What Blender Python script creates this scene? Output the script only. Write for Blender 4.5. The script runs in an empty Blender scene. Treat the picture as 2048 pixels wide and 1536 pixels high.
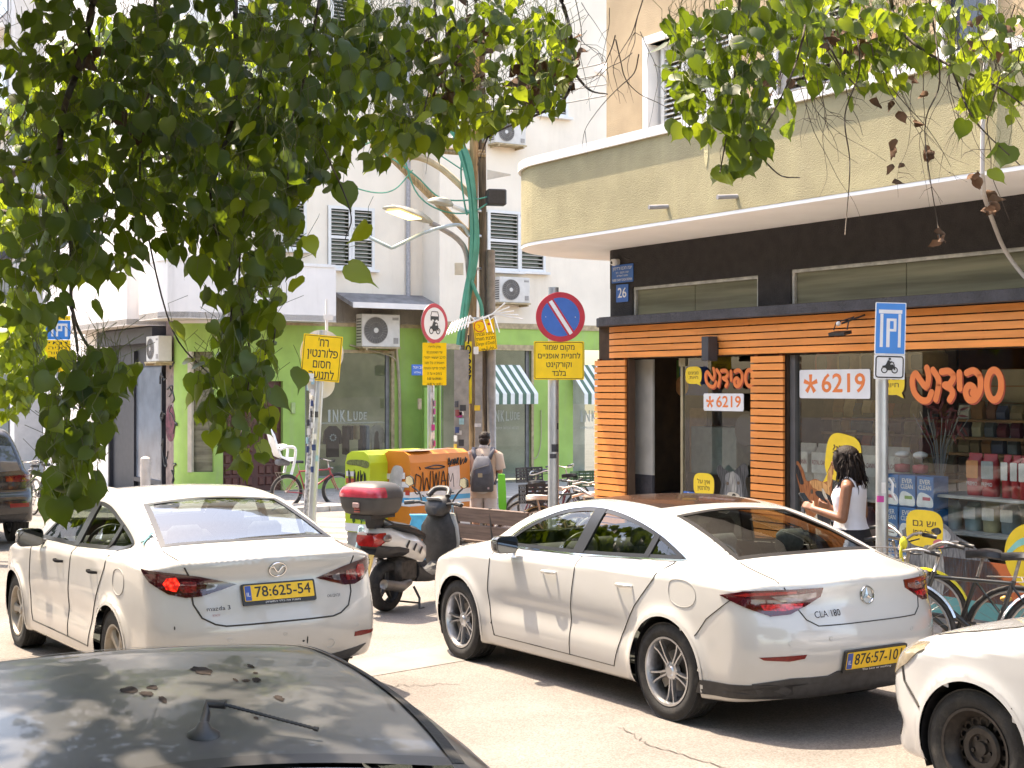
import bpy,bmesh,math,random
import numpy as np
from mathutils import Matrix,Vector,Euler
random.seed(7);np.random.seed(7)
R=math.radians
SC=bpy.context.scene
COL=SC.collection
# camera, light, exposure
FPX,HOR,CAMZ=2850.0,775.0,2.2
cam_d=bpy.data.cameras.new('camera');cam=bpy.data.objects.new('camera',cam_d);COL.objects.link(cam)
cam.location=(0,0,CAMZ);cam.rotation_euler=(R(90)+math.atan(7/2850),0,0)
cam_d.sensor_width=36;cam_d.lens=36*FPX/2048;cam_d.clip_start=.1;cam_d.clip_end=600
SC.camera=cam
SUN_DIR=Vector((-.34,.31,1.0)).normalized()
world=bpy.data.worlds.new('World');SC.world=world;world.use_nodes=True
wn=world.node_tree.nodes;wl=world.node_tree.links
bg=wn['Background'];sky=wn.new('ShaderNodeTexSky');sky.sky_type='NISHITA';sky.sun_disc=False
sky.sun_elevation=math.asin(SUN_DIR.z);sky.sun_rotation=math.atan2(SUN_DIR.x,SUN_DIR.y)
sky.dust_density=2.0;sky.air_density=1.0
wl.new(sky.outputs[0],bg.inputs[0]);bg.inputs[1].default_value=.15
sun_d=bpy.data.lights.new('sun','SUN');sun=bpy.data.objects.new('sun',sun_d);COL.objects.link(sun)
sun_d.energy=2.5;sun_d.angle=R(.55);sun_d.color=(1,.93,.82)
sun.rotation_euler=SUN_DIR.to_track_quat('Z','Y').to_euler()
SC.view_settings.view_transform='Standard';SC.view_settings.look='None'
SC.view_settings.exposure=2.4;SC.view_settings.use_white_balance=True;SC.view_settings.white_balance_temperature=7800;SC.view_settings.white_balance_tint=12;SC.view_settings.gamma=1.0;SC.view_settings.use_curve_mapping=False
SC.render.engine='CYCLES'
SC.cycles.use_denoising=True
SC.cycles.max_bounces=8;SC.cycles.diffuse_bounces=4;SC.cycles.glossy_bounces=4
SC.cycles.transparent_max_bounces=16;SC.cycles.transmission_bounces=6
SC.cycles.caustics_reflective=False;SC.cycles.caustics_refractive=False
SC.cycles.sample_clamp_indirect=6
# place geometry
TH=R(32.5)
U=Vector((math.cos(TH),math.sin(TH),0));V=Vector((-math.sin(TH),math.cos(TH),0));ZZ=Vector((0,0,1))
SLOPE=.0128
def gz(x,y):return -SLOPE*(V.x*x+V.y*y-7.4)
def G(px,py):
 k=(px-1024)/FPX;y=(CAMZ-SLOPE*7.4)/((py-HOR)/FPX-SLOPE*(V.y+V.x*k));return Vector((k*y,y,gz(k*y,y)))
def on(x,y,dz=0):return Vector((x,y,gz(x,y)+dz))
def P(px,py,y):return Vector(((px-1024)/FPX*y,y,CAMZ-(py-HOR)/FPX*y))
def frame(o,x,y):
 x=Vector(x);y=Vector(y);z=x.cross(y)
 return Matrix(((x.x,y.x,z.x,o[0]),(x.y,y.y,z.y,o[1]),(x.z,y.z,z.z,o[2]),(0,0,0,1)))
# materials
MATS={}
def srgb(h):
 h=h.lstrip('#');c=[int(h[i:i+2],16)/255 for i in (0,2,4)]
 return tuple((v/12.92 if v<=.04045 else ((v+.055)/1.055)**2.4) for v in c)
def mat(name,col,rough=.6,metal=0,var=.12,scale=6,bump=0,bscale=60,coat=0,spec=.5,col2=None,detail=4,trans=0,stretch=None,dirt=0,dirtcol=(.12,.1,.08),emit=None,mix=(.35,.65),dstretch=None,rnd=0):
 if name in MATS:return MATS[name]
 if isinstance(col,str):col=srgb(col)
 if isinstance(col2,str):col2=srgb(col2)
 m=bpy.data.materials.new(name);m.use_nodes=True;MATS[name]=m
 n=m.node_tree.nodes;l=m.node_tree.links;b=n['Principled BSDF']
 b.inputs['Roughness'].default_value=rough;b.inputs['Metallic'].default_value=metal
 b.inputs['Coat Weight'].default_value=coat;b.inputs['Coat Roughness'].default_value=.04
 b.inputs['Specular IOR Level'].default_value=spec
 m.diffuse_color=(*col,1)
 tc=n.new('ShaderNodeTexCoord');src=tc.outputs['Object']
 if stretch:
  mp=n.new('ShaderNodeMapping');mp.inputs['Scale'].default_value=stretch;l.new(src,mp.inputs[0]);src=mp.outputs[0]
 out=None
 if var>0 or col2:
  nz=n.new('ShaderNodeTexNoise');nz.inputs['Scale'].default_value=scale;nz.inputs['Detail'].default_value=detail
  l.new(src,nz.inputs['Vector'])
  rp=n.new('ShaderNodeValToRGB');rp.color_ramp.elements[0].position=mix[0];rp.color_ramp.elements[1].position=mix[1]
  a=tuple(max(0,c*(1-var)) for c in col);z=col2 if col2 else tuple(min(1,c*(1+var)) for c in col)
  rp.color_ramp.elements[0].color=(*a,1);rp.color_ramp.elements[1].color=(*z,1)
  l.new(nz.outputs[0],rp.inputs[0]);out=rp.outputs[0]
 if dirt>0:
  nd=n.new('ShaderNodeTexNoise');nd.inputs['Scale'].default_value=scale*.6;nd.inputs['Detail'].default_value=8;nd.inputs['Roughness'].default_value=.7
  dsrc=tc.outputs['Object']
  if dstretch:md=n.new('ShaderNodeMapping');md.inputs['Scale'].default_value=dstretch;l.new(dsrc,md.inputs[0]);dsrc=md.outputs[0]
  l.new(dsrc,nd.inputs['Vector'])
  rd=n.new('ShaderNodeValToRGB');rd.color_ramp.elements[0].position=.52;rd.color_ramp.elements[1].position=.72
  rd.color_ramp.elements[1].color=(dirt,dirt,dirt,1);rd.color_ramp.elements[0].color=(0,0,0,1);l.new(nd.outputs[0],rd.inputs[0])
  mx=n.new('ShaderNodeMixRGB');l.new(rd.outputs[0],mx.inputs[0])
  if out is not None:l.new(out,mx.inputs[1])
  else:mx.inputs[1].default_value=(*col,1)
  mx.inputs[2].default_value=(*dirtcol,1);out=mx.outputs[0]
 if rnd and out is not None:
  oi=n.new('ShaderNodeObjectInfo');rm=n.new('ShaderNodeMapRange');rm.inputs[3].default_value=1-rnd;rm.inputs[4].default_value=1+rnd;l.new(oi.outputs['Random'],rm.inputs[0])
  mr=n.new('ShaderNodeMixRGB');mr.blend_type='MULTIPLY';mr.inputs[0].default_value=1;l.new(out,mr.inputs[1]);l.new(rm.outputs[0],mr.inputs[2]);out=mr.outputs[0]
 if out is not None:l.new(out,b.inputs['Base Color'])
 else:b.inputs['Base Color'].default_value=(*col,1)
 if bump:
  nb=n.new('ShaderNodeTexNoise');nb.inputs['Scale'].default_value=bscale;nb.inputs['Detail'].default_value=5
  l.new(src,nb.inputs['Vector'])
  bp=n.new('ShaderNodeBump');bp.inputs['Strength'].default_value=min(1,bump);bp.inputs['Distance'].default_value=.02
  l.new(nb.outputs[0],bp.inputs['Height']);l.new(bp.outputs[0],b.inputs['Normal'])
 if trans:
  b.inputs['Transmission Weight'].default_value=trans
 if emit:
  b.inputs['Emission Color'].default_value=(*col,1);b.inputs['Emission Strength'].default_value=emit
 return m
def glassmat(name,tint=(.8,.85,.83),gloss=(1,1,1),ior=1.5,rough=.0,base=.0):
 if name in MATS:return MATS[name]
 m=bpy.data.materials.new(name);m.use_nodes=True;MATS[name]=m
 n=m.node_tree.nodes;l=m.node_tree.links;n.clear()
 o=n.new('ShaderNodeOutputMaterial');t=n.new('ShaderNodeBsdfTransparent');g=n.new('ShaderNodeBsdfGlossy');f=n.new('ShaderNodeFresnel');x=n.new('ShaderNodeMixShader')
 t.inputs[0].default_value=(*tint,1);g.inputs[0].default_value=(*gloss,1);g.inputs['Roughness'].default_value=rough;f.inputs[0].default_value=ior
 bf=n.new('ShaderNodeNewGeometry');iv=n.new('ShaderNodeMath');iv.operation='SUBTRACT';iv.inputs[0].default_value=1;l.new(bf.outputs['Backfacing'],iv.inputs[1])
 mu=n.new('ShaderNodeMath');mu.operation='MULTIPLY';l.new(f.outputs[0],mu.inputs[0]);l.new(iv.outputs[0],mu.inputs[1]);fac=mu.outputs[0]
 if base:
  a=n.new('ShaderNodeMath');a.operation='ADD';a.inputs[1].default_value=base;a.use_clamp=True;l.new(f.outputs[0],a.inputs[0]);l.new(a.outputs[0],mu.inputs[0])
 l.new(fac,x.inputs[0]);l.new(t.outputs[0],x.inputs[1]);l.new(g.outputs[0],x.inputs[2]);l.new(x.outputs[0],o.inputs[0])
 return m
def leafmat(name,col,tcol,rough=.38,tw=.55):
 if name in MATS:return MATS[name]
 m=bpy.data.materials.new(name);m.use_nodes=True;MATS[name]=m
 n=m.node_tree.nodes;l=m.node_tree.links;b=n['Principled BSDF'];o=n['Material Output']
 oi=n.new('ShaderNodeObjectInfo');tc=n.new('ShaderNodeTexCoord');nz=n.new('ShaderNodeTexNoise');nz.inputs['Scale'].default_value=4
 ge=n.new('ShaderNodeNewGeometry');l.new(ge.outputs['Position'],nz.inputs['Vector'])
 rp=n.new('ShaderNodeValToRGB');rp.color_ramp.elements[0].position=.35;rp.color_ramp.elements[1].position=.68
 rp.color_ramp.elements[0].color=(*[c*.7 for c in col],1);rp.color_ramp.elements[1].color=(*[c*1.35 for c in col],1)
 l.new(nz.outputs[0],rp.inputs[0]);l.new(rp.outputs[0],b.inputs['Base Color']);b.inputs['Roughness'].default_value=rough
 t=n.new('ShaderNodeBsdfTranslucent');t.inputs[0].default_value=(*tcol,1)
 x=n.new('ShaderNodeMixShader');x.inputs[0].default_value=tw
 l.new(b.outputs[0],x.inputs[1]);l.new(t.outputs[0],x.inputs[2]);l.new(x.outputs[0],o.inputs[0])
 return m
# mesh building
class MB:
 def __init__(s,M=None):
  s.v=[];s.f=[];s.mi=[];s.M=M or Matrix.Identity(4);s.k=0
 def add(s,vs,fs,M=None):
  b=len(s.v);T=s.M@M if M is not None else s.M
  s.v+=[tuple(T@Vector(p)) for p in vs];s.f+=[tuple(b+i for i in f) for f in fs];s.mi+=[s.k]*len(fs);return s
 def box(s,c,d,rot=None,bev=0):
  x,y,z=d[0]/2,d[1]/2,d[2]/2
  T=Matrix.Translation(c)@(Euler(rot).to_matrix().to_4x4() if rot else Matrix.Identity(4))
  if bev<=0:
   return s.add([(i*x,j*y,k*z) for i in (-1,1) for j in (-1,1) for k in (-1,1)],[(0,1,3,2),(4,6,7,5),(0,4,5,1),(2,3,7,6),(0,2,6,4),(1,5,7,3)],T)
  b=min(bev,x*.99,y*.99,z*.99);vs=[];fs=[]
  for (i,j,k) in [(i,j,k) for i in (-1,1) for j in (-1,1) for k in (-1,1)]:
   vs+=[(i*x,j*(y-b),k*(z-b)),(i*(x-b),j*y,k*(z-b)),(i*(x-b),j*(y-b),k*z)]
  def q(i,j,k,a):return 3*(((i+1)//2)*4+((j+1)//2)*2+(k+1)//2)+a
  for i in (-1,1):
   c4=[(i,-1,-1),(i,1,-1),(i,1,1),(i,-1,1)]
   fs.append(tuple(q(*c,0) for c in (c4 if i>0 else c4[::-1])))
   c4=[(-1,i,-1),(-1,i,1),(1,i,1),(1,i,-1)]
   fs.append(tuple(q(*c,1) for c in (c4 if i>0 else c4[::-1])))
   c4=[(-1,-1,i),(1,-1,i),(1,1,i),(-1,1,i)]
   fs.append(tuple(q(*c,2) for c in (c4 if i>0 else c4[::-1])))
  for a in (-1,1):
   for c in (-1,1):
    e=[q(a,c,-1,0),q(a,c,-1,1),q(a,c,1,1),q(a,c,1,0)];fs.append(tuple(e if a*c>0 else e[::-1]))
    e=[q(a,-1,c,0),q(a,1,c,0),q(a,1,c,2),q(a,-1,c,2)];fs.append(tuple(e if a*c>0 else e[::-1]))
    e=[q(-1,a,c,1),q(1,a,c,1),q(1,a,c,2),q(-1,a,c,2)];fs.append(tuple(e if a*c<0 else e[::-1]))
    for d in (-1,1):
     t=[q(a,c,d,0),q(a,c,d,1),q(a,c,d,2)];fs.append(tuple(t if a*c*d>0 else t[::-1]))
  return s.add(vs,fs,T)
 def bx(s,x0,x1,y0,y1,z0,z1,bev=0):return s.box(((x0+x1)/2,(y0+y1)/2,(z0+z1)/2),(abs(x1-x0),abs(y1-y0),abs(z1-z0)),None,bev)
 def tube(s,pts,r,n=8,cap=True,closed=False):
  pts=[Vector(p) for p in pts];m=len(pts)
  rs=r if isinstance(r,(list,tuple)) else [r]*m
  up=None;vs=[]
  for i,p in enumerate(pts):
   if closed:t=pts[(i+1)%m]-pts[i-1]
   else:t=pts[min(i+1,m-1)]-pts[max(i-1,0)]
   t=t.normalized() if t.length>1e-9 else Vector((0,0,1))
   if up is None:up=Vector((0,0,1)) if abs(t.z)<.9 else Vector((1,0,0))
   a=t.cross(up)
   if a.length<1e-6:a=t.orthogonal()
   a.normalize();b=a.cross(t).normalized();up=b
   for k in range(n):
    w=2*math.pi*k/n;vs.append(p+rs[i]*(a*math.cos(w)+b*math.sin(w)))
  fs=[]
  for i in range(m if closed else m-1):
   j=(i+1)%m
   for k in range(n):fs.append((i*n+k,j*n+k,j*n+(k+1)%n,i*n+(k+1)%n)[::-1])
  if cap and not closed:
   fs.append(tuple(range(n)));fs.append(tuple((m-1)*n+k for k in range(n))[::-1])
  return s.add(vs,fs)
 def cyl(s,p0,p1,r0,r1=None,n=12):return s.tube([p0,p1],[r0,r0 if r1 is None else r1],n)
 def lathe(s,prof,n=32,M=None,closed=False):
  vs=[];fs=[];m=len(prof)
  for k in range(n):
   w=2*math.pi*k/n
   for (r,h) in prof:vs.append((r*math.cos(w),r*math.sin(w),h))
  for k in range(n):
   j=(k+1)%n
   for i in range(m if closed else m-1):
    i2=(i+1)%m;fs.append((k*m+i,j*m+i,j*m+i2,k*m+i2))
  return s.add(vs,fs,M)
 def prism(s,poly,z0,z1,M=None):
  n=len(poly);ar=sum(poly[i][0]*poly[(i+1)%n][1]-poly[(i+1)%n][0]*poly[i][1] for i in range(n))
  if ar<0:poly=poly[::-1]
  vs=[(p[0],p[1],z0) for p in poly]+[(p[0],p[1],z1) for p in poly]
  fs=[tuple(range(n))[::-1],tuple(range(n,2*n))]+[(i,(i+1)%n,n+(i+1)%n,n+i) for i in range(n)]
  return s.add(vs,fs,M)
 def ell(s,c,r,nu=14,nv=9,M=None):
  vs=[(0,0,-1)];fs=[]
  for j in range(1,nv):
   t=-math.pi/2+math.pi*j/nv
   for i in range(nu):
    w=2*math.pi*i/nu;vs.append((math.cos(t)*math.cos(w),math.cos(t)*math.sin(w),math.sin(t)))
  vs.append((0,0,1));e=len(vs)-1
  for i in range(nu):
   fs.append((0,1+(i+1)%nu,1+i));fs.append((e,e-nu+i,e-nu+(i+1)%nu))
   for j in range(nv-2):a=1+j*nu;fs.append((a+i,a+(i+1)%nu,a+nu+(i+1)%nu,a+nu+i))
  r=(r,r,r) if not isinstance(r,(tuple,list)) else r
  vs=[(c[0]+v[0]*r[0],c[1]+v[1]*r[1],c[2]+v[2]*r[2]) for v in vs]
  return s.add(vs,fs,M)
 def loft(s,rings,cap=True,closed_ring=True):
  n=len(rings[0]);vs=[p for r in rings for p in r];fs=[]
  for i in range(len(rings)-1):
   for k in range(n if closed_ring else n-1):fs.append((i*n+k,i*n+(k+1)%n,(i+1)*n+(k+1)%n,(i+1)*n+k))
  if cap:fs.append(tuple(range(n))[::-1]);fs.append(tuple((len(rings)-1)*n+k for k in range(n)))
  return s.add(vs,fs)
 def ribbon(s,pts,w,nrm,lift=0):
  pts=[Vector(p) for p in pts];nrm=Vector(nrm);vs=[];fs=[]
  for i,p in enumerate(pts):
   t=(pts[min(i+1,len(pts)-1)]-pts[max(i-1,0)]);a=t.cross(nrm)
   a=a.normalized() if a.length>1e-9 else Vector((1,0,0))
   vs+=[p+a*w/2+nrm*lift,p-a*w/2+nrm*lift]
  for i in range(len(pts)-1):fs.append((2*i,2*i+1,2*i+3,2*i+2)[::-1])
  return s.add(vs,fs)
 def build(s,name,m,parent=None,smooth=False,angle=None):
  me=bpy.data.meshes.new(name);me.from_pydata(s.v,[],s.f)
  ms=m if isinstance(m,(list,tuple)) else [m]
  for q in ms:me.materials.append(q)
  if len(ms)>1:me.polygons.foreach_set('material_index',s.mi)
  if smooth:
   me.polygons.foreach_set('use_smooth',[True]*len(me.polygons))
   if angle:me.set_sharp_from_angle(angle=R(angle))
  me.update()
  o=bpy.data.objects.new(name,me);COL.objects.link(o)
  if parent is not None:o.parent=parent
  return o
def thing(name,label,cat,loc=(0,0,0),rotz=0,group=None):
 o=bpy.data.objects.new(name,None);COL.objects.link(o);o.location=loc;o.rotation_euler=(0,0,rotz)
 o.empty_display_size=.1;o['label']=label;o['category']=cat
 if group:o['group']=group
 return o
def thingM(name,label,cat,M,group=None):
 o=thing(name,label,cat,group=group);o.matrix_world=M;return o
def tag(o,label,cat,group=None):
 o['label']=label;o['category']=cat
 if group:o['group']=group
 return o
def struct(o):o['kind']='structure';return o
def stuff(o):o['kind']='stuff';return o
KIDS={}
def dup(root,label=None,M=None,group=None):
 def cp(o,par):
  c=o.copy();COL.objects.link(c)
  if par is not None:c.parent=par
  for ch in list(o.children):cp(ch,c)
  return c
 r=cp(root,None)
 if label:r['label']=label
 if group:r['group']=group
 if M is not None:r.matrix_world=M
 return r
def inst(o,parent,M=None,loc=None,name=None):
 c=o.copy();COL.objects.link(c);c.parent=parent
 if M is not None:c.matrix_local=M
 elif loc is not None:c.location=loc
 return c
TEXTS=[]
def text(body,size,m,parent,M,name='lettering',width=None,ext=.001,bold=0,align='CENTER',shear=0,ys=1):
 c=bpy.data.curves.new(name,'FONT');c.body=body;c.size=size;c.extrude=ext;c.shear=shear
 c.align_x=align;c.align_y='CENTER';c.resolution_u=3;c.materials.append(m)
 o=bpy.data.objects.new(name,c);COL.objects.link(o);o.parent=parent;o.matrix_local=M
 TEXTS.append((o,width,ys,bold*size));return o
def heb(t):return t[::-1]
def rrect(w,h,r,n=4,cx=0,cy=0):
 pts=[]
 for (sx,sy,a0) in ((1,1,0),(-1,1,90),(-1,-1,180),(1,-1,270)):
  for k in range(n+1):
   a=R(a0+90*k/n);pts.append((cx+sx*(w/2-r)+r*math.cos(a),cy+sy*(h/2-r)+r*math.sin(a)))
 return pts
def circ(r,n=32,cx=0,cy=0):return [(cx+r*math.cos(2*math.pi*k/n),cy+r*math.sin(2*math.pi*k/n)) for k in range(n)]
def crom(pts,n=6,closed=False):
 pts=[np.array(p,float) for p in pts];m=len(pts);out=[]
 rng=range(m if closed else m-1)
 for i in rng:
  p0=pts[i-1] if (closed or i>0) else 2*pts[0]-pts[1]
  p1=pts[i];p2=pts[(i+1)%m]
  p3=pts[(i+2)%m] if (closed or i+2<m) else 2*pts[-1]-pts[-2]
  for k in range(n):
   t=k/n;out.append(.5*((2*p1)+(-p0+p2)*t+(2*p0-5*p1+4*p2-p3)*t*t+(-p0+3*p1-3*p2+p3)*t**3))
 if not closed:out.append(pts[-1])
 return [tuple(p) for p in out]
FLAT=Matrix(((1,0,0,0),(0,0,-1,0),(0,1,0,0),(0,0,0,1)))
def upr(x=0,y=0,z=0):return Matrix.Translation((x,y,z))@FLAT
def fuse(mb,name,m,parent=None,voxel=.008,smooth=4):
 me=bpy.data.meshes.new(name);me.from_pydata(mb.v,[],mb.f);me.update()
 o=bpy.data.objects.new(name,me);COL.objects.link(o)
 md=o.modifiers.new('r','REMESH');md.mode='VOXEL';md.voxel_size=voxel
 sm=o.modifiers.new('s','SMOOTH');sm.factor=.5;sm.iterations=smooth
 bpy.context.view_layer.update()
 me2=bpy.data.meshes.new_from_object(o.evaluated_get(bpy.context.evaluated_depsgraph_get()))
 me2.name=name;o.modifiers.clear();o.data=me2;bpy.data.meshes.remove(me)
 me2.materials.clear();me2.materials.append(m)
 me2.polygons.foreach_set('use_smooth',[True]*len(me2.polygons))
 if parent is not None:o.parent=parent
 return o
def limb(mb,p0,p1,r0,r1,n=10):
 p0=Vector(p0);p1=Vector(p1);mb.tube([p0,p1],[r0,r1],n);mb.ell(p0,r0,n,6);mb.ell(p1,r1,n,6)
M_BLACK=mat('black_plastic',(.022,.022,.024),.45,var=.2,scale=30)
M_RUBBER=mat('rubber',(.02,.02,.021),.8,var=.25,scale=14,bump=.15,bscale=90,dirt=.5,dirtcol=(.09,.08,.07))
M_CHROME=mat('chrome',(.75,.76,.78),.12,1,var=.04)
M_ALU=mat('alloy_metal',(.55,.56,.58),.28,.9,var=.08,dirt=.35,dirtcol=(.18,.16,.14))
M_GALV=mat('galvanised_steel',(.48,.5,.52),.42,.75,var=.14,scale=9,stretch=(1,1,.25),dirt=.35,dirtcol=(.3,.28,.27))
M_WHITE=mat('white_print',(.78,.78,.78),.5,var=.03)
M_PLATE=mat('plate_yellow',(.82,.50,.02),.42,var=.05,scale=20)
M_INK=mat('black_print',(.015,.015,.016),.5,var=0)
M_SIGNY=mat('sign_yellow',(.95,.62,.01),.4,var=.05,scale=8)
M_BLUE=mat('sign_blue',(.03,.13,.45),.4,var=.06,scale=8)
M_RED=mat('sign_red',(.5,.02,.04),.4,var=.06)
M_PLATEBLUE=mat('plate_blue',(.03,.08,.35),.4,var=.03)
# cars: a smooth body from its silhouettes, cut into panels
def paint(name,col,rough=.28,var=.03,dirt=0,coat=.8,dirtcol=(.3,.25,.2),low=0,metal=0):
 m=mat(name,col,rough,metal,var=var,scale=2.5,coat=coat,dirt=dirt,dirtcol=dirtcol)
 n=m.node_tree.nodes;l=m.node_tree.links;b=n['Principled BSDF']
 if low:
  g=n.new('ShaderNodeTexCoord');sp=n.new('ShaderNodeSeparateXYZ');l.new(g.outputs['Object'],sp.inputs[0])
  mr=n.new('ShaderNodeMapRange');mr.inputs[1].default_value=.75;mr.inputs[2].default_value=.15;mr.inputs[3].default_value=0;mr.inputs[4].default_value=low
  l.new(sp.outputs[2],mr.inputs[0])
  nz=n.new('ShaderNodeTexNoise');nz.inputs['Scale'].default_value=7;nz.inputs['Detail'].default_value=6;l.new(g.outputs['Object'],nz.inputs['Vector'])
  mu=n.new('ShaderNodeMath');mu.operation='MULTIPLY';l.new(mr.outputs[0],mu.inputs[0]);l.new(nz.outputs[0],mu.inputs[1])
  mx=n.new('ShaderNodeMixRGB');l.new(mu.outputs[0],mx.inputs[0]);mx.inputs[2].default_value=(.42,.34,.26,1)
  old=b.inputs['Base Color'].links[0].from_socket;l.new(old,mx.inputs[1]);l.new(mx.outputs[0],b.inputs['Base Color'])
 o=n['Material Output'];bf=n.new('ShaderNodeNewGeometry');d=n.new('ShaderNodeBsdfDiffuse');d.inputs[0].default_value=(.03,.03,.032,1)
 x=n.new('ShaderNodeMixShader');l.new(bf.outputs['Backfacing'],x.inputs[0]);l.new(b.outputs[0],x.inputs[1]);l.new(d.outputs[0],x.inputs[2]);l.new(x.outputs[0],o.inputs[0])
 return m
M_CARGLASS=glassmat('car_glass',(.60,.66,.63),base=.03)
M_DARKGLASS=glassmat('dark_car_glass',(.22,.25,.25),base=.04)
M_REARGLASS=glassmat('rear_car_glass',(.5,.56,.56),base=.10)
M_TAIL=mat('tail_lamp_red',(.085,.003,.006),.08,var=.25,scale=18,coat=1)
M_TAILDK=mat('tail_lamp_dark',(.045,.003,.006),.08,var=.1,coat=1)
M_TAILBR=mat('tail_lamp_bright',(.32,.012,.012),.1,var=.2,scale=30,coat=1)
M_BRAKE=mat('brake_lamp_lit',(.8,.02,.012),.2,var=0,emit=.55)
_n=M_BRAKE.node_tree.nodes;_t=_n.new('ShaderNodeTexVoronoi');_t.inputs['Scale'].default_value=38;_c=_n.new('ShaderNodeTexCoord');M_BRAKE.node_tree.links.new(_c.outputs['Object'],_t.inputs['Vector']);_r=_n.new('ShaderNodeMapRange');_r.inputs[1].default_value=.1;_r.inputs[2].default_value=.6;_r.inputs[3].default_value=1.1;_r.inputs[4].default_value=.03;M_BRAKE.node_tree.links.new(_t.outputs['Distance'],_r.inputs[0]);M_BRAKE.node_tree.links.new(_r.outputs[0],_n['Principled BSDF'].inputs['Emission Strength'])
M_LENS=mat('clear_lamp',(.20,.17,.17),.08,.4,var=.35,scale=22,coat=1)
M_SEAM=mat('panel_gap',(.035,.033,.03),.8,var=0)
M_TRIM=mat('window_seal',(.02,.02,.022),.35,var=.1)
M_INT=mat('car_interior',(.045,.043,.042),.75,var=.2,scale=12)
M_SEAT=mat('car_seat_cloth',(.08,.078,.075),.85,var=.25,scale=30)
M_REFL=mat('reflector_red',(.17,.008,.008),.25,var=.15,scale=60)
def table(pts):
 p=crom(sorted(pts),8);a=np.array(p);x=np.maximum.accumulate(a[:,0]+np.arange(len(a))*1e-9)
 return lambda q:np.interp(q,x,a[:,1])
def smax(a,b,k):
 h=np.clip(.5+.5*(a-b)/k,0,1);return a*h+b*(1-h)+k*h*(1-h)
def sstep(a,b,x):
 t=np.clip((x-a)/(b-a),0,1);return t*t*(3-2*t)
def inpoly(px,py,poly):
 r=np.zeros(len(px),bool);n=len(poly)
 for i in range(n):
  x0,y0=poly[i];x1,y1=poly[(i+1)%n]
  if y0==y1:continue
  c=((y0>py)!=(y1>py))&(px<(x1-x0)*(py-y0)/(y1-y0)+x0);r^=c
 return r
def nearpoly(px,py,poly):
 best=np.full(len(px),1e9);bx=px.copy();by=py.copy();n=len(poly)
 for i in range(n):
  x0,y0=poly[i];x1,y1=poly[(i+1)%n];dx,dy=x1-x0,y1-y0;L2=dx*dx+dy*dy
  if L2<1e-12:continue
  t=np.clip(((px-x0)*dx+(py-y0)*dy)/L2,0,1);qx=x0+t*dx;qy=y0+t*dy;d=np.hypot(px-qx,py-qy);m=d<best
  best[m]=d[m];bx[m]=qx[m];by[m]=qy[m]
 return best,bx,by
def shape(pts,n=8):
 pts=list(pts);cs=[i for i,p in enumerate(pts) if len(p)==3]
 if not cs:return crom(pts,n,True)
 out=[];m=len(pts)
 for a,i in enumerate(cs):
  j=cs[(a+1)%len(cs)];seg=[pts[i][:2]];k=i
  while True:
   k=(k+1)%m;seg.append(pts[k][:2])
   if k==j:break
  if len(seg)==2:
   L=math.dist(*seg);q=max(2,int(L/.05));out+=[(seg[0][0]+(seg[1][0]-seg[0][0])*t/q,seg[0][1]+(seg[1][1]-seg[0][1])*t/q) for t in range(q)]
  else:out+=crom(seg,n)[:-1]
 return out
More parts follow.
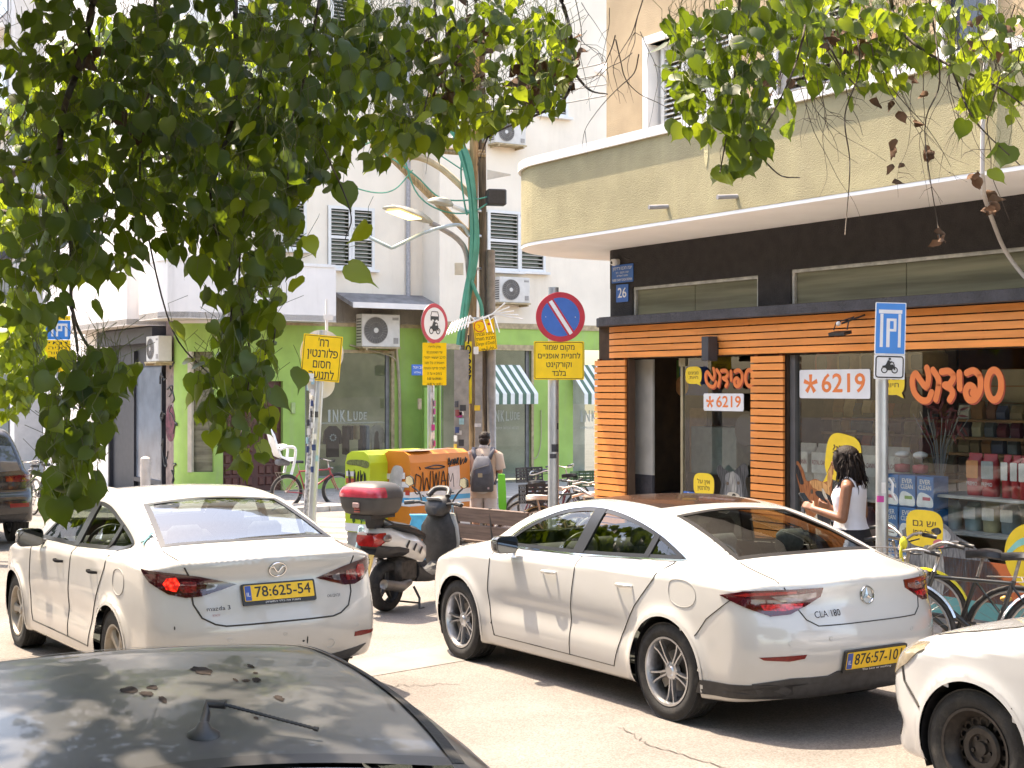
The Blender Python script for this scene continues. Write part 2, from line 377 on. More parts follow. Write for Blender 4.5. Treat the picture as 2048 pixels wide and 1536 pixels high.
class Car:
 def __init__(s,S):
  s.S=S;s.L=S['L'];s.T=table(S['top']);s.B=table(S['bot']);s.W=table(S['plan']);s.belt=table(S['belt'])
  s.g=table(S['green']);s.XR=table(S['rear']);s.XF=table(S['front'])
 def f(s,p):
  S=s.S;x,y,z=p[:,0],np.abs(p[:,1]),p[:,2]
  w0=s.W(x);zb=s.belt(x)
  low=w0-S.get('tuck',.55)*np.clip(.42-z,0,1)**2-.10*np.clip(z-S.get('zmax',.72),0,1)**1.5
  low=low-S.get('scoop',.012)*np.exp(-((z-.52)/.10)**2)*sstep(1.1,1.7,x)*(1-sstep(s.L-1.7,s.L-1.2,x))
  for xa in (S['ra'],S['fa']):
   d=np.hypot(x-xa,z-S['R'])-S['Ra'];low=low+S.get('flare',.014)*np.exp(-(d/.055)**2)*(z>S['R']*.5)
  gr=s.g(x)-S.get('tum',.42)*(z-zb)-.25*np.clip(z-zb-.2,0,1)**2
  t=sstep(zb-.05,zb+.035,z);w=low*(1-t)+np.minimum(gr,low)*t
  a=y-w
  yn=y/np.maximum(w0,.3)
  b=z-(s.T(x)-S.get('crown',.055)*yn**2)
  k=S.get('k',.07)
  r=smax(a,b,k)
  d=s.XR(z)+S.get('kr',.16)*yn**3.2-x
  e=x-(s.XF(z)-S.get('kf',.42)*yn**2.6)
  r=smax(r,d,S.get('kd',.085));r=smax(r,e,.07)
  return smax(r,s.B(x)-z,.04)
 def grad(s,p):
  g=np.zeros_like(p);e=.012
  for i in range(3):
   q=np.zeros(3);q[i]=e;g[:,i]=s.f(p+q)-s.f(p-q)
  return g/np.maximum(np.linalg.norm(g,axis=1,keepdims=True),1e-9)
 def hit(s,P0,d,far=3.5,n=110):
  P0=np.array(P0,float);d=np.array(d,float)
  if d.ndim==1:d=np.tile(d,(len(P0),1))
  lo=np.zeros(len(P0));hi=np.full(len(P0),far);done=np.zeros(len(P0),bool)
  for i in range(1,n+1):
   t=far*i/n;v=s.f(P0+d*t);m=(~done)&(v<0);hi[m]=t;lo[m]=far*(i-1)/n;done|=m
  for _ in range(26):
   m=(lo+hi)/2;v=s.f(P0+d*m[:,None]);i=v<0;hi=np.where(i,m,hi);lo=np.where(i,lo,m)
  return P0+d*hi[:,None]
 def proj(s,q,view,off=0.0):
  q=np.array(q,float);n=len(q);z=np.zeros(n);o=np.ones(n);D=1.6
  if view=='L':r=s.hit(np.c_[q[:,0],o*D,q[:,1]],(0,-1,0))
  elif view=='R':r=s.hit(np.c_[q[:,0],-o*D,q[:,1]],(0,1,0))
  elif view=='B':r=s.hit(np.c_[z-.6,q[:,0],q[:,1]],(1,0,0))
  elif view=='F':r=s.hit(np.c_[z+s.L+.6,q[:,0],q[:,1]],(-1,0,0))
  elif view=='T':r=s.hit(np.c_[q[:,0],q[:,1],z+2.4],(0,0,-1))
  else:
   sx,sy=view;d=np.array((sx,sy,0.))/math.hypot(sx,sy)
   e=q-d*((q@d)[:,None])
   base=e+d*((np.array((s.L/2,0,0))@d)-3.2);r=s.hit(base,d,4.2,200)
  return r+s.grad(r)*off if off else r
 def patch(s,name,m,parent,outl,view,off=.004,rings=5,skirt=.012,c=None):
  q=np.array(outl,float);c=np.array(c) if c is not None else q.mean(0);vs=[];fs=[];n=len(q)
  for k in range(rings):
   vs.append(s.proj(c+(q-c)*(1-k/rings),view,off))
  vs.append(s.proj(c[None,:],view,off));V_=np.vstack(vs)
  for k in range(rings-1):
   for i in range(n):fs.append((k*n+i,k*n+(i+1)%n,(k+1)*n+(i+1)%n,(k+1)*n+i))
  for i in range(n):fs.append(((rings-1)*n+i,(rings-1)*n+(i+1)%n,rings*n))
  if skirt:
   e=len(V_);V_=np.vstack([V_,s.proj(q,view,off-skirt)])
   for i in range(n):fs.append((e+i,e+(i+1)%n,(i+1)%n,i))
  fs=[f for f in fs if max(np.linalg.norm(V_[f[i]]-V_[f[i-1]]) for i in range(len(f)))<.6]
  return s.emit(name,m,parent,V_,fs)
 def emit(s,name,m,parent,V_,fs):
  g=s.grad(V_[[f[0] for f in fs]]);V_=np.array(V_);flip=0
  for f,q in list(zip(fs,g))[:60]:
   a=np.cross(V_[f[1]]-V_[f[0]],V_[f[2]]-V_[f[0]]);flip+=1 if a@q<0 else -1
  if flip>0:fs=[f[::-1] for f in fs]
  mb=MB();mb.v=[tuple(p) for p in V_];mb.f=fs;mb.mi=[0]*len(fs)
  return mb.build(name,m,parent,True,40)
 def strip(s,name,m,parent,outl,view,wi,wo=0,off=.003,closed=True):
  q=np.array(outl,float);n=len(q)
  if q.shape[1]==3:raise ValueError
  t=np.roll(q,-1,0)-np.roll(q,1,0)
  if not closed:t[0]=q[1]-q[0];t[-1]=q[-1]-q[-2]
  nn=np.c_[-t[:,1],t[:,0]]/np.maximum(np.linalg.norm(t,axis=1,keepdims=True),1e-9)
  if closed:
   ar=np.sum(q[:,0]*np.roll(q[:,1],-1)-np.roll(q[:,0],-1)*q[:,1]);nn=nn if ar>0 else -nn
  a=s.proj(q+nn*wi,view,off);b=s.proj(q-nn*wo,view,off)
  fs=[(i,(i+1)%n,n+(i+1)%n,n+i) for i in range(n if closed else n-1)]
  Q=np.vstack([a,b]);fs=[f for f in fs if max(np.linalg.norm(Q[f[i]]-Q[f[i-1]]) for i in range(4))<.16]
  return s.emit(name,m,parent,Q,fs)
 def seam(s,parent,pts,view,w=.007,name='panel_gap',m=None,off=.003):
  d=[]
  for a,b in zip(pts[:-1],pts[1:]):
   k=max(1,int(math.dist(a,b)/.04));d+=[tuple(np.array(a)+(np.array(b)-np.array(a))*i/k) for i in range(k)]
  d.append(pts[-1]);q=s.proj(d,view,.0012);mb=MB();run=[]
  for i,a in enumerate(q):
   if run and np.linalg.norm(a-run[-1])>.12:
    if len(run)>1:mb.tube([tuple(v) for v in run],w*.55,5)
    run=[]
   run.append(a)
  if len(run)>1:mb.tube([tuple(v) for v in run],w*.55,5)
  return mb.build(name,m or M_SEAM,parent)
 def grid(s,h=.026):
  S=s.S;L=s.L;xr,xf,zc=S.get('xr',.72),L-S.get('xf',.85),.68
  nm=int((xf-xr)/h);nc=int(1.25/h);na=int(4.9/h)
  th0=np.linspace(0,2*np.pi,1601)[:-1];mid=np.full(1600,L/2)
  dd=np.c_[np.zeros(1600),np.cos(th0),np.sin(th0)]
  def shoot(O,D):
   lo=np.zeros(len(O));hi=np.full(len(O),2.2)
   for _ in range(34):
    m=(lo+hi)/2;i=s.f(O+D*m[:,None])<0;lo=np.where(i,m,lo);hi=np.where(i,hi,m)
   return O+D*hi[:,None]
  p=shoot(np.c_[mid,np.zeros(1600),np.full(1600,zc)],dd);p=np.vstack([p,p[:1]])
  al=np.r_[0,np.cumsum(np.linalg.norm(np.diff(p,axis=0),axis=1))]
  th=np.interp(np.linspace(0,al[-1],na+1)[:-1],al,np.r_[th0,2*np.pi])
  rows=[(xr,ph,-1) for ph in np.linspace(np.pi/2*.985,0,nc)[:-1]]+[(x,0,1) for x in np.linspace(xr,xf,nm)]+[(xf,ph,1) for ph in np.linspace(0,np.pi/2*.985,nc)[1:]]
  O=[];D=[]
  for (x,ph,sg) in rows:
   O.append(np.c_[np.full(na,x),np.zeros(na),np.full(na,zc)]);D.append(np.c_[np.full(na,sg*math.sin(ph)),math.cos(ph)*np.cos(th),math.cos(ph)*np.sin(th)])
  p=shoot(np.vstack(O),np.vstack(D));nr=len(rows);F=[]
  for i in range(nr-1):
   a=i*na+np.arange(na);b=i*na+(np.arange(na)+1)%na;F.append(np.c_[a,b,b+na,a+na])
  F=np.vstack(F)
  e=shoot(np.array([(xr,0,zc),(xf,0,zc)]),np.array([(-1.,0,0),(1.,0,0)]))
  p=np.vstack([p,e]);T=[(i,(i+1)%na,len(p)-2) for i in range(na)]+[((nr-1)*na+i,(nr-1)*na+(i+1)%na,len(p)-1) for i in range(na)]
  s.p=p;s.F=F;s.Tr=T;s.h=h
 def snap(s,poly,view,sel):
  p=s.p;ax={'S':(0,2,1),'T':(0,1,2),'B':(1,2,0)}[view]
  i=np.where(sel)[0];d,bx,by=nearpoly(p[i,ax[0]],p[i,ax[1]],poly);m=d<s.h*.62;i=i[m]
  q=np.c_[bx[m],by[m]]
  if not len(i):return
  if view=='S':
   for sg,vw in ((1,'L'),(-1,'R')):
    k=np.sign(p[i,1])==sg
    if k.any():r=s.proj(q[k],vw);ok=np.linalg.norm(r-p[i[k]],axis=1)<.2;p[i[k][ok]]=r[ok]
  else:r=s.proj(q,view);ok=np.linalg.norm(r-p[i],axis=1)<.12;p[i[ok]]=r[ok]
 def panels(s,parent,paintm,cuts,parts,lower=None):
  """cuts: (outline, view, selector) removed; parts: (name, outline, view, selector)"""
  for (o,v,sel) in cuts:s.snap(o,v,sel(s.p))
  for (nm_,o,v,sel) in parts:
   if v=='S':s.snap(o,v,sel(s.p))
  p=s.p;nrm=s.grad(p);c=p[s.F].mean(1);tc=np.array([p[list(t)].mean(0) for t in s.Tr])
  ax={'S':(0,2),'T':(0,1),'B':(1,2)}
  lab=np.zeros(len(c),int)
  for k,(nm_,o,v,sel) in enumerate(parts):lab[sel(c)&inpoly(c[:,ax[v][0]],c[:,ax[v][1]],o)]=k+1
  for (o,v,sel) in cuts:lab[sel(c)&inpoly(c[:,ax[v][0]],c[:,ax[v][1]],o)]=-1
  names=['body']+[q[0] for q in parts];obs={}
  for k,nm_ in enumerate(names):
   F=s.F[lab==k];T=[t for t,cc in zip(s.Tr,tc)] if k==0 else []
   if not len(F):continue
   use=np.unique(np.concatenate([F.ravel(),np.array([i for t in T for i in t],int)])).astype(int);idx=np.full(len(p),-1);idx[use]=np.arange(len(use))
   fs=[tuple(idx[f]) for f in F]+[tuple(idx[list(t)]) for t in T]
   out=[]
   for f in fs:
    a,b,d=p[use[f[0]]],p[use[f[1]]],p[use[f[2]]]
    out.append(f if np.cross(b-a,d-a)@nrm[use[f[0]]]>0 else f[::-1])
   me=bpy.data.meshes.new(nm_);me.from_pydata([tuple(q) for q in p[use]],[],out);me.materials.append(paintm)
   if lower is not None and k==0:
    me.materials.append(lower[1]);cc=np.array([p[use[list(f)]].mean(0) for f in out]);me.polygons.foreach_set('material_index',lower[0](cc).astype(int))
   me.polygons.foreach_set('use_smooth',[True]*len(out));me.update()
   me.normals_split_custom_set_from_vertices([tuple(q) for q in nrm[use]])
   ob=bpy.data.objects.new(nm_,me);COL.objects.link(ob);ob.parent=parent;obs[nm_]=obs.get(nm_,ob)
  return obs
def wheel(parent,x,y,Rw,width,rimR,kind,rot=0,rimm=None):
 """one wheel: tyre with its rim as a sub-part; outer face towards sign(y)"""
 sg=1 if y>0 else -1
 M=Matrix.Translation((x,y,Rw))@Matrix.Rotation(-sg*R(90),4,'X')
 t=MB();h=width/2
 prof=[(rimR-.004,-h*.8),(rimR+.03,-h*.98),(Rw-.035,-h),(Rw-.008,-h*.86)]
 for k in range(5):
  z=-h*.8+k*h*.4;prof+=[(Rw,z-.012),(Rw,z+.012)]
  if k<4:prof+=[(Rw-.007,z+.016),(Rw-.007,z+h*.4-.016)]
 prof+=[(Rw-.008,h*.86),(Rw-.035,h),(rimR+.045,h*1.02),(rimR+.038,h*1.0),(rimR+.012,h*.95),(rimR-.004,h*.8)]
 t.lathe(prof,56);ty=t.build('wheel',M_RUBBER,parent,True,50);ty.matrix_local=M
 r=MB();z=h*.62;rimm=rimm or M_ALU
 if kind!='steel':
  r.lathe([(rimR+.004,h*.9),(rimR+.006,h*.97),(rimR-.008,h*.96),(rimR-.016,h*.72),(rimR-.03,h*.1),(rimR-.035,-h*.8)],56)
  r.lathe([(.001,z+.012),(.030,z+.012),(.036,z+.002),(.060,z-.004),(.066,z-.03)],28)
 if kind=='twin':
  for k in range(5):
   a0=2*math.pi*k/5+rot
   for sd in (-1,1):
    a1=a0+sd*.045;a2=a0+sd*.20;pts=[]
    for (rr,aa,ww,zz) in ((.05,a0+sd*.22,.020,z),(.11,a0+sd*.135,.018,z+.004),(rimR*.75,a0+sd*.15,.016,z+.006),(rimR-.012,a0+sd*.185,.020,z+.014)):
     c=Vector((rr*math.cos(aa),rr*math.sin(aa),0));tn=Vector((-math.sin(aa),math.cos(aa),0))
     pts.append([c+tn*ww/2+ZZ*(zz-.03),c+tn*ww*.35+ZZ*zz,c-tn*ww*.35+ZZ*zz,c-tn*ww/2+ZZ*(zz-.03)])
    r.loft(pts)
 elif kind=='cover':
  for k in range(5):
   a0=2*math.pi*k/5+rot;pts=[]
   for (rr,hw,zz) in ((.04,.030,z),(.10,.028,z+.010),(rimR*.72,.036,z+.016),(rimR-.008,.066,z+.012)):
    c=Vector((rr*math.cos(a0),rr*math.sin(a0),0));tn=Vector((-math.sin(a0),math.cos(a0),0))
    pts.append([c+tn*hw+ZZ*(zz-.022),c+tn*hw*.6+ZZ*zz,c-tn*hw*.6+ZZ*zz,c-tn*hw+ZZ*(zz-.022)])
   r.loft(pts)
 else:
  r.lathe([(rimR+.006,h*.92),(rimR+.008,h*.99),(rimR-.006,h*.98),(rimR-.012,h*.8),(rimR-.035,h*.55),(rimR-.045,h*.2)],56)
  nh=16;ro,ri,rh=rimR-.045,.118,.017;rc=rimR-.072;seg=6;vs=[];fs=[]
  def zf(rr):return h*(.2 if rr>rc+.02 else.32)
  for k in range(nh):
   a0=2*math.pi*(k-.5)/nh;a1=2*math.pi*(k+.5)/nh;am=(a0+a1)/2;c=Vector((rc*math.cos(am),rc*math.sin(am),0));b=len(vs);n8=12
   rad=Vector((math.cos(am),math.sin(am),0));tan=Vector((-math.sin(am),math.cos(am),0))
   inn=[];outr=[]
   for q in range(n8):
    w=2*math.pi*q/n8;d=rad*math.cos(w)+tan*math.sin(w);inn.append(c+d*rh+ZZ*h*.27)
    uu,vv=math.cos(w),math.sin(w);s1=max(abs(uu)/.030,abs(vv)/(rc*math.sin(math.pi/nh)));e=c+(rad*uu+tan*vv)/s1
    outr.append(e+ZZ*(h*.24))
   vs+=inn+outr
   for q in range(n8):fs.append((b+q,b+(q+1)%n8,b+n8+(q+1)%n8,b+n8+q)[::-1])
  r.add(vs,fs)
  r.lathe([(rc-.026,h*.25),(rc-.03,h*.34),(.118,h*.42),(.105,h*.52),(.075,h*.5),(.07,h*.34),(.036,h*.34),(.033,h*.5),(.001,h*.5)],40)
  r.lathe([(rimR-.03,h*.2),(rc+.026,h*.24)],40)
  for k in range(5):
   a=2*math.pi*k/5+.3;r.cyl((.056*math.cos(a),.056*math.sin(a),h*.3),(.056*math.cos(a),.056*math.sin(a),h*.48),.011,n=6)
 ro=r.build('rim',rimm,ty,True,40)
 d=MB();d.lathe([(rimR-.035,-h*.1),(.001,-h*.1)],30);d.build('wheel_back',M_BLACK,ty)
 if kind!='steel':
  d=MB();d.lathe([(.135,h*.02),(.135,h*.1),(.05,h*.1)],36);d.box((.115*math.cos(.6),.115*math.sin(.6),h*.14),(.07,.10,.05),(0,0,.6));d.build('brake_disc',mat('brake_steel',(.22,.21,.2),.4,.7),ty,True,40)
 return ty
def lip(car,parent,paintm,xa):
 S=car.S
 for vw in 'LR':
  q=[(xa+S['Ra']*math.cos(a),S['R']+S['Ra']*math.sin(a)) for a in np.linspace(R(-12),R(192),60)]
  q=[p for p in q if p[1]>.2]
  car.strip('arch_lip',paintm,parent,q,vw,.0,.020,.004,False)
 for sg in (1,-1):
  m=MB();n=28;ys=(.42,float(car.W(xa))-.035);vs=[]
  for k in range(n+1):
   a=R(-25+230*k/n)
   for yy in ys:vs.append((xa+(S['Ra']+.012)*math.cos(a),sg*yy,S['R']+(S['Ra']+.012)*math.sin(a)))
  fs=[(2*k,2*k+1,2*k+3,2*k+2) for k in range(n)]+[tuple(range(0,2*n+2,2))]
  m.add(vs,fs);m.build('wheel_arch',M_BLACK,parent)
def plate(parent,M,num,bold=.012,sub=None,w=.52,h=.11,blue=True):
 f=MB(M);f.prism(rrect(w+.03,h+.04,.012),-.012,.004,Matrix.Translation((0,-.008,0)));fr=f.build('number_plate',M_BLACK,parent)
 p=MB(M);p.prism(rrect(w,h,.008),.004,.007);p.build('plate_face',M_PLATE,fr)
 b=MB(M);b.prism(rrect(.045,h-.008,.004),.007,.0085,Matrix.Translation((-w/2+.027,0,0)));b.build('plate_band',M_PLATEBLUE,fr)
 text('IL',.040,M_WHITE,fr,M@Matrix.Translation((-w/2+.027,-.010,.0095)),width=.026,ext=.0004)
 text(num,.098,M_INK,fr,M@Matrix.Translation((.026,.002,.008)),width=w*.80,ext=.0004,bold=bold,ys=1.05)
 if sub:text(sub,.018,M_WHITE,fr,M@Matrix.Translation((.02,-h/2-.013,.0050)),width=w*.5,ext=.0004)
 return fr
def face(o,x,z):
 x=Vector(x).normalized();z=Vector(z);z=(z-x*z.dot(x)).normalized();y=z.cross(x)
 return Matrix(((x.x,y.x,z.x,o[0]),(x.y,y.y,z.y,o[1]),(x.z,y.z,z.z,o[2]),(0,0,0,1)))
def on_rear(car,y,z,off=.004,sx=(0,-1,0)):
 p=car.proj([(y,z)],'B');g=car.grad(p)[0];return face(p[0]+g*off,sx,g)
def seats(car,t,rows,floor=.28):
 m=MB();m.bx(.75,car.L-1.2,-.70,.70,floor-.02,floor);m.build('cabin_floor',M_INT,t)
 for (x,zb,zt,ys) in rows:
  for (y,w) in ys:
   s_=MB();s_.box((x,y,(zb+zt)/2),(.14,w,zt-zb),(0,R(-14),0),.05);s_.box((x+.28,y,zb+.02),(.52,w,.16),(0,R(4),0),.05)
   so=s_.build('seat',M_SEAT,t,True,50)
   q=MB();q.box((x-.10,y,zt+.13),(.09,min(.27,w*.55),.17),(0,R(-10),0),.04);q.cyl((x-.08,y-.05,zt-.02),(x-.09,y-.05,zt+.1),.008,n=6);q.cyl((x-.08,y+.05,zt-.02),(x-.09,y+.05,zt+.1),.008,n=6)
   q.build('headrest',M_SEAT,so,True,50)
def dash(car,t,x,yw=.36,z=.98):
 m=MB();m.box((x+.25,0,z-.12),(.55,1.34,.2),(0,R(6),0),.07);m.box((x+.02,0,z-.05),(.10,.3,.16),(0,R(10),0),.03);m.build('dashboard',M_INT,t,True,50)
 w=MB();T=Matrix.Translation((x-.22,yw,z-.06))@Matrix.Rotation(R(66),4,'Y')
 w.tube([T@Vector((.18*math.cos(a),.18*math.sin(a),0)) for a in np.linspace(0,2*math.pi,33)[:-1]],.015,8,closed=True)
 for a in (R(90),R(-90),R(0)):w.cyl(T@Vector((0,0,-.02)),T@Vector((.17*math.cos(a),.17*math.sin(a),0)),.02,.013,6)
 w.ell(T@Vector((0,0,-.02)),(.05,.05,.05));w.cyl(T@Vector((0,0,0)),(x+.1,yw,z-.16),.03,n=8)
 w.build('steering_wheel',M_BLACK,t,True,50)
 q=MB();q.box((x-.62,0,1.27),(.03,.22,.06),(0,R(-10),0),.015);q.build('inside_mirror',M_BLACK,t)
def handle(car,t,x,z,view,m):
 p=car.proj([(x-.095,z),(x-.06,z),(x,z),(x+.06,z),(x+.095,z)],view);g=car.grad(p)
 o=[.006,.032,.040,.032,.006];mb=MB();rg=[]
 for i in (range(5) if view=='L' else range(4,-1,-1)):
  c=p[i]+g[i]*o[i];hh=[.010,.013,.014,.013,.010][i];up=np.array((0,0,1.))
  rg.append([tuple(c+up*hh+g[i]*.0),tuple(c+up*hh*.5+g[i]*.008),tuple(c-up*hh*.5+g[i]*.008),tuple(c-up*hh),tuple(c-up*hh*.6-g[i]*.010),tuple(c+up*hh*.6-g[i]*.010)])
 mb.loft(rg);return mb.build('door_handle',m,t,True,60)
def mirror(car,t,x,z,view,m,sg,size=(.11,.20,.135)):
 p=car.proj([(x,z-.02)],view)[0];c=Vector(p)+Vector((-.06,sg*.155,.045))
 b=MB();b.tube([Vector(p)+Vector((.03,-sg*.03,-.01)),Vector(p)+Vector((.0,sg*.05,.0)),c+Vector((.0,-sg*.03,-.05))],[.028,.024,.026],8)
 rg=[]
 for k,(dx,s1) in enumerate(((.10,.35),(.075,.72),(.03,.95),(-.03,1),(-.052,.97))):
  rg.append([tuple(c+Vector((dx,yy*s1,zz*s1))) for (yy,zz) in rrect(size[1],size[2],.045,4)])
 b.loft(rg);b.build('wing_mirror',m,t,True,50)
 q=MB();q.prism(rrect(size[1]*.86,size[2]*.84,.035,4),0,.002,Matrix.Translation(c+Vector((-.0545,0,0)))@Matrix(((0,0,-1,0),(1,0,0,0),(0,1,0,0),(0,0,0,1))))
 q.build('mirror_glass',mat('mirror_glass',(.12,.125,.13),.03,1,var=0),t)
def rear_light(car,t,outl,view,m,name='tail_lamp',off=.005,rings=5):
 return car.patch(name,m,t,outl,view,off,rings,.02)
# ground
def sheet(name,pts,m,dz=0,n=1):
 mb=MB();mb.add([(x,y,gz(x,y)+dz) for (x,y) in pts],[tuple(range(len(pts)))]);return struct(mb.build(name,m))
def asphalt():
 m=mat('asphalt',(.188,.174,.163),.93,var=.14,scale=1.1,bump=.25,bscale=260,dirt=.5,dirtcol=(.125,.114,.106),detail=8)
 n=m.node_tree.nodes;l=m.node_tree.links;b=n['Principled BSDF'];tc=n.new('ShaderNodeTexCoord')
 v=n.new('ShaderNodeTexVoronoi');v.inputs['Scale'].default_value=95;l.new(tc.outputs['Object'],v.inputs['Vector'])
 rp=n.new('ShaderNodeValToRGB');rp.color_ramp.elements[0].color=(.72,.70,.68,1);rp.color_ramp.elements[1].color=(1.15,1.12,1.1,1);rp.color_ramp.elements[0].position=.2;rp.color_ramp.elements[1].position=.8
 l.new(v.outputs['Color'],rp.inputs[0]);mx=n.new('ShaderNodeMixRGB');mx.blend_type='MULTIPLY';mx.inputs[0].default_value=1
 old=b.inputs['Base Color'].links[0].from_socket;l.new(old,mx.inputs[1]);l.new(rp.outputs[0],mx.inputs[2]);l.new(mx.outputs[0],b.inputs['Base Color']);return m
M_ASPH=asphalt()
sheet('road',[(-160,-30),(160,-30),(160,260),(-160,260)],M_ASPH)
def st(u,v):p=U*u+V*v;return (p.x,p.y)
def uv(p):return (U.x*p[0]+U.y*p[1],V.x*p[0]+V.y*p[1])
M_SUNROAD=mat('sunlit_road_tone',(.215,.20,.185),.9,var=.12,scale=3,bump=.2,bscale=160,dirt=.3,dirtcol=(.15,.135,.12))
a,b,c,d=G(690,1362),G(1010,1308),G(1010,1272),G(690,1322);sheet('sunlit_road_patch',[(p.x,p.y) for p in (a,b,c,d)],M_SUNROAD,.004)  # paler sheet paints a sunlit patch onto the road
M_CRACK=mat('crack',(.085,.075,.068),.95,var=.2)
def crack(pts,w,sd):
 rr=random.Random(sd);q=[]
 for (p0,p1) in zip(pts[:-1],pts[1:]):
  for i in range(14):
   t=i/14;q.append(G(p0[0]+(p1[0]-p0[0])*t+rr.uniform(-5,5),p0[1]+(p1[1]-p0[1])*t+rr.uniform(-3,3))+Vector((0,0,.005)))
 mb=MB();mb.ribbon(q,w,(0,0,1));struct(mb.build('road_crack',M_CRACK))
crack([(1240,1455),(1300,1492),(1480,1545)],.010,1);crack([(720,1378),(800,1372),(930,1366)],.009,2)
def manhole(px,py,r):
 p=G(px,py);m=MB(Matrix.Translation(p));m.lathe([(r,.0),(r,.006),(r-.02,.006),(r-.024,.003),(r-.03,.006),(.001,.007)],28)
 o=m.build('manhole_cover',mat('cast_iron',(.09,.085,.08),.7,.5,var=.3,scale=40,bump=.4,bscale=70),None,True,40);return o
M_KERB=mat('kerb_stone',(.44,.42,.39),.85,var=.15,scale=5,bump=.15,dirt=.4,dirtcol=(.2,.18,.16))
M_PAVE=mat('pavement_slabs',(.27,.25,.235),.85,var=.14,scale=4,bump=.12,bscale=120,dirt=.35,dirtcol=(.15,.13,.12))
def pavement(name,outline,kerb,h=.11,tile=.0):
 mb=MB();n=len(outline);w=[st(*p) for p in outline]
 mb.add([(x,y,gz(x,y)+h) for x,y in w]+[(x,y,gz(x,y)-.3) for x,y in w],[tuple(range(n))]+[(i,n+i,n+(i+1)%n,(i+1)%n) for i in range(n)])
 o=struct(mb.build(name,M_PAVE));first=None
 pts=[st(*p) for p in kerb];acc=[]
 for (p0,p1) in zip(pts[:-1],pts[1:]):
  L=math.dist(p0,p1);k=max(1,round(L/.9))
  for i in range(k):
   a=Vector((*p0,0)).lerp(Vector((*p1,0)),(i+.02)/k);b=Vector((*p0,0)).lerp(Vector((*p1,0)),(i+.985)/k);acc.append((a,b))
 for (a,b) in acc[:150]:
  c=(a+b)/2;d=(b-a);m=MB();m.box((0,0,0),(d.length,.15,.16),None,.012)
  if first is None:first=m.build('kerb_stone',M_KERB,o);q=first;L0=d.length
  else:q=inst(first,o)
  q.matrix_local=Matrix.Translation((c.x,c.y,gz(c.x,c.y)+h-.075))@Matrix.Rotation(math.atan2(d.y,d.x),4,'Z')@Matrix.Diagonal((d.length/L0,1,1,1))
 return o
# corner building with the pet shop
O_SH=Vector((1.04,16.87,0));XS=-V;SF=frame(O_SH,XS,U);SFI=SF.inverted()
def fa(px,off=0):
 o=O_SH-U*off;k=(px-1024)/FPX;return (k*o.y-o.x)/(XS.x-k*XS.y)
def fz(px,py,off=0):
 o=O_SH-U*off;a=fa(px,off);y=o.y+a*XS.y;return CAMZ-(py-HOR)/FPX*y
GRD=gz(2.5,13)+.11
US,VS=uv(O_SH)
pavement('pavement',[(US-1.75,-20),(US-1.75,VS-1.4),(US-1.3,VS+.2),(US-.5,VS+1.0),(US+.6,VS+1.5),(US+30,VS+1.5),(US+30,-20)],[(US-1.75,-3),(US-1.75,VS-1.4),(US-1.3,VS+.2),(US-.5,VS+1.0),(US+.6,VS+1.5),(US+8,VS+1.5)])
def holed(x0,x1,z0,z1,y0,y1,holes,M=None,mb=None):
 xs=sorted({x0,x1,*[h[0] for h in holes],*[h[1] for h in holes]});zs=sorted({z0,z1,*[h[2] for h in holes],*[h[3] for h in holes]})
 xs=[x for x in xs if x0<=x<=x1];zs=[z for z in zs if z0<=z<=z1];mb=mb or MB(M)
 def solid(i,j):
  if i<0 or j<0 or i>=len(xs)-1 or j>=len(zs)-1:return False
  cx,cz=(xs[i]+xs[i+1])/2,(zs[j]+zs[j+1])/2;return not any(h[0]<cx<h[1] and h[2]<cz<h[3] for h in holes)
 for i in range(len(xs)-1):
  for j in range(len(zs)-1):
   if not solid(i,j):continue
   a,b,c,d=xs[i],xs[i+1],zs[j],zs[j+1]
   mb.add([(a,y0,c),(b,y0,c),(b,y0,d),(a,y0,d)],[(0,1,2,3)]);mb.add([(a,y1,c),(b,y1,c),(b,y1,d),(a,y1,d)],[(3,2,1,0)])
   if not solid(i-1,j):mb.add([(a,y0,c),(a,y0,d),(a,y1,d),(a,y1,c)],[(0,1,2,3)])
   if not solid(i+1,j):mb.add([(b,y0,c),(b,y0,d),(b,y1,d),(b,y1,c)],[(3,2,1,0)])
   if not solid(i,j-1):mb.add([(a,y0,c),(b,y0,c),(b,y1,c),(a,y1,c)],[(3,2,1,0)])
   if not solid(i,j+1):mb.add([(a,y0,d),(b,y0,d),(b,y1,d),(a,y1,d)],[(0,1,2,3)])
 return mb
def path_round(A,off,r,B,n=10,side=None):
 pts=[(A,-off),(r,-off)];R_=r+off
 for k in range(1,n+1):w=R(-90-90*k/n);pts.append((r+(R_ if side is None else r+side)*math.cos(w),r+R_*math.sin(w)))
 pts.append((-off if side is None else -side,B));return pts
def sweep(path,z0,z1,thk,mb=None):
 mb=mb or MB();n=len(path);P_=[Vector((*p,0)) for p in path];inn=[]
 for i in range(n):
  t=(P_[min(i+1,n-1)]-P_[max(i-1,0)]).normalized();nn=Vector((-t.y,t.x,0));inn.append(P_[i]-nn*thk)
 vs=[]
 for i in range(n):vs+=[(P_[i].x,P_[i].y,z0),(P_[i].x,P_[i].y,z1),(inn[i].x,inn[i].y,z1),(inn[i].x,inn[i].y,z0)]
 fs=[]
 for i in range(n-1):
  for k in range(4):fs.append((4*i+k,4*i+(k+1)%4,4*i+4+(k+1)%4,4*i+4+k))
 fs+=[(3,2,1,0),(4*n-4,4*n-3,4*n-2,4*n-1)]
 return mb.add(vs,fs)
M_OLIVE=mat('olive_stucco',(.36,.315,.185),.95,var=.12,scale=2.2,bump=.7,bscale=120,dirt=.4,dirtcol=(.27,.235,.15),dstretch=(2.5,2.5,.3))
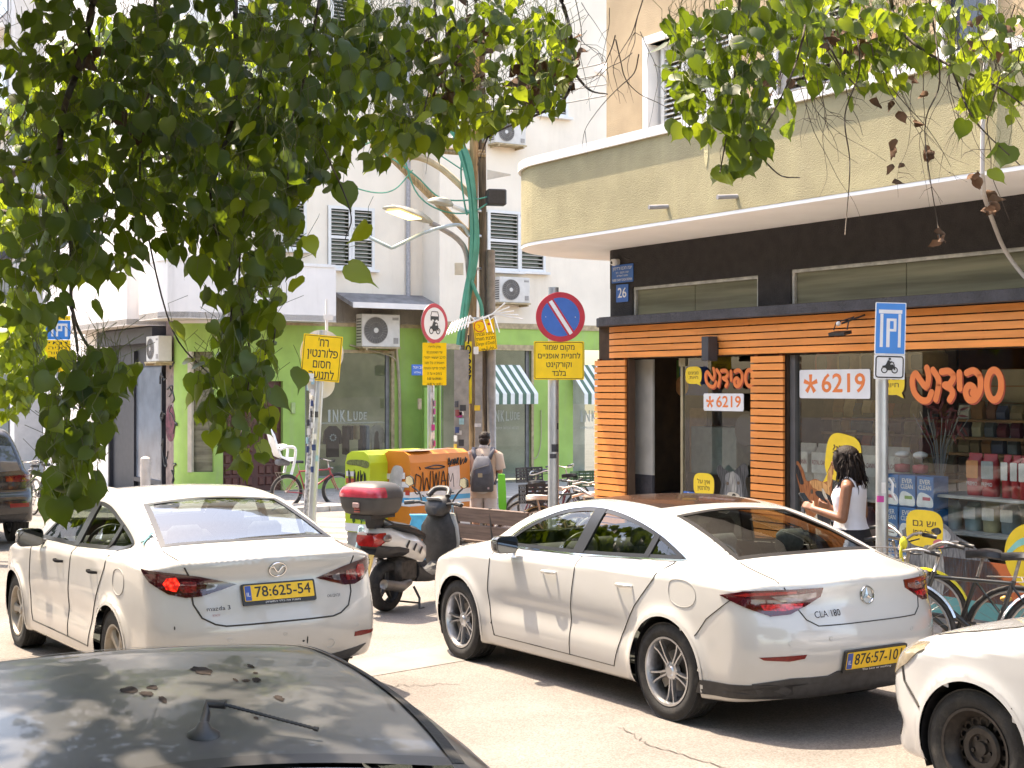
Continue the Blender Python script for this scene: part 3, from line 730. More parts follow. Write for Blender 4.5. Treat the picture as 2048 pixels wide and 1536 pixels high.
M_OCHRE=mat('ochre_stucco',(.40,.30,.19),.95,var=.14,scale=2.0,bump=.8,bscale=110,dirt=.2,dirtcol=(.3,.22,.12))
M_WHITEP=mat('white_wall_paint',(.76,.74,.72),.8,var=.05,scale=2.6,bump=.1,dirt=.3,dirtcol=(.42,.38,.33),dstretch=(3,3,.5))
M_BLACKW=mat('black_stucco',(.035,.030,.030),.9,var=.2,scale=8,bump=.9,bscale=70)
M_LEDGE=mat('slate_render',(.07,.068,.078),.85,var=.2,scale=5,bump=.8,bscale=40)
M_ORANGE=mat('orange_slat',(.82,.285,.065),.6,var=.10,scale=3,bump=.12,bscale=90,stretch=(.6,1,6),dirt=.25,dirtcol=(.55,.19,.06),rnd=.10)
M_GLAZE=glassmat('shop_glass',(.88,.90,.88))
M_OLDGLASS=mat('dusty_glass',(.20,.185,.125),.22,var=.35,scale=2.2,stretch=(.25,1,5),dirt=.3,dirtcol=(.3,.28,.22))
shop=thingM('corner_building','corner building with orange slatted pet shop below an olive balcony, on the right','building',SF)
A=11.0
z_b0,z_b1=fz(1823,700.6),fz(1823,618)
z_l0,z_l1=z_b1+.005,fz(1823,591.5,.22)
z_s=fz(1823,410.5)
aL,aD0,aD1,aP0,aP1=0,fa(1260),fa(1512),fa(1512),fa(1577)
pitch=(z_b1-z_b0)/5
first=None
for k in range(5):
 z=z_b0+k*pitch
 o=sweep(path_round(A,.075,.45,2.2),z+.007,z+pitch-.006,.025).build('slat',M_ORANGE,shop);
slp=.0762;n=int((z_b0-GRD)/slp)
f1=f2=None
for k in range(n):
 z=z_b0-.006-(k+1)*slp
 if f1 is None:
  f1=sweep([(aD0,-.075),(.06,-.075),(.0,-.065),(-.045,-.045),(-.065,0),(-.075,.06),(-.075,.62)],0,slp-.014,.025).build('slat',M_ORANGE,shop)
  m=MB();m.bx(aP0,aP1,-.075,-.05,0,slp-.014);f2=m.build('slat',M_ORANGE,shop);o1,o2=f1,f2
 else:o1=inst(f1,shop);o2=inst(f2,shop)
 o1.location=(0,0,z);o2.location=(0,0,z)
M_BATT=mat('dark_batten',(.20,.06,.02),.8)
m=MB()
for x in [.5+.42*i for i in range(25)]:MB().bx(x,x+.05,-.05,-.012,z_b0,z_b1).build('batten',M_BATT,shop)
for x in (aD0-.06,.3,.02,aP0+.03,aP1-.08):MB().bx(x,x+.045,-.05,-.012,GRD,z_b0).build('batten',M_BATT,shop)
m.bx(-.05,-.012,.3,.345,GRD,z_b0);m.build('batten',mat('dark_batten',(.20,.06,.02),.8),shop)
m=MB();m.bx(.0,A,-.012,.16,z_b0-.0,z_l1+.02);m.bx(.0,aD0-.01,-.012,.05,GRD-.4,z_b0);m.bx(aP0+.01,aP1-.01,-.012,.05,GRD-.4,z_b0);m.bx(-.012,.2,.16,9,GRD-.4,z_b0)
m.bx(-.012,.2,.2,9,z_b0,z_l1);m.build('backing_wall',mat('backing_dark',(.06,.035,.02),.9,var=.2),shop)
sweep(path_round(A,.22,.45,4),z_l0,z_l1,.5).build('ledge',M_LEDGE,shop)
wx=[(fa(1265),fa(1516)),(fa(1581),10.2)];wz=[(z_l1+.004,fz(1390,562)),(z_l1+.004,fz(1700,527))];sx=(.02,fa(1233))
holed(.42,A,z_l1,z_s,0,.2,[(wx[0][0],wx[0][1],wz[0][0],wz[0][1]),(wx[1][0],wx[1][1],wz[1][0],wz[1][1])]).build('black_wall',M_BLACKW,shop)
zq=fz(1233,575)
sweep([p for p in path_round(.42,0,.30,5)],zq,z_s,.2).build('black_wall',M_BLACKW,shop);sweep(path_round(.42,0,.30,.35)[:5],z_l1,zq,.2).build('black_wall',M_BLACKW,shop)
sweep(path_round(.42,-.05,.30,5)[5:],z_l1,zq,.02).build('corner_pane',M_OLDGLASS,shop)
for (x0,x1),(z0,z1) in zip(wx,wz):
 m=MB();w=.035
 m.bx(x0,x1,.02,.07,z1-w,z1-.002);m.bx(x0+.002,x0+w,.02,.07,z0,z1-w);m.bx(x1-w,x1-.002,.02,.07,z0,z1-w)
 fr=m.build('window_frame',mat('old_window_paint',(.52,.50,.46),.8,var=.2,scale=10,dirt=.4),shop)
 xs=[x0+w,x0+(x1-x0)*.5,x1-w] if x1-x0<4 else [x0+w]+[x0+1.45*k for k in range(1,6)]+[x1-w]
 for a,b in zip(xs[:-1],xs[1:]):
  m=MB();m.bx(a+.004,b-.004,.05,.056,z0,z1-w);m.build('pane',M_OLDGLASS,fr)
m=MB();m.bx(.4,A,.9,.95,z_l1-.1,z_s);m.bx(.4,A,.22,.9,z_l1-.12,z_l1-.1);m.build('mezzanine_wall',mat('mezzanine',(.34,.31,.24),.9,var=.25,scale=1.5,stretch=(.4,1,5)),shop)
rr=random.Random(4)
for k in range(4):
 m=MB();x=(.9,3.4,4.5,6.2)[k];m.bx(x,x+(.55,.9,.8,1.2)[k],.5,.8,z_l1-.1,z_l1+(.10,.14,.22,.12)[k]);m.build('stored_box',mat('box_board',(.42,.36,.27),.9,var=.2),shop)
OFF=1.12;rb=.35
SD=.93;pr=path_round(A,OFF,rb,6,16,SD);zc0,zc1=fz(1766,163.6,OFF),fz(1766,163.6,OFF)+.095
sweep(pr,z_s,zc0,.14).build('balcony_wall',M_OLIVE,shop)
sweep(path_round(A,OFF+.035,rb,6,16,SD+.035),zc0,zc1,.24).build('balcony_cap',M_WHITEP,shop)
m=MB();q=[(p[0]*.999+.0,p[1]*.995) for p in pr];n_=len(q);q2=q+[(A,6)];m.prism(q2,z_s-.035,z_s-.001);m.build('balcony_soffit',mat('soffit_white',(.88,.87,.86),.85,var=.03,scale=2,dirt=.12,dirtcol=(.66,.6,.54)),shop)
m=MB();m.prism([(p[0]*.98,p[1]*.98) for p in pr]+[(A,6)],z_s+.02,z_s+.1);m.build('balcony_floor',M_WHITEP,shop)
for (px,py) in ((1330,415),(1468,395)):
 a=fa(px,OFF);z=fz(px,py,OFF);m=MB();m.cyl((a+.05,-OFF+.05,z+.01),(a,-OFF-.20,z-.01),.022,n=12);m.cyl((a,-OFF-.201,z-.01),(a,-OFF-.19,z-.01),.017,n=12);m.build('drain_spout',mat('spout_grey',(.3,.29,.3),.6),shop)
m=MB();a=fa(1412,OFF);z=fz(1412,300,OFF);m.prism(shape([(a-.03,z+.16),(a+.03,z+.17),(a+.035,z-.05),(a+.01,z-.16),(a-.01,z-.12),(a-.025,z)],4),0,.004,Matrix.Translation((0,-OFF-.001,0))@FLAT);m.build('paint_drip',mat('drip_pale',(.55,.48,.27),.9,bump=.6),shop)
ZT=11.5;uw=[(fa(1297),fa(1462),z_s+.3,fz(1300,88)),(fa(1556),fa(1692),z_s+.2,7.2),(fa(1890),fa(1985),zc1-.35,7.0)]
a0=fa(1213)
holed(a0,A,z_s+.1,ZT,0,.25,uw).build('upper_wall',M_OCHRE,shop)
m=MB();m.bx(a0,a0+.25,.25,9,z_s+.1,ZT);m.build('upper_wall',M_OCHRE,shop)
m=MB();m.bx(a0,A,.25,9,ZT,ZT+.3);m.build('roof',M_WHITEP,shop)
M_SHUT=mat('white_shutter',(.62,.61,.58),.6,var=.08,scale=6,dirt=.3,dirtcol=(.4,.37,.32));M_SHUTG=mat('grey_shutter',(.36,.35,.33),.6,var=.1)
def shutter(par,x0,x1,z0,z1,y,m,leaves=2,pitch=.055,rows=1,name='shutter',fw=.06,tilt=38,slatm=None):
 for i in range(leaves):
  a=x0+(x1-x0)*i/leaves+.004;b=x0+(x1-x0)*(i+1)/leaves-.004;f=MB();f.bx(a,a+fw,y-.02,y+.02,z0,z1);f.bx(b-fw,b,y-.02,y+.02,z0,z1)
  cuts=[z0+(z1-z0)*k/rows for k in range(rows+1)];zz=[]
  f.bx(a+fw,b-fw,y-.018,y+.018,z0,z0+fw);f.bx(a+fw,b-fw,y-.018,y+.018,z1-fw,z1);
  for c in cuts[1:-1]:f.bx(a+fw,b-fw,y-.018,y+.018,c-fw/2,c+fw/2)
  fo=f.build(name,m,par);s_=MB()
  for k in range(rows):
   q0=cuts[k]+fw*(1 if k==0 else.5);q1=cuts[k+1]-fw*(1 if k==rows-1 else.5);n=max(2,int((q1-q0)/pitch))
   for j in range(n):s_.box(((a+b)/2,y,q0+(j+.5)*(q1-q0)/n),(b-a-2*fw-.002,.045,.008),(R(tilt),0,0))
  so=stuff(s_.build('louvre',slatm or m,fo))
fw=uw[0];m=MB();t_=.07
m.bx(fw[0]-t_,fw[0]+.02,-.03,.2,fw[2],fw[3]+.02);m.bx(fw[0]-t_,fw[1]+t_,-.035,.2,fw[3]-.0,fw[3]+.09);m.bx(fw[1],fw[1]+t_,-.03,.2,fw[2],fw[3]);m.build('window_surround',M_WHITEP,shop)
shutter(shop,fw[0]+.09,fw[1]-.02,fw[2],fw[3]-.03,.12,M_SHUT,3,.055,2)
fw=uw[1];shutter(shop,fw[0],fw[1],fw[2],fw[3],.06,M_SHUTG,2,.06,3,fw=.09)
m=MB();m.bx(fw[0]-.10,fw[0],-.03,.1,fw[2],fw[3]);m.bx(fw[1],fw[1]+.1,-.03,.1,fw[2],fw[3]);m.bx((fw[0]+fw[1])/2-.03,(fw[0]+fw[1])/2+.03,-.02,.05,fw[2],fw[3]);m.build('window_surround',mat('pale_frame',(.60,.61,.66),.6),shop)
m=MB();m.bx(fw[0]-.9,fw[1]+1.6,-.55,-.50,zc1,zc1+.10);m.build('balcony_shelf',mat('terracotta_tile',(.62,.36,.22),.8,var=.15),shop)
fw=uw[2];m=MB();m.bx(fw[0]-.06,fw[0],-.04,.1,fw[2],fw[3]);m.bx(fw[1],fw[1]+.06,-.04,.1,fw[2],fw[3]);m.build('window_surround',M_WHITEP,shop);m=MB();m.bx(fw[0],fw[1],.08,.09,fw[2],fw[3]);m.build('pane',mat('dim_pane',(.05,.06,.08),.08,var=.2),shop)
m=MB();m.bx(a0+.3,A,1.6,1.65,z_s+.1,ZT);m.build('inner_wall',mat('room_dark',(.10,.09,.08),.9),shop)
m=MB();a1=fa(1210,.0);z1=fz(1228,130);m.cyl((a0-.05,.12,z1),(a0-.28,.05,z1+.02),.11,.04,12);m.build('wall_spotlight',M_WHITEP,shop,True)
M_FRAME=mat('grey_window_frame',(.17,.17,.175),.5,.3,var=.1)
zt=z_b0-.012
m=MB();xg0=aP1;m.bx(xg0,xg0+.07,.02,.10,GRD,zt);m.bx(xg0,A,.03,.09,GRD-.1,GRD+.12);m.build('window_frame',M_FRAME,shop)
edges=[xg0+.075,fa(1806),fa(1872),A];edges=[xg0+.075,xg0+2.05,A]
for a,b in zip(edges[:-1],edges[1:]):m=MB();m.bx(a+.004,b-.004,.05,.058,GRD+.12,zt);m.build('shop_pane',M_GLAZE,shop)
dx=fa(1353);m=MB();m.bx(dx,aD1,.10,.108,GRD,zt);m.build('shop_pane',M_GLAZE,shop)
m=MB();m.bx(dx-.035,dx+.004,.085,.12,GRD,zt);m.bx(dx-.06,dx+.05,.08,.13,zt-.09,zt);m.build('door_post',mat('brass_grey',(.34,.29,.2),.45,.5),shop)
SHX=A;SHD=5.0
m=MB();m.bx(.2,SHX,0,SHD,GRD-.3,GRD+.003);m.build('shop_floor',mat('shop_floor_tile',(.62,.60,.57),.5,var=.1),shop)
m=MB();m.bx(.2,SHX,.2,SHD,z_b1,z_b1+.05);m.build('shop_ceiling',mat('shop_ceiling_paint',(.82,.80,.76),.9),shop)
M_SHOPW=mat('shop_wall',(.66,.58,.48),.9,var=.06);m=MB();m.bx(.2,SHX,SHD,SHD+.1,GRD,z_b1);m.bx(SHX,SHX+.1,.2,SHD,GRD,z_b1);m.build('shop_wall',M_SHOPW,shop)
m=MB();m.bx(.2,5.2,SHD-.02,SHD,2.0,z_b1);m.bx(6.1,9.5,1.15,1.17,fz(1990,735),z_b1);m.build('orange_panel',mat('orange_board',(.62,.15,.015),.6,var=.1),shop)
x0=aD0;m=MB();m.bx(x0-.008,x0+.02,-.03,.06,GRD,zt);m.build('door_jamb',mat('brown_jamb',(.10,.06,.04),.7),shop)
m=MB();zs=fz(1290,953);m.bx(fa(1266,-.22),fa(1305,-.22),.22,.25,zs,zt);m.build('door_pier',mat('grey_pier',(.50,.48,.44),.85,var=.08,scale=5),shop);m=MB();m.bx(fa(1266,-.22),fa(1305,-.22),.215,.25,GRD,zs-.002);m.build('pier_base',M_LEDGE,shop)
# prints on the shop glass and goods behind it
M_OPRINT=mat('orange_print',(.78,.20,.05),.55,var=.03);M_OSHADE=mat('maroon_print',(.38,.06,.03),.6,var=.03)
M_YPRINT=mat('yellow_print',(.80,.56,.03),.55,var=.05,scale=10);M_BROWNP=mat('brown_print',(.10,.05,.02),.6,var=0)
M_CARD=mat('white_card',(.72,.72,.74),.6,var=.03)
def dec(px,py,off=-.046):return (fa(px,off),-off,fz(px,py,off))
def sz(px0,px1,py0,py1,off=-.046):
 x0,x1=fa(px0,off),fa(px1,off);pm=(px0+px1)/2;z0,z1=fz(pm,py1,off),fz(pm,py0,off);return (x0+x1)/2,(z0+z1)/2,x1-x0,z1-z0
def on_glass(name,label,cat,x,z,y=.046,rot=0,group=None):
 return thingM(name,label,cat,SF@upr(x,y,z)@Matrix.Rotation(rot,4,'Z'),group)
def number_card(px0,px1,py0,py1,label):
 x,z,w,h=sz(px0,px1,py0,py1);t=on_glass('number_card',label,'sign',x,z,.046,0,'phone number cards on the shop glass')
 m=MB();m.prism(rrect(w,h,.02),0,.006);m.build('card',M_CARD,t)
 text('6219',h*.86,M_OPRINT,t,Matrix.Translation((w*.13,0,.0065)),width=w*.60,ext=.0006,bold=.022,ys=1.05)
 m=MB()
 for k in range(5):
  a=R(90+72*k);d=Vector((math.cos(a),math.sin(a),0));n=Vector((-d.y,d.x,0));c=Vector((-w*.335,-h*.0,0));r=h*.34
  m.prism([tuple((c+n*r*.13)[:2]),tuple((c-n*r*.13)[:2]),tuple((c+d*r-n*r*.24)[:2]),tuple((c+d*r+n*r*.24)[:2])],.006,.0075+k*.0001)
 m.build('star_sign',M_OPRINT,t)
number_card(1600,1741,739,797,'larger white card with orange number 6219 on the shop window')
number_card(1408,1488,787,822,'smaller white card with orange number 6219 beside the shop door')
def logo(px0,px1,py0,py1,label):
 x,z,w,h=sz(px0,px1,py0,py1);t=on_glass('shop_name',label,'sign',x,z,.046,0,'shop names on the glass')
 S_=[[(1815+58*math.cos(a),298+92*math.sin(a)) for a in np.linspace(0,6.2832,25)],[(1590,222),(1650,208),(1700,250),(1700,330),(1655,388),(1600,385),(1582,335),(1612,300),(1652,318),(1640,350)],[(1528,220),(1532,320)],[(1375,212),(1440,210),(1478,245),(1445,292),(1402,298),(1455,322),(1470,355),(1445,392)],[(1300,200),(1345,255),(1348,310),(1325,390)],[(1245,185),(1262,250),(1240,310),(1185,262),(1145,222),(1115,262),(1130,340),(1190,392),(1255,395),(1288,345)]]
 for k,pts in enumerate(S_):
  q=crom([((x_-1500)/800*w,(298-y_)/210*h) for x_,y_ in pts],5)
  for (dz,dx,mm,nm) in ((0,.012,M_OSHADE,'letter_shade'),(.0035,0,M_OPRINT,'letter')):
   m=MB();n_=len(q);r_=h*.105
   for i,c in enumerate(q):m.prism(circ(r_,10,c[0]+dx,c[1]-dx),dz+i*.00001,dz+.002+i*.00001)
   m.ribbon([(c[0]+dx,c[1]-dx,dz+.0021) for c in q],2*r_,(0,0,1));m.build(nm,mm,t)
logo(1822,2010,737,803,'big orange Hebrew shop name on the wide window');logo(1410,1510,738,774,'small orange Hebrew shop name beside the door')
def bubble(px0,px1,py0,py1,lines,label,tail=(1,-1),rot=0,tw=.62):
 x,z,w,h=sz(px0,px1,py0,py1);t=on_glass('speech_bubble',label,'sign',x,z,.044,rot,'yellow speech bubbles on the shop glass')
 q=[(w/2*math.copysign(abs(math.cos(a))**.62,math.cos(a)),h/2*math.copysign(abs(math.sin(a))**.62,math.sin(a))) for a in np.linspace(0,2*np.pi,41)[:-1]]
 for (dz,dx,mm) in ((0,.012,M_BROWNP),(.003,0,M_YPRINT)):
  m=MB();m.prism([(p[0]+dx*.6,p[1]-dx*.3) for p in q],dz,dz+.002)
  tx,ty=tail;m.prism([(tx*w*.10+dx*.6,ty*h*.44-dx*.3),(tx*w*.36+dx*.6,ty*h*.34-dx*.3),(tx*w*.47+dx*.6,ty*h*.62-dx*.3)],dz+.0003,dz+.0023);m.build('bubble_shape',mm,t)
 for i,s_ in enumerate(lines):
  text(s_,h*.26,M_BROWNP,t,Matrix.Translation((0,h*(.13-.27*i) if len(lines)>1 else 0,.0058)),width=w*tw*(1 if i==0 else.95),ext=.0004,bold=.012)
bubble(1372,1404,733,768,[heb('מבינים'),heb('חיות.')],'small yellow bubble reading in Hebrew beside the small shop name')
bubble(1388,1429,946,993,[heb('אין על'),heb('פלורנטין')],'yellow bubble above the blue wheelchair sticker')
bubble(1652,1722,868,965,[heb('הלו"ז?'),heb('חיים?')],'yellow bubble partly behind the head of the woman',(-1,-1),R(-10))
bubble(1813,1887,1020,1094,[heb('יש גם'),heb('משלוחים!')],'yellow bubble in front of the blue litter boxes')
bubble(1757,1810,735,790,[heb('מבינים'),heb('חיות.')],'yellow bubble behind the P sign pole')
x,z,w,h=sz(1367,1389,983,1006);t=on_glass('wheelchair_sticker','blue wheelchair sticker low on the shop door glass','sticker',x,z)
m=MB();m.prism(rrect(w,h,.008),0,.002);m.build('sticker_face',M_BLUE,t);m=MB();m.tube([(w*.16*math.cos(a)-.005,-h*.14+w*.16*math.sin(a),.003) for a in np.linspace(R(110),R(400),14)],.006,5);m.tube([(-.01,h*.28,.003),(-.01,h*.0,.003),(w*.18,h*.0,.003),(w*.3,-h*.22,.003)],.007,5);m.ell((-.012,h*.34,.003),(.012,.012,.002));m.build('wheelchair_mark',M_WHITE,t)
FURS={}
def fur(name,c,c2,st=(40,6,6),sc=1.5):return mat(name,c,.9,var=.3,col2=c2,scale=sc,stretch=st,bump=.4,bscale=3,detail=8,mix=(.3,.7))
def print_animal(label,px0,px1,py0,py1,layers,name,cat):
 x,z,w,h=sz(px0,px1,py0,py1);t=on_glass(name,label,cat,x,z,.042,0,'animal prints on the shop glass')
 for i,(nm,mm,pts) in enumerate(layers):
  m=MB();q=[((p[0]-.5)*w,(.5-p[1])*h,*p[2:]) for p in pts];m.prism(shape(q,5),.0006*i,.0006*i+.002);m.build(nm,mm,t)
f1=fur('fur_russet',(.25,.075,.03),(.45,.17,.06));f2=fur('fur_ginger',(.50,.22,.07),(.72,.40,.16));f3=fur('fur_cream',(.52,.44,.33),(.72,.66,.55));f4=fur('fur_black',(.012,.011,.012),(.05,.045,.045));f5=fur('fur_grey',(.07,.07,.075),(.26,.26,.26));f6=fur('fur_slate',(.015,.015,.018),(.09,.09,.09))
eye=mat('print_eye',(.08,.05,.03),.3,var=.2);pink=mat('print_pink',(.6,.16,.17),.6)
print_animal('print of a brown shepherd dog with upright ears on the window by the woman',1588,1668,915,1092,[('coat',f3,[(.30,.62),(.55,.58),(.85,.62),(1.0,.9),(.95,1.0,'c'),(.5,1.0,'c'),(.36,.8)]),('chest',f4,[(.62,.58),(.85,.55),(.92,.75),(.88,.93),(.76,.90),(.62,.72)]),('head',f1,[(.02,.12,'c'),(.10,.05),(.25,.15),(.34,.27),(.55,.24),(.74,.26),(.86,.14),(.97,.02,'c'),(1.0,.14),(.96,.34),(.94,.44),(.80,.55),(.64,.60),(.5,.68),(.34,.66),(.24,.5),(.14,.34)]),('brow',f2,[(.42,.27),(.60,.255),(.78,.28),(.90,.34),(.90,.42),(.74,.44),(.60,.36),(.5,.34)]),('ear',f2,[(.86,.18),(.96,.07),(.98,.18),(.93,.30),(.86,.32)]),('ear',f4,[(.05,.13),(.11,.10),(.2,.20),(.26,.3),(.16,.3)]),('muzzle',f4,[(.56,.385),(.66,.37),(.82,.39),(.97,.44),(.99,.50),(.90,.51),(.74,.47),(.6,.43)]),('stripe',f3,[(.72,.34),(.77,.36),(.86,.44),(.82,.46),(.74,.40)]),('eye',eye,circ(.028,10,.47,.385))],'dog_print','dog print')
print_animal('print of a shaggy grey terrier on the glass beside the shop door',1432,1500,925,1010,[('coat',f6,[(.02,.16,'c'),(.14,.08),(.28,.18),(.5,.22),(.68,.1),(.82,.0),(.93,.06),(.97,.24),(.88,.38),(.92,.6),(1.0,.85),(1.0,1.0,'c'),(.18,1.0,'c'),(.12,.8),(.17,.5),(.06,.32)]),('face',f5,[(.30,.30),(.5,.22),(.68,.30),(.76,.48),(.8,.7),(.84,.95),(.6,.99),(.34,.96),(.26,.74),(.3,.5)]),('brow',fur('fur_pale',(.14,.14,.135),(.40,.39,.36)),[(.45,.25),(.55,.22),(.6,.42),(.62,.66),(.52,.72),(.44,.62),(.42,.4)]),('beard',MATS['fur_cream'],[(.36,.74),(.5,.7),(.68,.74),(.76,.9),(.66,.99),(.5,.99),(.36,.95)]),('eye',eye,circ(.04,10,.36,.5)),('eye',eye,circ(.04,10,.68,.47)),('nose',f4,circ(.055,12,.55,.78))],'dog_print','dog print')
print_animal('print of a grey cat with pink tongue and raised head low on the window',1800,2040,1046,1215,[('coat',f5,[(.02,.16,'c'),(.10,.10),(.2,.05),(.32,.0),(.42,.05),(.5,.16),(.62,.24),(.76,.40),(.88,.62),(.96,.9),(.9,1.0,'c'),(.14,1.0,'c'),(.12,.7),(.06,.45)]),('muzzle',fur('fur_lightgrey',(.3,.3,.31),(.6,.6,.6)),[(.14,.2),(.24,.1),(.34,.06),(.44,.14),(.42,.26),(.3,.34),(.2,.3)]),('tongue',pink,[(.30,.25),(.36,.22),(.39,.29),(.35,.35),(.31,.32)]),('nose',f6,[(.28,.12),(.34,.08),(.37,.13),(.33,.17)]),('chest',MATS['fur_pale'],[(.2,.36),(.36,.36),(.4,.7),(.34,.98),(.2,.95)])],'cat_print','cat print')
def vinyl(px0,px1,py0,py1,m,nm,i,lab):
 x0,x1=fa(px0),min(A,fa(px1));zz1=fz(px0,py0);zz0=max(GRD+.12,zz1-(py1-py0)/250);mb=MB(SF);mb.bx(x0,x1,.040-.001*i,.0475-.001*i,zz0,zz1);o=mb.build(nm,m);tag(o,lab,'window vinyl','vinyl on the shop window');return o
vinyl(1840,2600,1108,1200,mat('orange_vinyl',(.55,.13,.035),.6,var=.05),'vinyl_band',0,'orange vinyl band across the lower shop window');vinyl(1840,2600,1186,1240,mat('teal_vinyl',(.10,.30,.29),.6,var=.05),'vinyl_band',1,'teal vinyl band at the foot of the shop window')
x,z,w,h=sz(2010,2120,1065,1160);t=on_glass('vinyl_ball','yellow and turquoise ball print at the right end of the shop window','window vinyl',x,z,.040,0,'vinyl on the shop window')
m=MB();m.prism(circ(w/2,40),0,.003);m.build('ball',M_YPRINT,t);m=MB();m.prism(shape([(-w*.45,.02,'c'),(-.1,.14),(w*.3,.2),(w*.3,.15),(-.1,.08),(-w*.47,-.04,'c')],5),.003,.005);m.build('stripe',mat('turquoise_print',(.2,.5,.45),.6),t)
rg=random.Random(11)
def inside(px,py,d):return Vector((fa(px,-d),d,fz(px,py,-d)))
GM={}
def gm(h,rough=.45):
 if h not in GM:GM[h]=mat('goods_'+h.strip('#'),h,rough,var=.12,scale=12)
 return GM[h]
def bag(x,y,z,w,h,d,col,label,group,print_=None,top='#d8d4cc',txt=None,cat='pet food bag'):
 t=thingM('food_bag',label,cat,SF@Matrix.Translation((x,y,z)),group);m=MB();rings=[]
 for (f,s,dd) in ((0,.94,.9),(.06,1,1),(.5,1.02,1.05),(.82,.98,.7),(.93,.94,.15),(1,.95,.06)):
  rings.append([(px_*s,py_*dd*d,h*f) for (px_,py_) in ((-w/2,-.3),(-w*.3,-.5),(w*.3,-.5),(w/2,-.3),(w/2,.3),(w*.3,.5),(-w*.3,.5),(-w/2,.3))])
 m.loft(rings);m.build('sack',gm(col),t,True,60)
 m=MB();m.prism(rrect(w*.86,h*.42,.01),0,.004,Matrix.Translation((0,-d*.525,h*.62))@FLAT);m.build('label_panel',gm(top),t)
 if txt:
  text(txt,h*.13,M_WHITE if print_=='w' else gm('#9a2434'),t,Matrix.Translation((0,-d*.535-.005,h*.28 if print_=='w' else h*.62))@FLAT,width=w*.78,ext=.0006)
 return t
def shelf(x0,x1,y0,y1,z,m,label):
 mb=MB(SF);mb.bx(x0,x1,y0,y1,z-.025,z);o=mb.build('shop_shelf',m);tag(o,label,'shelf','shelves in the pet shop');return o
M_SHELF=mat('shelf_metal',(.45,.45,.46),.5,.2,var=.06);M_WOODS=mat('shelf_wood',(.28,.14,.05),.6,var=.2,scale=3,stretch=(1,1,8))
d0=.55;zA=inside(1960,990,d0).z;zB=inside(1960,1062,d0).z;x0,x1=fa(1878,-d0),9.5
shelf(x0,x1,.3,.85,zA,M_SHELF,'upper pale shelf holding red cat food bags');shelf(x0,x1,.3,.85,zB,M_SHELF,'lower pale shelf holding pastel bags')
for k,px in enumerate((1952,1985,2022,2044,2064,2084)):
 p=inside(px,990,.5);bag(p.x,.5-.02*k,zA+.001,.15 if k<2 else.08,.38,.10,'#a8242e',('red cat food bag with ginger cat picture, first of the row','red cat food bag with grey cat picture, second of the row','red bag seen edge-on, third in the row','red bag edge-on, fourth in the row','red bag edge-on, fifth in the row','red bag edge-on, last of the row')[k],'red cat food bags in the window','w',('#c9875a','#8d9499','#d8d4d4','#cfcbcb','#d8d4d4','#cfcbcb')[k],'PREMIO' if k<2 else None)
for k,(px,c,lb) in enumerate(((1905,'#c4cdd0','pale blue-grey bag on the lower shelf, leftmost'),(1948,'#8aa0a4','blue-grey flat bag on the lower shelf, middle'),(1985,'#a8a07c','khaki flat bag on the lower shelf'),(2022,'#6d8088','slate flat bag on the lower shelf, rightmost'))):
 p=inside(px,1060,.55);bag(p.x,.55,zB+.001,.15,.26,.12,c,lb,'pastel bags on the lower shelf',None,'#dfe3e2')
for k,px in enumerate((1607,1650,1712,1742,1790)):
 p=inside(px,985,.9);bag(p.x,.95,inside(1690,990,.9).z,.30,.52,.22,'#d9d2cb',('white dog food sack nearest the left window edge','white dog food sack behind the shepherd print','white dog food sack behind the woman','white dog food sack just left of the P pole','white dog food sack right of the P pole')[k],'white sacks on the low shelf',None,'#eeebe8','ROYAL CANIN')
zz=inside(1690,990,.9).z;shelf(fa(1585,-.9),fa(1840,-.9),.65,1.2,zz,M_SHELF,'low shelf under the white dog food sacks');shelf(fa(1585,-.9),fa(1760,-.9),.65,1.2,zz-.40,M_SHELF,'bottom shelf with purple bags')
for k,px in enumerate((1610,1650,1690,1730)):
 p=inside(px,1060,.9);bag(p.x,.9,zz-.399,.22,.3,.2,('#5b6a70','#8c8f92','#8f6a86','#b08aa0')[k],('dark teal bag on the bottom shelf','grey bag on the bottom shelf','purple bag on the bottom shelf','pink-purple bag on the bottom shelf behind the woman')[k],'bags on the bottom shelf',None,'#d6c9d2')
bw,bh,bd=.20,.29,.2;px0=fa(1775,-.35)
for r_ in range(4):
 for c_ in range(3):
  x=px0+.12+c_*(bw+.012);z=GRD+.125+r_*(bh+.006)
  t=thingM('litter_box','blue and white cat litter box, %s row, %s column of the stack'%(('lowest','second','third','top')[r_],('left','middle','right')[c_]),'box',SF@Matrix.Translation((x,.35,z))@Matrix.Rotation(rg.uniform(-.04,.04),4,'Z'),'stack of cat litter boxes')
  m=MB();m.bx(-bw/2,bw/2,-bd/2,bd/2,0,bh,.004);m.build('carton',gm('#2f6fae'),t);m=MB();m.prism(shape([(-bw*.45,-bh*.45),(0,-bh*.46),(bw*.45,-bh*.45),(bw*.44,-bh*.2),(.02,-bh*.05),(-bw*.3,-bh*.02),(-bw*.46,-bh*.2)],4),0,.002,Matrix.Translation((0,-bd/2,bh/2))@FLAT);m.build('carton_print',gm('#dfe6ee'),t)
  text('EVER',.06,M_WHITE,t,Matrix.Translation((0,-bd/2-.001,bh*.82))@FLAT,width=bw*.62,ext=.0008,bold=.012);text('CLEAN',.06,M_WHITE,t,Matrix.Translation((0,-bd/2-.001,bh*.64))@FLAT,width=bw*.74,ext=.0008,bold=.012)
  m=MB();m.box((.02,-bd/2-.003,bh*.3),(.09,.003,.03));m.build('flavour_band',gm(('#b8506a','#6f9a4c','#b8506a')[c_]),t)
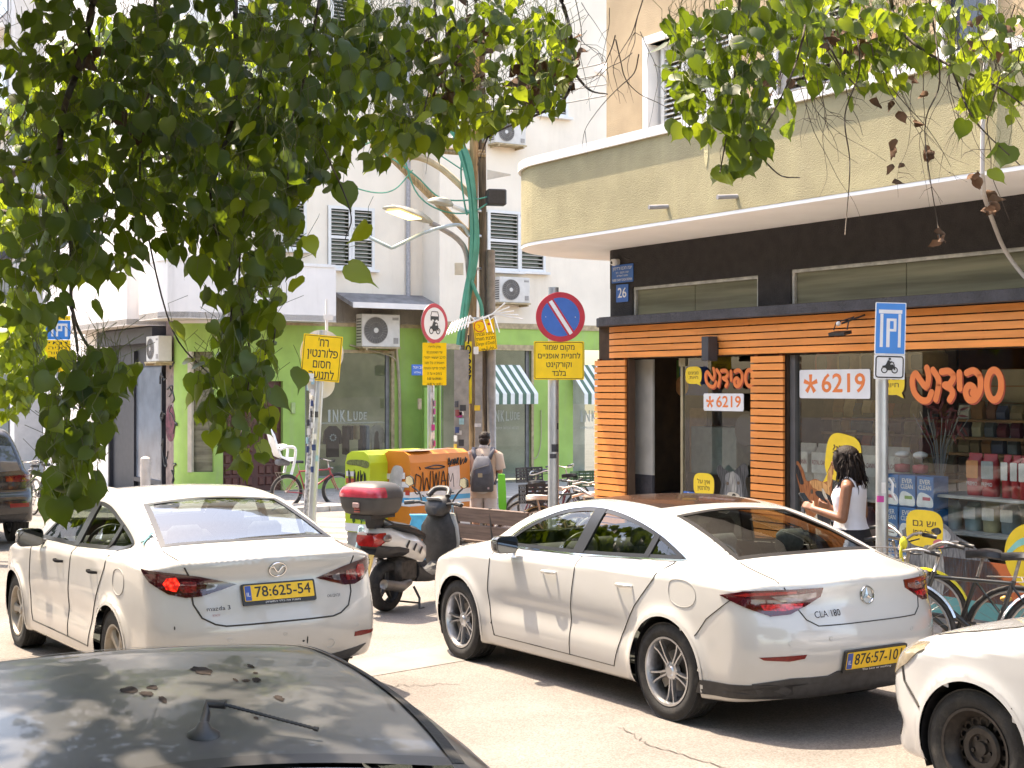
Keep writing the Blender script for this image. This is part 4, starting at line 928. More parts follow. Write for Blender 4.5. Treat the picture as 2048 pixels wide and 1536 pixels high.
for k,px in enumerate((1812,1848)):
 p=inside(px,1005,.5);t=thingM('treat_jar',('left','right')[k]+' glass jar of pink treats above the litter boxes','jar',SF@Matrix.Translation((p.x,.45,GRD+.125+4*(bh+.006)+.005)),'treat jars');m=MB();m.lathe([(.001,0),(.075,0),(.08,.02),(.08,.12),(.06,.16),(.06,.17)],20);m.build('jar_body',glassmat('jar_glass',(.9,.88,.88)),t,True);m=MB();m.lathe([(.001,.004),(.07,.004),(.072,.075),(.001,.085)],16);m.build('treats',gm('#c4525c'),t,True);m=MB();m.ell((0,0,.17),(.07,.07,.035));m.build('lid',gm('#c9c9cc'),t,True)
PC=['#7a4a2a','#9a6b3a','#5b3b2a','#8c7a5a','#5a2440','#6b1f2a','#a33a2a','#c9b28a','#49516a','#3a3040','#b08a4a','#7f2d3a','#d8c8a8','#64707a']
pks={}
def pack(x,y,z,w,h,c,grp,lab):
 k=(c,round(w,2),round(h,2))
 if k in pks:o=pks[k].copy();COL.objects.link(o)
 else:
  m=MB();m.loft([[(-w/2,-.03,0),(w/2,-.03,0),(w/2,.03,0),(-w/2,.03,0)],[(-w/2,-.04,h*.5),(w/2,-.04,h*.5),(w/2,.03,h*.5),(-w/2,.03,h*.5)],[(-w/2,-.006,h),(w/2,-.006,h),(w/2,.006,h),(-w/2,.006,h)]])
  o=m.build('treat_pack',[gm(c),gm('#d9d0bd')]);o.data.polygons[0].material_index=0;pks[k]=o
  if rg.random()<.8:
   for f in o.data.polygons:
    if f.index==6:f.material_index=1
 o.matrix_world=SF@Matrix.Translation((x,y,z));tag(o,lab,'pack',grp)
for row,(pyb,d) in enumerate(((838,2.1),(868,2.0),(905,1.9),(940,1.8))):
 zz=inside(1800,pyb,d).z;xa,xb=fa(1655,-d),fa(1905,-d)
 shelf(xa,xb,d-.1,d+.3,zz,M_WOODS,('topmost','second','third','lowest')[row]+' wooden shelf of treat packs at the back')
 x=xa+.05;prev=None
 while x<xb-.1:
  c=rg.choice(PC);w=rg.choice((.10,.13,.16));h=rg.choice((.17,.2,.22));pack(x+w/2,d+.05+rg.uniform(0,.03),zz+.002,w,h,c,'treat packs on the %s back shelf'%('topmost','second','third','lowest')[row],'treat pack among the rows on the %s back shelf'%('topmost','second','third','lowest')[row]);x+=w+rg.uniform(.005,.03)
m=MB(SF);m.bx(fa(1645,-2.4),fa(1910,-2.4),2.42,2.46,GRD,z_b1-.3);o=m.build('shelf_back',mat('shelf_back_brown',(.12,.065,.035),.8,var=.2));tag(o,'dark brown backing of the treat shelves','shelf back')
for row,pyb in enumerate((838,873,905,960)):
 d=1.1;zz=inside(1960,pyb,d).z;xa,xb=fa(1925,-d),9.0;shelf(xa,xb,d-.2,d+.05,zz,M_WOODS,('topmost','second','third','lowest')[row]+' wooden shelf against the slatted board at right');x=xa+.04
 while x<xb-.1 and row<3:
  c=rg.choice(PC+['#d8d2c0','#c8c0a0']);w=rg.choice((.10,.13));h=rg.choice((.13,.17));pack(x+w/2,d-.08,zz+.002,w,h,c,'packs on the %s right-hand shelf'%('topmost','second','third')[row],'small pack on the %s right-hand shelf'%('topmost','second','third')[row]);x+=w+rg.uniform(.01,.06)
for k in range(9):
 m=MB(SF);z=inside(1990,735,1.15).z-.02-k*.16;m.bx(fa(1965,-1.15),9.2,1.14,1.165,z-.152,z);o=m.build('wall_board',mat('wall_board_beige',(.50,.42,.30),.7,var=.08));tag(o,'%s beige board of the slatted wall behind the shop name'%('first','second','third','fourth','fifth','sixth','seventh','eighth','lowest')[k],'board','slatted display wall')
for k,px in enumerate((1660,1705,1750,1800,1850)):
 p=inside(px,748,1.3);t=thingM('pet_carrier','%s beige plastic pet carrier high at the back of the window'%('leftmost','second','third','fourth','rightmost')[k],'pet carrier',SF@Matrix.Translation((p.x,1.35,p.z)),'pet carriers on the top shelf');m=MB();m.box((0,0,.12),(.25,.4,.24),None,.05);m.build('shell',gm('#b99a6a' if k else '#a8584a'),t,True,50);m=MB();m.prism(rrect(.15,.15,.03),0,.006,Matrix.Translation((.03,-.2,.12))@FLAT);m.build('door_grid',gm('#5a5348'),t)
p=inside(1755,748,1.3);shelf(fa(1600,-1.3),fa(1900,-1.3),1.1,1.6,p.z-.002,M_WOODS,'high shelf carrying the pet carriers')
p=inside(1880,985,.6);t=thingM('feather_toys','bunch of maroon feather wands standing in the window','toy',SF@Matrix.Translation((p.x,.6,zA)))
m=MB()
for k in range(16):
 a=rg.uniform(-.5,.5);b=rg.uniform(-.2,.2);m.tube([(0,0,.0),(a*.2,b*.2,.42),(a*.6,b*.5,.70+rg.uniform(-.05,.08))],.004,5)
m.build('wand',gm('#8d8d90'),t);m=MB()
for k in range(34):
 a=rg.uniform(-.32,.32);z=rg.uniform(.55,.8);m.prism(shape([(0,0,'c'),(.05,.012),(.13,0,'c'),(.05,-.012)],3),0,.002,Matrix.Translation((a*.8,rg.uniform(-.1,.1),z))@Matrix.Rotation(rg.uniform(0,6.28),4,'Y')@FLAT)
m.build('feather',gm('#6a1322'),t)
d=1.2;xa,xb=fa(1306,-d),fa(1372,-d);zt_,zb_=inside(1335,815,d).z,inside(1335,952,d).z
t=thingM('pegboard','beige pegboard with little hooks inside the shop door','pegboard',SF@Matrix.Translation((0,d,0)));m=MB();m.bx(xa-.2,xb+.35,0,.03,zb_,zt_);m.build('board',gm('#b08b66'),t);m=MB()
for i in range(7):
 for j in range(6):m.cyl((xa+.02+i*.085,0,zt_-.08-j*.13),(xa+.03+i*.085,-.05,zt_-.075-j*.13),.005,n=5)
stuff(m.build('hook',gm('#4a4038'),t));m=MB();m.bx(xa-.2,xb+.35,.0,.3,GRD,zb_-.01);m.build('cabinet',gm('#7d5a3c'),t)
for k,(a,b,c,dd) in enumerate(((xa+.02,xa+.14,'#b4453c',.30),(xa+.2,xa+.50,'#b9ad93',.24))):
 q=thingM('toy_box',('narrow red and white box on the pegboard top','beige box with coloured lettering on the pegboard top')[k],'box',SF@Matrix.Translation((0,d+.02,zt_)));m=MB();m.bx(a,b,-.06,.06,.002,dd);m.build('carton',gm(c),q)
 if k:
  for i,(ch,cc) in enumerate(zip('family',('#d9772b','#4b7a3a','#5a7a4a','#a8302c','#c33b2b','#5b3a7a'))):text(ch,.11,gm(cc),q,Matrix.Translation((a+.035+i*.045,-.062,.10))@FLAT,ext=.001,bold=.02)
  text('my',.10,gm('#a3242e'),q,Matrix.Translation((a+.10,-.062,.19))@FLAT,ext=.001,bold=.02)
q=thingM('banner','blue and green hanging banner high inside the shop door','banner',SF@Matrix.Translation((0,1.0,0)));m=MB();x0,x1=fa(1333,-1),fa(1415,-1);zt2,zb2=inside(1370,720,1).z,inside(1370,782,1).z;m.bx(x0,x0+.25,0,.01,zb2,zt2);m.build('banner_part',gm('#6f9a52'),q);m=MB();m.bx(x0+.25,x1,0,.01,zb2-.05,zt2);m.build('banner_part',gm('#2f55a8'),q);m=MB();m.prism(circ(.12,20),0,.004,Matrix.Translation((x0+.3,-.002,zb2+.06))@FLAT);m.build('banner_disc',gm('#e2a878'),q)
q=thingM('counter','dark counter with a printer behind the door glass','counter',SF@Matrix.Translation((0,.9,0)));m=MB();m.bx(fa(1375,-.9),fa(1515,-.9),0,.6,GRD,inside(1440,950,.9).z);m.build('counter_body',gm('#3f342c'),q);m=MB();m.bx(fa(1380,-.9),fa(1470,-.9),.02,.5,inside(1440,950,.9).z,inside(1440,855,.9).z);m.build('display_case',gm('#6e7a76'),q)
q=thingM('fan','round black fan behind the door glass','fan',SF@Matrix.Translation((fa(1492,-.8),.8,inside(1492,860,.8).z)));m=MB();m.tube([(.17*math.cos(a),0,.17*math.sin(a)) for a in np.linspace(0,6.283,29)[:-1]],.012,6,closed=True);m.build('fan_ring',M_BLACK,q);m=MB();m.prism(circ(.165,28),0,.01,FLAT);m.build('fan_disc',gm('#2a2b2d'),q)
q=thingM('black_box','low black crate on the floor inside the shop door','crate',SF@Matrix.Translation((fa(1318,-.5),.7,GRD)));m=MB();z=inside(1318,985,.5).z-GRD;m.bx(-.12,.25,-.1,.2,0,z,.02);m.build('crate_body',M_BLACK,q)
def wlamp(px,py0,py1,label):
 a=fa(px,.16);z0,z1=fz(px,py1,.16),fz(px,py0,.16);t=thingM('wall_lamp',label,'lamp',SF@Matrix.Translation((a,-.16,(z0+z1)/2)),'dark box lamps on the shop front');m=MB();m.box((0,0,0),(.11,.13,z1-z0),None,.004);m.build('lamp_box',mat('lamp_grey',(.05,.05,.058),.6,var=.1),t);m=MB();m.box((.02,.08,.0),(.05,.07,.12));m.build('lamp_bracket',M_BLACK,t)
wlamp(1419,673,722,'dark box lamp on the orange slats above the shop door')
t=thingM('flood_lamp','small black flood lamp on wire arms under the ledge','lamp',SF@Matrix.Translation((fa(1680,.3),-.30,fz(1680,660,.3))));m=MB();m.box((0,0,-.03),(.20,.10,.03),(R(12),0,0));m.build('lamp_head',M_BLACK,t);m=MB();m.tube([(-.08,0,0),(-.07,.02,.07),(.1,.08,.12)],.006,6);m.tube([(.09,0,0),(.09,.02,.08),(.1,.08,.12)],.006,6);m.tube([(0,.02,.06),(.12,.2,.14)],.010,6);m.build('lamp_arm',M_BLACK,t);m=MB();m.ell((-.02,.0,.06),.022);m.build('sensor',M_WHITE,t,True)
def street_plate(px0,px1,py0,py1,lines,name,label,big=False):
 x0,x1=fa(px0),fa(px1);pm=(px0+px1)/2;z0,z1=fz(pm,py1),fz(pm,py0);w,h=x1-x0,z1-z0
 t=thingM(name,label,'sign',SF@upr((x0+x1)/2,-.012,(z0+z1)/2));m=MB();m.prism(rrect(w,h,.01),-.006,0);m.build('plate_face',M_BLUE,t)
 for i,(s_,sz_,yy,ww) in enumerate(lines):text(s_,sz_*h,M_WHITE,t,Matrix.Translation((0,yy*h,.0008)),width=ww*w,ext=.0004,bold=.015 if big else.004)
street_plate(1225,1268,529,565,[(heb('יונה חכם ורדימון'),.26,.3,.88),(heb('יונה חכם - רב'),.16,.06,.6),(heb('איש ירושלים'),.14,-.12,.5),('RABBI CHAIM YONDA FREIMAN',.2,-.35,.9)],'street_name_plate','blue street name plate on the black wall corner')
street_plate(1234,1258,569,604,[('26',.8,0,.7)],'house_number_plate','blue house number plate 26 below the street name plate',True)
t=thingM('security_camera','little white security camera above the street name plate','camera',SF@Matrix.Translation((fa(1226,.08),-.08,fz(1226,524,.08))));m=MB();m.box((0,.03,0),(.09,.1,.07),None,.015);m.build('camera_base',mat('camera_beige',(.6,.57,.52),.5),t,True,40);m=MB();m.ell((.06,-.03,-.01),.042);m.build('camera_ball',M_WHITE,t,True);m=MB();m.ell((.062,-.062,-.015),.018);m.build('camera_lens',M_BLACK,t,True)
t=thingM('hanging_cable','pale cable hanging down the olive balcony and across the black wall','cable',SF);m=MB();m.tube([tuple(inside(px,py,-1.16)) for px,py in crom([(1978,0),(1972,120),(1966,260),(1965,345)],5)]+[tuple(inside(px,py,-o)) for (px,py,o) in crom([(1968,390,1.0),(1985,440,.5),(2010,500,.2),(2048,552,.12),(2090,590,.1)],5)],.017,8);m.build('cable_run',mat('cable_pale',(.50,.46,.43),.7),t)
# cream apartment block with green shops across the side street
YG=33.6;OG=Vector(((640-1024)/FPX*YG,YG,0));GF=frame(OG,U,V)
def gx(px,y=0):
 o=OG+V*y;k=(px-1024)/FPX;return (k*o.y-o.x)/(U.x-k*U.y)
def gzv(px,py,y=0):o=OG+V*y;return CAMZ-(py-HOR)/FPX*(o.y+gx(px,y)*U.y)
def gyv(px,x):
 o=OG+U*x;k=(px-1024)/FPX;return (k*o.y-o.x)/(V.x-k*V.y)
def gzs(px,py,x):o=OG+U*x;return CAMZ-(py-HOR)/FPX*(o.y+gyv(px,x)*V.y)
GG=gz(OG.x,OG.y)+.11
M_CREAM=mat('cream_wall',(.80,.715,.60),.9,var=.05,scale=1.2,bump=.15,bscale=30,dirt=.34,dirtcol=(.58,.49,.38),dstretch=(2.2,2.2,.22));M_CREAM2=mat('white_balcony',(.78,.735,.70),.9,var=.05,scale=1.5,dirt=.35,dirtcol=(.5,.46,.42),dstretch=(2.4,2.4,.25))
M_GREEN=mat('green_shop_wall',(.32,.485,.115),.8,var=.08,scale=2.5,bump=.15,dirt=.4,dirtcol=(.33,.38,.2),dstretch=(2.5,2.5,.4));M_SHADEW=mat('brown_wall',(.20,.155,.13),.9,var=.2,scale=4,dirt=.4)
M_LOUV=mat('louvre_cream',(.52,.46,.39),.6,var=.08);M_WFR=mat('white_frame',(.70,.69,.67),.5,var=.04,scale=8)
blk=thingM('apartment_block','cream apartment block with green ground floor shops across the side street','building',GF)
zg=gzv(640,652);STEP=-.85
xs1=gx(845,0)
xr0=xs1;xr1=9.5
w1=(gx(610),gx(782),gzv(690,955),gzv(690,706))
holed(gx(440),xs1,GG-.5,zg,0,.25,[w1,(gx(446),gx(566),GG-.5,gzv(505,762))],None).build('shop_wall',M_GREEN,blk)
rx=lambda px:gx(px,STEP);rz=lambda px,py:gzv(px,py,STEP)
w2=(rx(882),rx(1062),rz(960,972),rz(960,700));w3=(rx(1146),rx(1262),rz(1200,962),rz(1200,700))
holed(xr0,xr1,GG-.5,rz(1000,657),STEP,STEP+.25,[w2,w3]).build('shop_wall',M_GREEN,blk)
m=MB();m.bx(xr0,xr0+.25,STEP+.25,0,GG-.5,rz(1000,657));m.build('shop_wall',M_GREEN,blk)
M_BEIGE=mat('beige_trim',(.42,.33,.20),.85,var=.2,scale=9,dirt=.3)
m=MB();m.bx(xr0-.02,xr1,STEP-.03,STEP+.02,rz(1000,657),rz(1000,646));m.bx(gx(440),xs1-.02,-.02,.02,zg,zg+.09);m.build('plaster_band',M_BEIGE,blk)
m=MB();m.bx(w2[0]-.12,w2[1]+.12,STEP-.04,STEP+.05,w2[3],w2[3]+.14);m.bx(w2[1],w2[1]+.07,STEP-.03,STEP+.05,w2[2],w2[3]);m.bx(w1[0]-.06,w1[1]+.08,-.03,.04,w1[3],w1[3]+.08);m.bx(w1[1],w1[1]+.08,-.03,.04,w1[2],w1[3]);m.build('window_surround',M_BEIGE,blk)
xc=gx(440);Rc=.8;pts=[(xc,0)]+[(xc-Rc*math.sin(a),Rc-Rc*math.cos(a)) for a in np.linspace(R(6),R(90),15)];XL=xc-Rc
def arcwall(a0,a1,z0,z1,mm,name,out=0,thk=.25):
 q=[(xc-(Rc+out)*math.sin(a),Rc-(Rc+out)*math.cos(a)) for a in np.linspace(a0,a1,8)];return sweep(q[::1],z0,z1,thk).build(name,mm,blk)
def ga(px):
 best=min(np.linspace(0,R(90),400),key=lambda a:abs(((lambda p:1024+FPX*p.x/p.y)(OG+U*(xc-Rc*math.sin(a))+V*(Rc-Rc*math.cos(a))))-px));return best
aa,ab=ga(428),ga(376);zw0,zw1=gzv(400,940,1),gzv(400,705,1)
arcwall(0,aa,GG-.5,zg,M_GREEN,'shop_wall');arcwall(ab,R(90),GG-.5,zg,M_GREEN,'shop_wall');arcwall(aa,ab,GG-.5,zw0,M_GREEN,'shop_wall');arcwall(aa,ab,zw1,zg,M_GREEN,'shop_wall')
arcwall(aa,ab,zw0,zw1,M_OLDGLASS,'pane',-.15,.01);m=arcwall(ab-R(7),ab,zw0,zw1,mat('cream_jamb',(.52,.45,.36),.8),'window_jamb',.02,.12)
arcwall(aa+.05,ab-.05,zw0,zw0+1.0,mat('dark_goods',(.03,.03,.035),.9,var=.5),'stored_goods',-.5,.02)
dx0,dx1,dz1=gx(446),gx(566),gzv(505,762);M_DOOR=mat('maroon_door',(.085,.028,.022),.5,var=.15,scale=5)
m=MB();m.bx(dx0+.002,dx1-.002,.12,.17,GG-.1,dz1-.002);dr=m.build('street_door',M_DOOR,blk)
for w_ in range(2):
 xx0=dx0+.06+(dx1-dx0)*(0 if w_==0 else.56);ww=(dx1-dx0)*(.54 if w_==0 else.42)-.08;nc=4 if w_==0 else 3
 for i in range(nc):
  for j in range(9):
   if i==0 and j==0:m=MB();pw,ph=ww/nc*.78,(dz1-GG-.2)/9*.78;m.loft([[(-pw/2,0,-ph/2),(pw/2,0,-ph/2),(pw/2,0,ph/2),(-pw/2,0,ph/2)],[(-pw*.38,-.03,-ph*.38),(pw*.38,-.03,-ph*.38),(pw*.38,-.03,ph*.38),(-pw*.38,-.03,ph*.38)]]);q=m.build('door_panel',mat('maroon_panel',(.11,.036,.026),.45,var=.1),dr);base=q
   else:q=inst(base,dr)
   q.location=(xx0+(i+.5)*ww/nc,.12,GG+.1+(j+.5)*(dz1-GG-.2)/9)
m=MB();m.bx(gx(600),xr1,2.6,2.65,GG,zg);m.bx(gx(600),xr1,.26,2.6,GG-.02,GG);m.build('shop_back_wall',mat('shop_back',(.55,.53,.47),.9,var=.15,scale=2),blk)
M_INKG=glassmat('ink_glass',(.72,.76,.74))
for (w,y) in ((w1,.10),(w2,STEP+.10),(w3,STEP+.10)):
 m=MB();m.bx(w[0]+.005,w[1]-.005,y,y+.008,w[2],w[3]);m.build('shop_pane',M_INKG,blk)
 m=MB();m.bx(w[1]-.10,w[1],y-.03,y+.04,w[2],w[3]);m.bx(w[0],w[0]+.05,y-.03,y+.04,w[2],w[3]);m.bx(w[0]+.05,w[1]-.1,y-.03,y+.04,w[2],w[2]+.05);m.build('window_frame',mat('steel_frame',(.22,.22,.23),.5,.3),blk)
M_OUT=mat('outline_print',(.36,.38,.35),.6,var=0)
def ink(px0,px1,py,y,sub=True):
 t=thingM('shop_name','outlined shop name lettering on the %s window of the green shop'%ink.w.pop(0),'sign',GF@upr((gx(px0,y)+gx(px1,y))/2,y-.01,gzv((px0+px1)/2,py,y)),'names on the green shop windows');w=gx(px1,y)-gx(px0,y)
 for ch,xx,hh in zip('INKLUDE',(-.46,-.30,-.12,.06,.22,.36,.47),(1,1,.95,.85,.75,.66,.6)):text(ch,.42*hh,M_OUT,t,Matrix.Translation((xx*w,0,0)),width=w*.13*hh if ch!='I' else w*.05,ext=.001,bold=.012)
 if sub:text('HOME FOR TATTOO ARTISTS',.09,M_OUT,t,Matrix.Translation((0,-.29,0)),width=w*.98,ext=.001)
ink.w=['left','middle','right']
ink(655,732,833,.10,False);ink(983,1038,833,STEP+.10);ink(1160,1230,833,STEP+.10)
M_AWG=mat('awning_green',(.10,.17,.12),.8,var=.1);M_AWW=mat('awning_white',(.78,.78,.74),.8,var=.06)
def awning(x0,x1,z1,z0,zv,y,label):
 t=thingM('striped_awning',label,'awning',GF,'striped awnings in the green shop windows');n=int((x1-x0)/.11);mg,mw=MB(),MB()
 for k in range(n):
  a,b=x0+(x1-x0)*k/n,x0+(x1-x0)*(k+1)/n;m=mg if k%2 else mw;e=.30
  m.add([(a-e,y+.38,z1),(b-e,y+.38,z1),(b,y,z0),(a,y,z0)],[(0,1,2,3)]);m.add([(a,y,z0),(b,y,z0),(b,y+.005,zv),(a,y+.005,zv)],[(0,1,2,3)])
 mg.build('green_stripe',M_AWG,t);mw.build('white_stripe',M_AWW,t)
awning(rx(972),rx(1058),rz(1010,730),rz(1010,787),rz(1010,808),STEP-.42,'green and white striped awning in the middle shop window');awning(rx(1150),rx(1262),rz(1190,730),rz(1190,787),rz(1190,808),STEP-.42,'green and white striped awning in the right shop window')
rail=thingM('clothes_rail','white rail of hanging shirts in the left shop window','clothes rail',GF);y=.30;zr=gzv(700,846,y);m=MB();m.cyl((gx(610,y),y,zr),(gx(772,y),y,zr),.018);m.cyl((gx(616,y),y,zr),(gx(616,y),y,GG),.015);m.cyl((gx(768,y),y,zr),(gx(768,y),y,GG),.015);m.build('rail_bar',M_WHITE,rail)
cl=[(628,'#8a7a62',.30,'tan shirt at the left end'),(664,'#26282c',.42,'black shirt with a pale flower print'),(690,'#22242a',.1,'black garment edge-on'),(699,'#1f2126',.1,'dark garment beside the socks'),(712,'#c2ab86',.08,'pair of beige socks'),(722,'#3a4250',.1,'navy garment edge-on'),(731,'#8f98a8',.1,'grey-blue garment edge-on'),(752,'#bdb6ad',.38,'white shirt with a dark figure print')]
for k,(px,c,w,lb) in enumerate(cl):
 x=gx(px,y);h=.75 if w>.2 else.7;t=thingM('hanging_shirt',lb+' on the clothes rail','garment',GF@Matrix.Translation((x,y-.02-.01*(k%3),zr-.06)),'clothes on the rail');m=MB()
 if w>.2:m.prism([(-w*.2,0),(w*.2,0),(w*.5,-.12),(w*.62,-.42),(w*.45,-.44),(w*.38,-.22),(w*.38,-h),(-w*.38,-h),(-w*.38,-.22),(-w*.45,-.44),(-w*.62,-.42),(-w*.5,-.12)],-.03,.03,FLAT)
 else:m.bx(-w/2,w/2,-.12,.12,-h if 'sock' not in lb else -.34,0,.02)
 m.build('cloth',gm(c,.9),t);m=MB();m.tube([(0,0,0),(0,0,.05),(.02,0,.07),(.0,0,.09)],.005,5);m.build('hanger_hook',M_ALU,t)
 if k==1:
  m=MB()
  for i in range(9):a=i*.7;m.prism(circ(.022,8,.07*math.cos(a),-.28+.07*math.sin(a)),.03,.034,FLAT)
  m.build('flower_print',gm('#9fb0ba'),t)
 if k==7:m=MB();m.prism(shape([(-.06,-.2),(.0,-.14),(.04,-.2),(.03,-.3),(.06,-.45),(.05,-.68),(-.09,-.68),(-.08,-.4)],4),.03,.034,FLAT);m.build('figure_print',gm('#3d3733'),t)
m=MB();a,b=rx(820+28),rx(880);m.bx(a,b-.1,STEP-.02,STEP+.0,GG,rz(850,775));m.build('metal_door',mat('green_metal',(.21,.38,.07),.6,var=.05),blk)
def hung(name,label,cat,px,py,w,h,d,m_,y=0,group=None):
 t=thingM(name,label,cat,GF@Matrix.Translation((gx(px,y),y-d/2,gzv(px,py,y))),group);m=MB();m.box((0,0,0),(w,d,h),None,.01);m.build('casing',m_,t);return t
hung('meter_box','small pale green box on the wall right of the maroon door','box',585,816,.10,.26,.06,mat('pale_green',(.36,.46,.2),.6))
hung('meter_box','beige box near the top right of the metal green door','box',838,808,.09,.26,.06,M_BEIGE,STEP)
t=hung('street_name_plate','small blue street plate on the green wall behind the round sign','sign',838,740,.42,.26,.02,M_BLUE,STEP);text(heb('רחוב ויטל'),.09,M_WHITE,t,upr(0,-.012,.06),width=.34,ext=.001);text('VITAL ST',.06,M_WHITE,t,upr(0,-.012,-.06),width=.3,ext=.001)
def cable(pts,r,m_,name,label,grp=None):m=MB();m.tube(crom(pts,5),r,6);o=m.build(name,m_);tag(o,label,'cable',grp);return o
def gp(px,py,y):p=GF@Vector((gx(px,y),y,gzv(px,py,y)));return tuple(p)
M_CAB=mat('cable_beige',(.42,.36,.25),.7);cable([gp(792,690,-.05),gp(798,760,-.05),gp(800,840,-.05),gp(801,980,-.05)],.04,M_CAB,'conduit','beige conduit down the green wall right of the shirts','cables on the green block');cable([gp(700,690,-.05),gp(740,700,-.05),gp(790,718,-.05),gp(798,760,-.06)],.02,M_CAB,'conduit','thin beige cable from the big air conditioner','cables on the green block')
cable([gp(1082,820,STEP-.03),gp(1082,880,STEP-.03),gp(1076,910,STEP-.03),gp(1068,918,STEP-.03)],.012,M_CAB,'conduit','thin cable looping beside the middle shop window','cables on the green block')
ZT=17.0;wA=(gx(655),gx(748),gzv(702,538),gzv(702,414));wB=(rx(972),rx(1090),rz(1030,542),rz(1030,428));wC=(rx(1078),rx(1135),rz(1105,232),rz(1105,130));wD=(gx(560),gx(612),gzv(585,500),gzv(585,400));wE=(gx(470),gx(545),9.0,11.0);wFf=(gx(660),gx(740),10.0,11.6)
holed(gx(440),xs1,zg+.09,ZT,0,.25,[wA,wD,wE,wFf]).build('upper_wall',M_CREAM,blk);holed(xr0,xr1,rz(1000,646),ZT,STEP,STEP+.25,[wB,wC]).build('upper_wall',M_CREAM,blk)
m=MB();m.bx(xr0,xr0+.25,STEP+.25,0,rz(1000,646),ZT);m.build('upper_wall',M_CREAM,blk);m=MB();m.bx(gx(420),xr1,.9,.95,zg,ZT);m.build('inner_wall',MATS['room_dark'],blk);m=MB();m.bx(gx(420),xr1,STEP,8,ZT,ZT+.3);m.build('roof',M_CREAM2,blk)
q=[(xc,0)]+[(xc-Rc*math.sin(a),Rc-Rc*math.cos(a)) for a in np.linspace(R(6),R(90),12)];sweep(q,zg,ZT,.25).build('upper_wall',M_CREAM2,blk)
LY=12.0
lw=[(gyv(212,XL),gyv(196,XL),5.0,6.3)]
m=MB();m.bx(XL,XL+.25,Rc,LY,zg+.2,ZT);m.build('upper_wall',M_CREAM2,blk);m=MB();m.bx(XL,XL+6,LY,LY+.25,GG-.5,ZT);m.build('upper_wall',M_CREAM2,blk)
def win(w,y,rows=2,leaves=2,open_=None):
 shutter(blk,w[0],w[1],w[2],w[3],y,M_WFR,leaves,.085,rows,'shutter',.07,30,M_LOUV)
 m=MB();m.bx(w[0]-.05,w[1]+.08,y-.12,y+.05,w[2]-.06,w[2]);m.build('window_sill',M_WFR,blk)
 m=MB();m.bx(w[0],w[1],y+.10,y+.11,w[2],w[3]);m.build('pane',mat('dark_pane',(.035,.045,.03),.1,var=.3),blk)
win(wA,-.03);win(wD,-.03,1,1);win(wE,-.03);win(wFf,-.03)
x2=(wB[0]+wB[1])/2+.08;win((wB[0],x2,wB[2]-.02,wB[3]+.05),STEP-.08,2,1);win((x2,wB[1],wB[2],wB[3]-.05),STEP-.02,2,1);win(wC,STEP-.03,1,2)
m=MB();a=gx(815,-.02);m.cyl((a,-.06,gzv(815,620)),(a,-.06,ZT),.055,n=10);m.build('rain_pipe',mat('pipe_grey',(.36,.35,.36),.6,var=.15,scale=20),blk)
zb0,zb1=gzv(560,641,-1),gzv(560,530,-1);xb1=gx(672,-1);xb0=gx(332,-1)
bp=[(xb1,-.0),(xb1,-1.0),(xb0+.5,-1.0),(xb0+.1,-.8),(xb0,-.45),(xb0+.02,.9)];yb_=gyv(253,XL-.9);bq=[(XL+.1,yb_),(XL-.9,yb_),(XL-.9,yb_+6.5)]
zq0,zq1=gzs(253,650,XL-.9),gzs(253,530,XL-.9)
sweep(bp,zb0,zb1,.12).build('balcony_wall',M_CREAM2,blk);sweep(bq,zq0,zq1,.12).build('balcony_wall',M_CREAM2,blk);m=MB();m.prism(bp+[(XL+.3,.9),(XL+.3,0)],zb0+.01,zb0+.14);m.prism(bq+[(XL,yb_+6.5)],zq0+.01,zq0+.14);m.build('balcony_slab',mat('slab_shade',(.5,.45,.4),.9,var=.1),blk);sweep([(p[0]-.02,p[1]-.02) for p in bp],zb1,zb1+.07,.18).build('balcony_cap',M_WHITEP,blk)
m=MB();c0,c1=gx(672,0),gx(846,0);z0,z1=gzv(750,612,-.8),gzv(750,596,0);m.loft([[(c0,0,z1+.1),(c0,0,z1+.0),(c0,-.9,z0-.05),(c0,-.9,z0+.05)],[(c1-.02,0,z1+.1),(c1-.02,0,z1),(c1-.02,-.9,z0-.05),(c1-.02,-.9,z0+.05)]]);m.build('canopy',mat('canopy_grey',(.20,.19,.19),.8,var=.2,scale=4),blk);m=MB();m.bx(c0,c1-.03,-.93,-.90,z0-.06,z0+.07);m.build('canopy_edge',M_CREAM2,blk)
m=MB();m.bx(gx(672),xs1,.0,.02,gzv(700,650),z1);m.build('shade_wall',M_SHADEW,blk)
yA,yB=gyv(350,XL),gyv(332,XL);yC=gyv(216,XL)
m=MB();m.bx(XL,XL+.3,Rc,yB,GG-.6,zg+.2);m.build('graffiti_pier',mat('pier_brown',(.23,.17,.15),.85,var=.25,scale=6,dirt=.5,dirtcol=(.05,.03,.04)),blk)
m=MB();m.bx(XL+.1,XL+.2,yB,yC,GG-.6,zg);m.bx(XL-.3,XL+.1,yB+.1,yC,gzs(270,690,XL),zq0-.02);m.build('dark_shopfront',mat('dark_shop',(.035,.035,.042),.6,var=.15),blk)
g0,g1=gyv(322,XL),gyv(268,XL);m=MB();m.bx(XL+.06,XL+.095,g0,g1,GG+.2,gzs(290,735,XL));m.build('shop_pane',mat('blue_pane',(.13,.15,.18),.15,var=.2,scale=2),blk)
m=MB()
for yy in (g0-.05,g1+.02,yC-.1):m.bx(XL+.0,XL+.1,yy,yy+.07,GG-.3,gzs(290,700,XL))
m.bx(XL+.0,XL+.1,g0,g1,GG+.1,GG+.2);m.build('window_frame',mat('anthracite',(.05,.05,.06),.5,.3),blk)
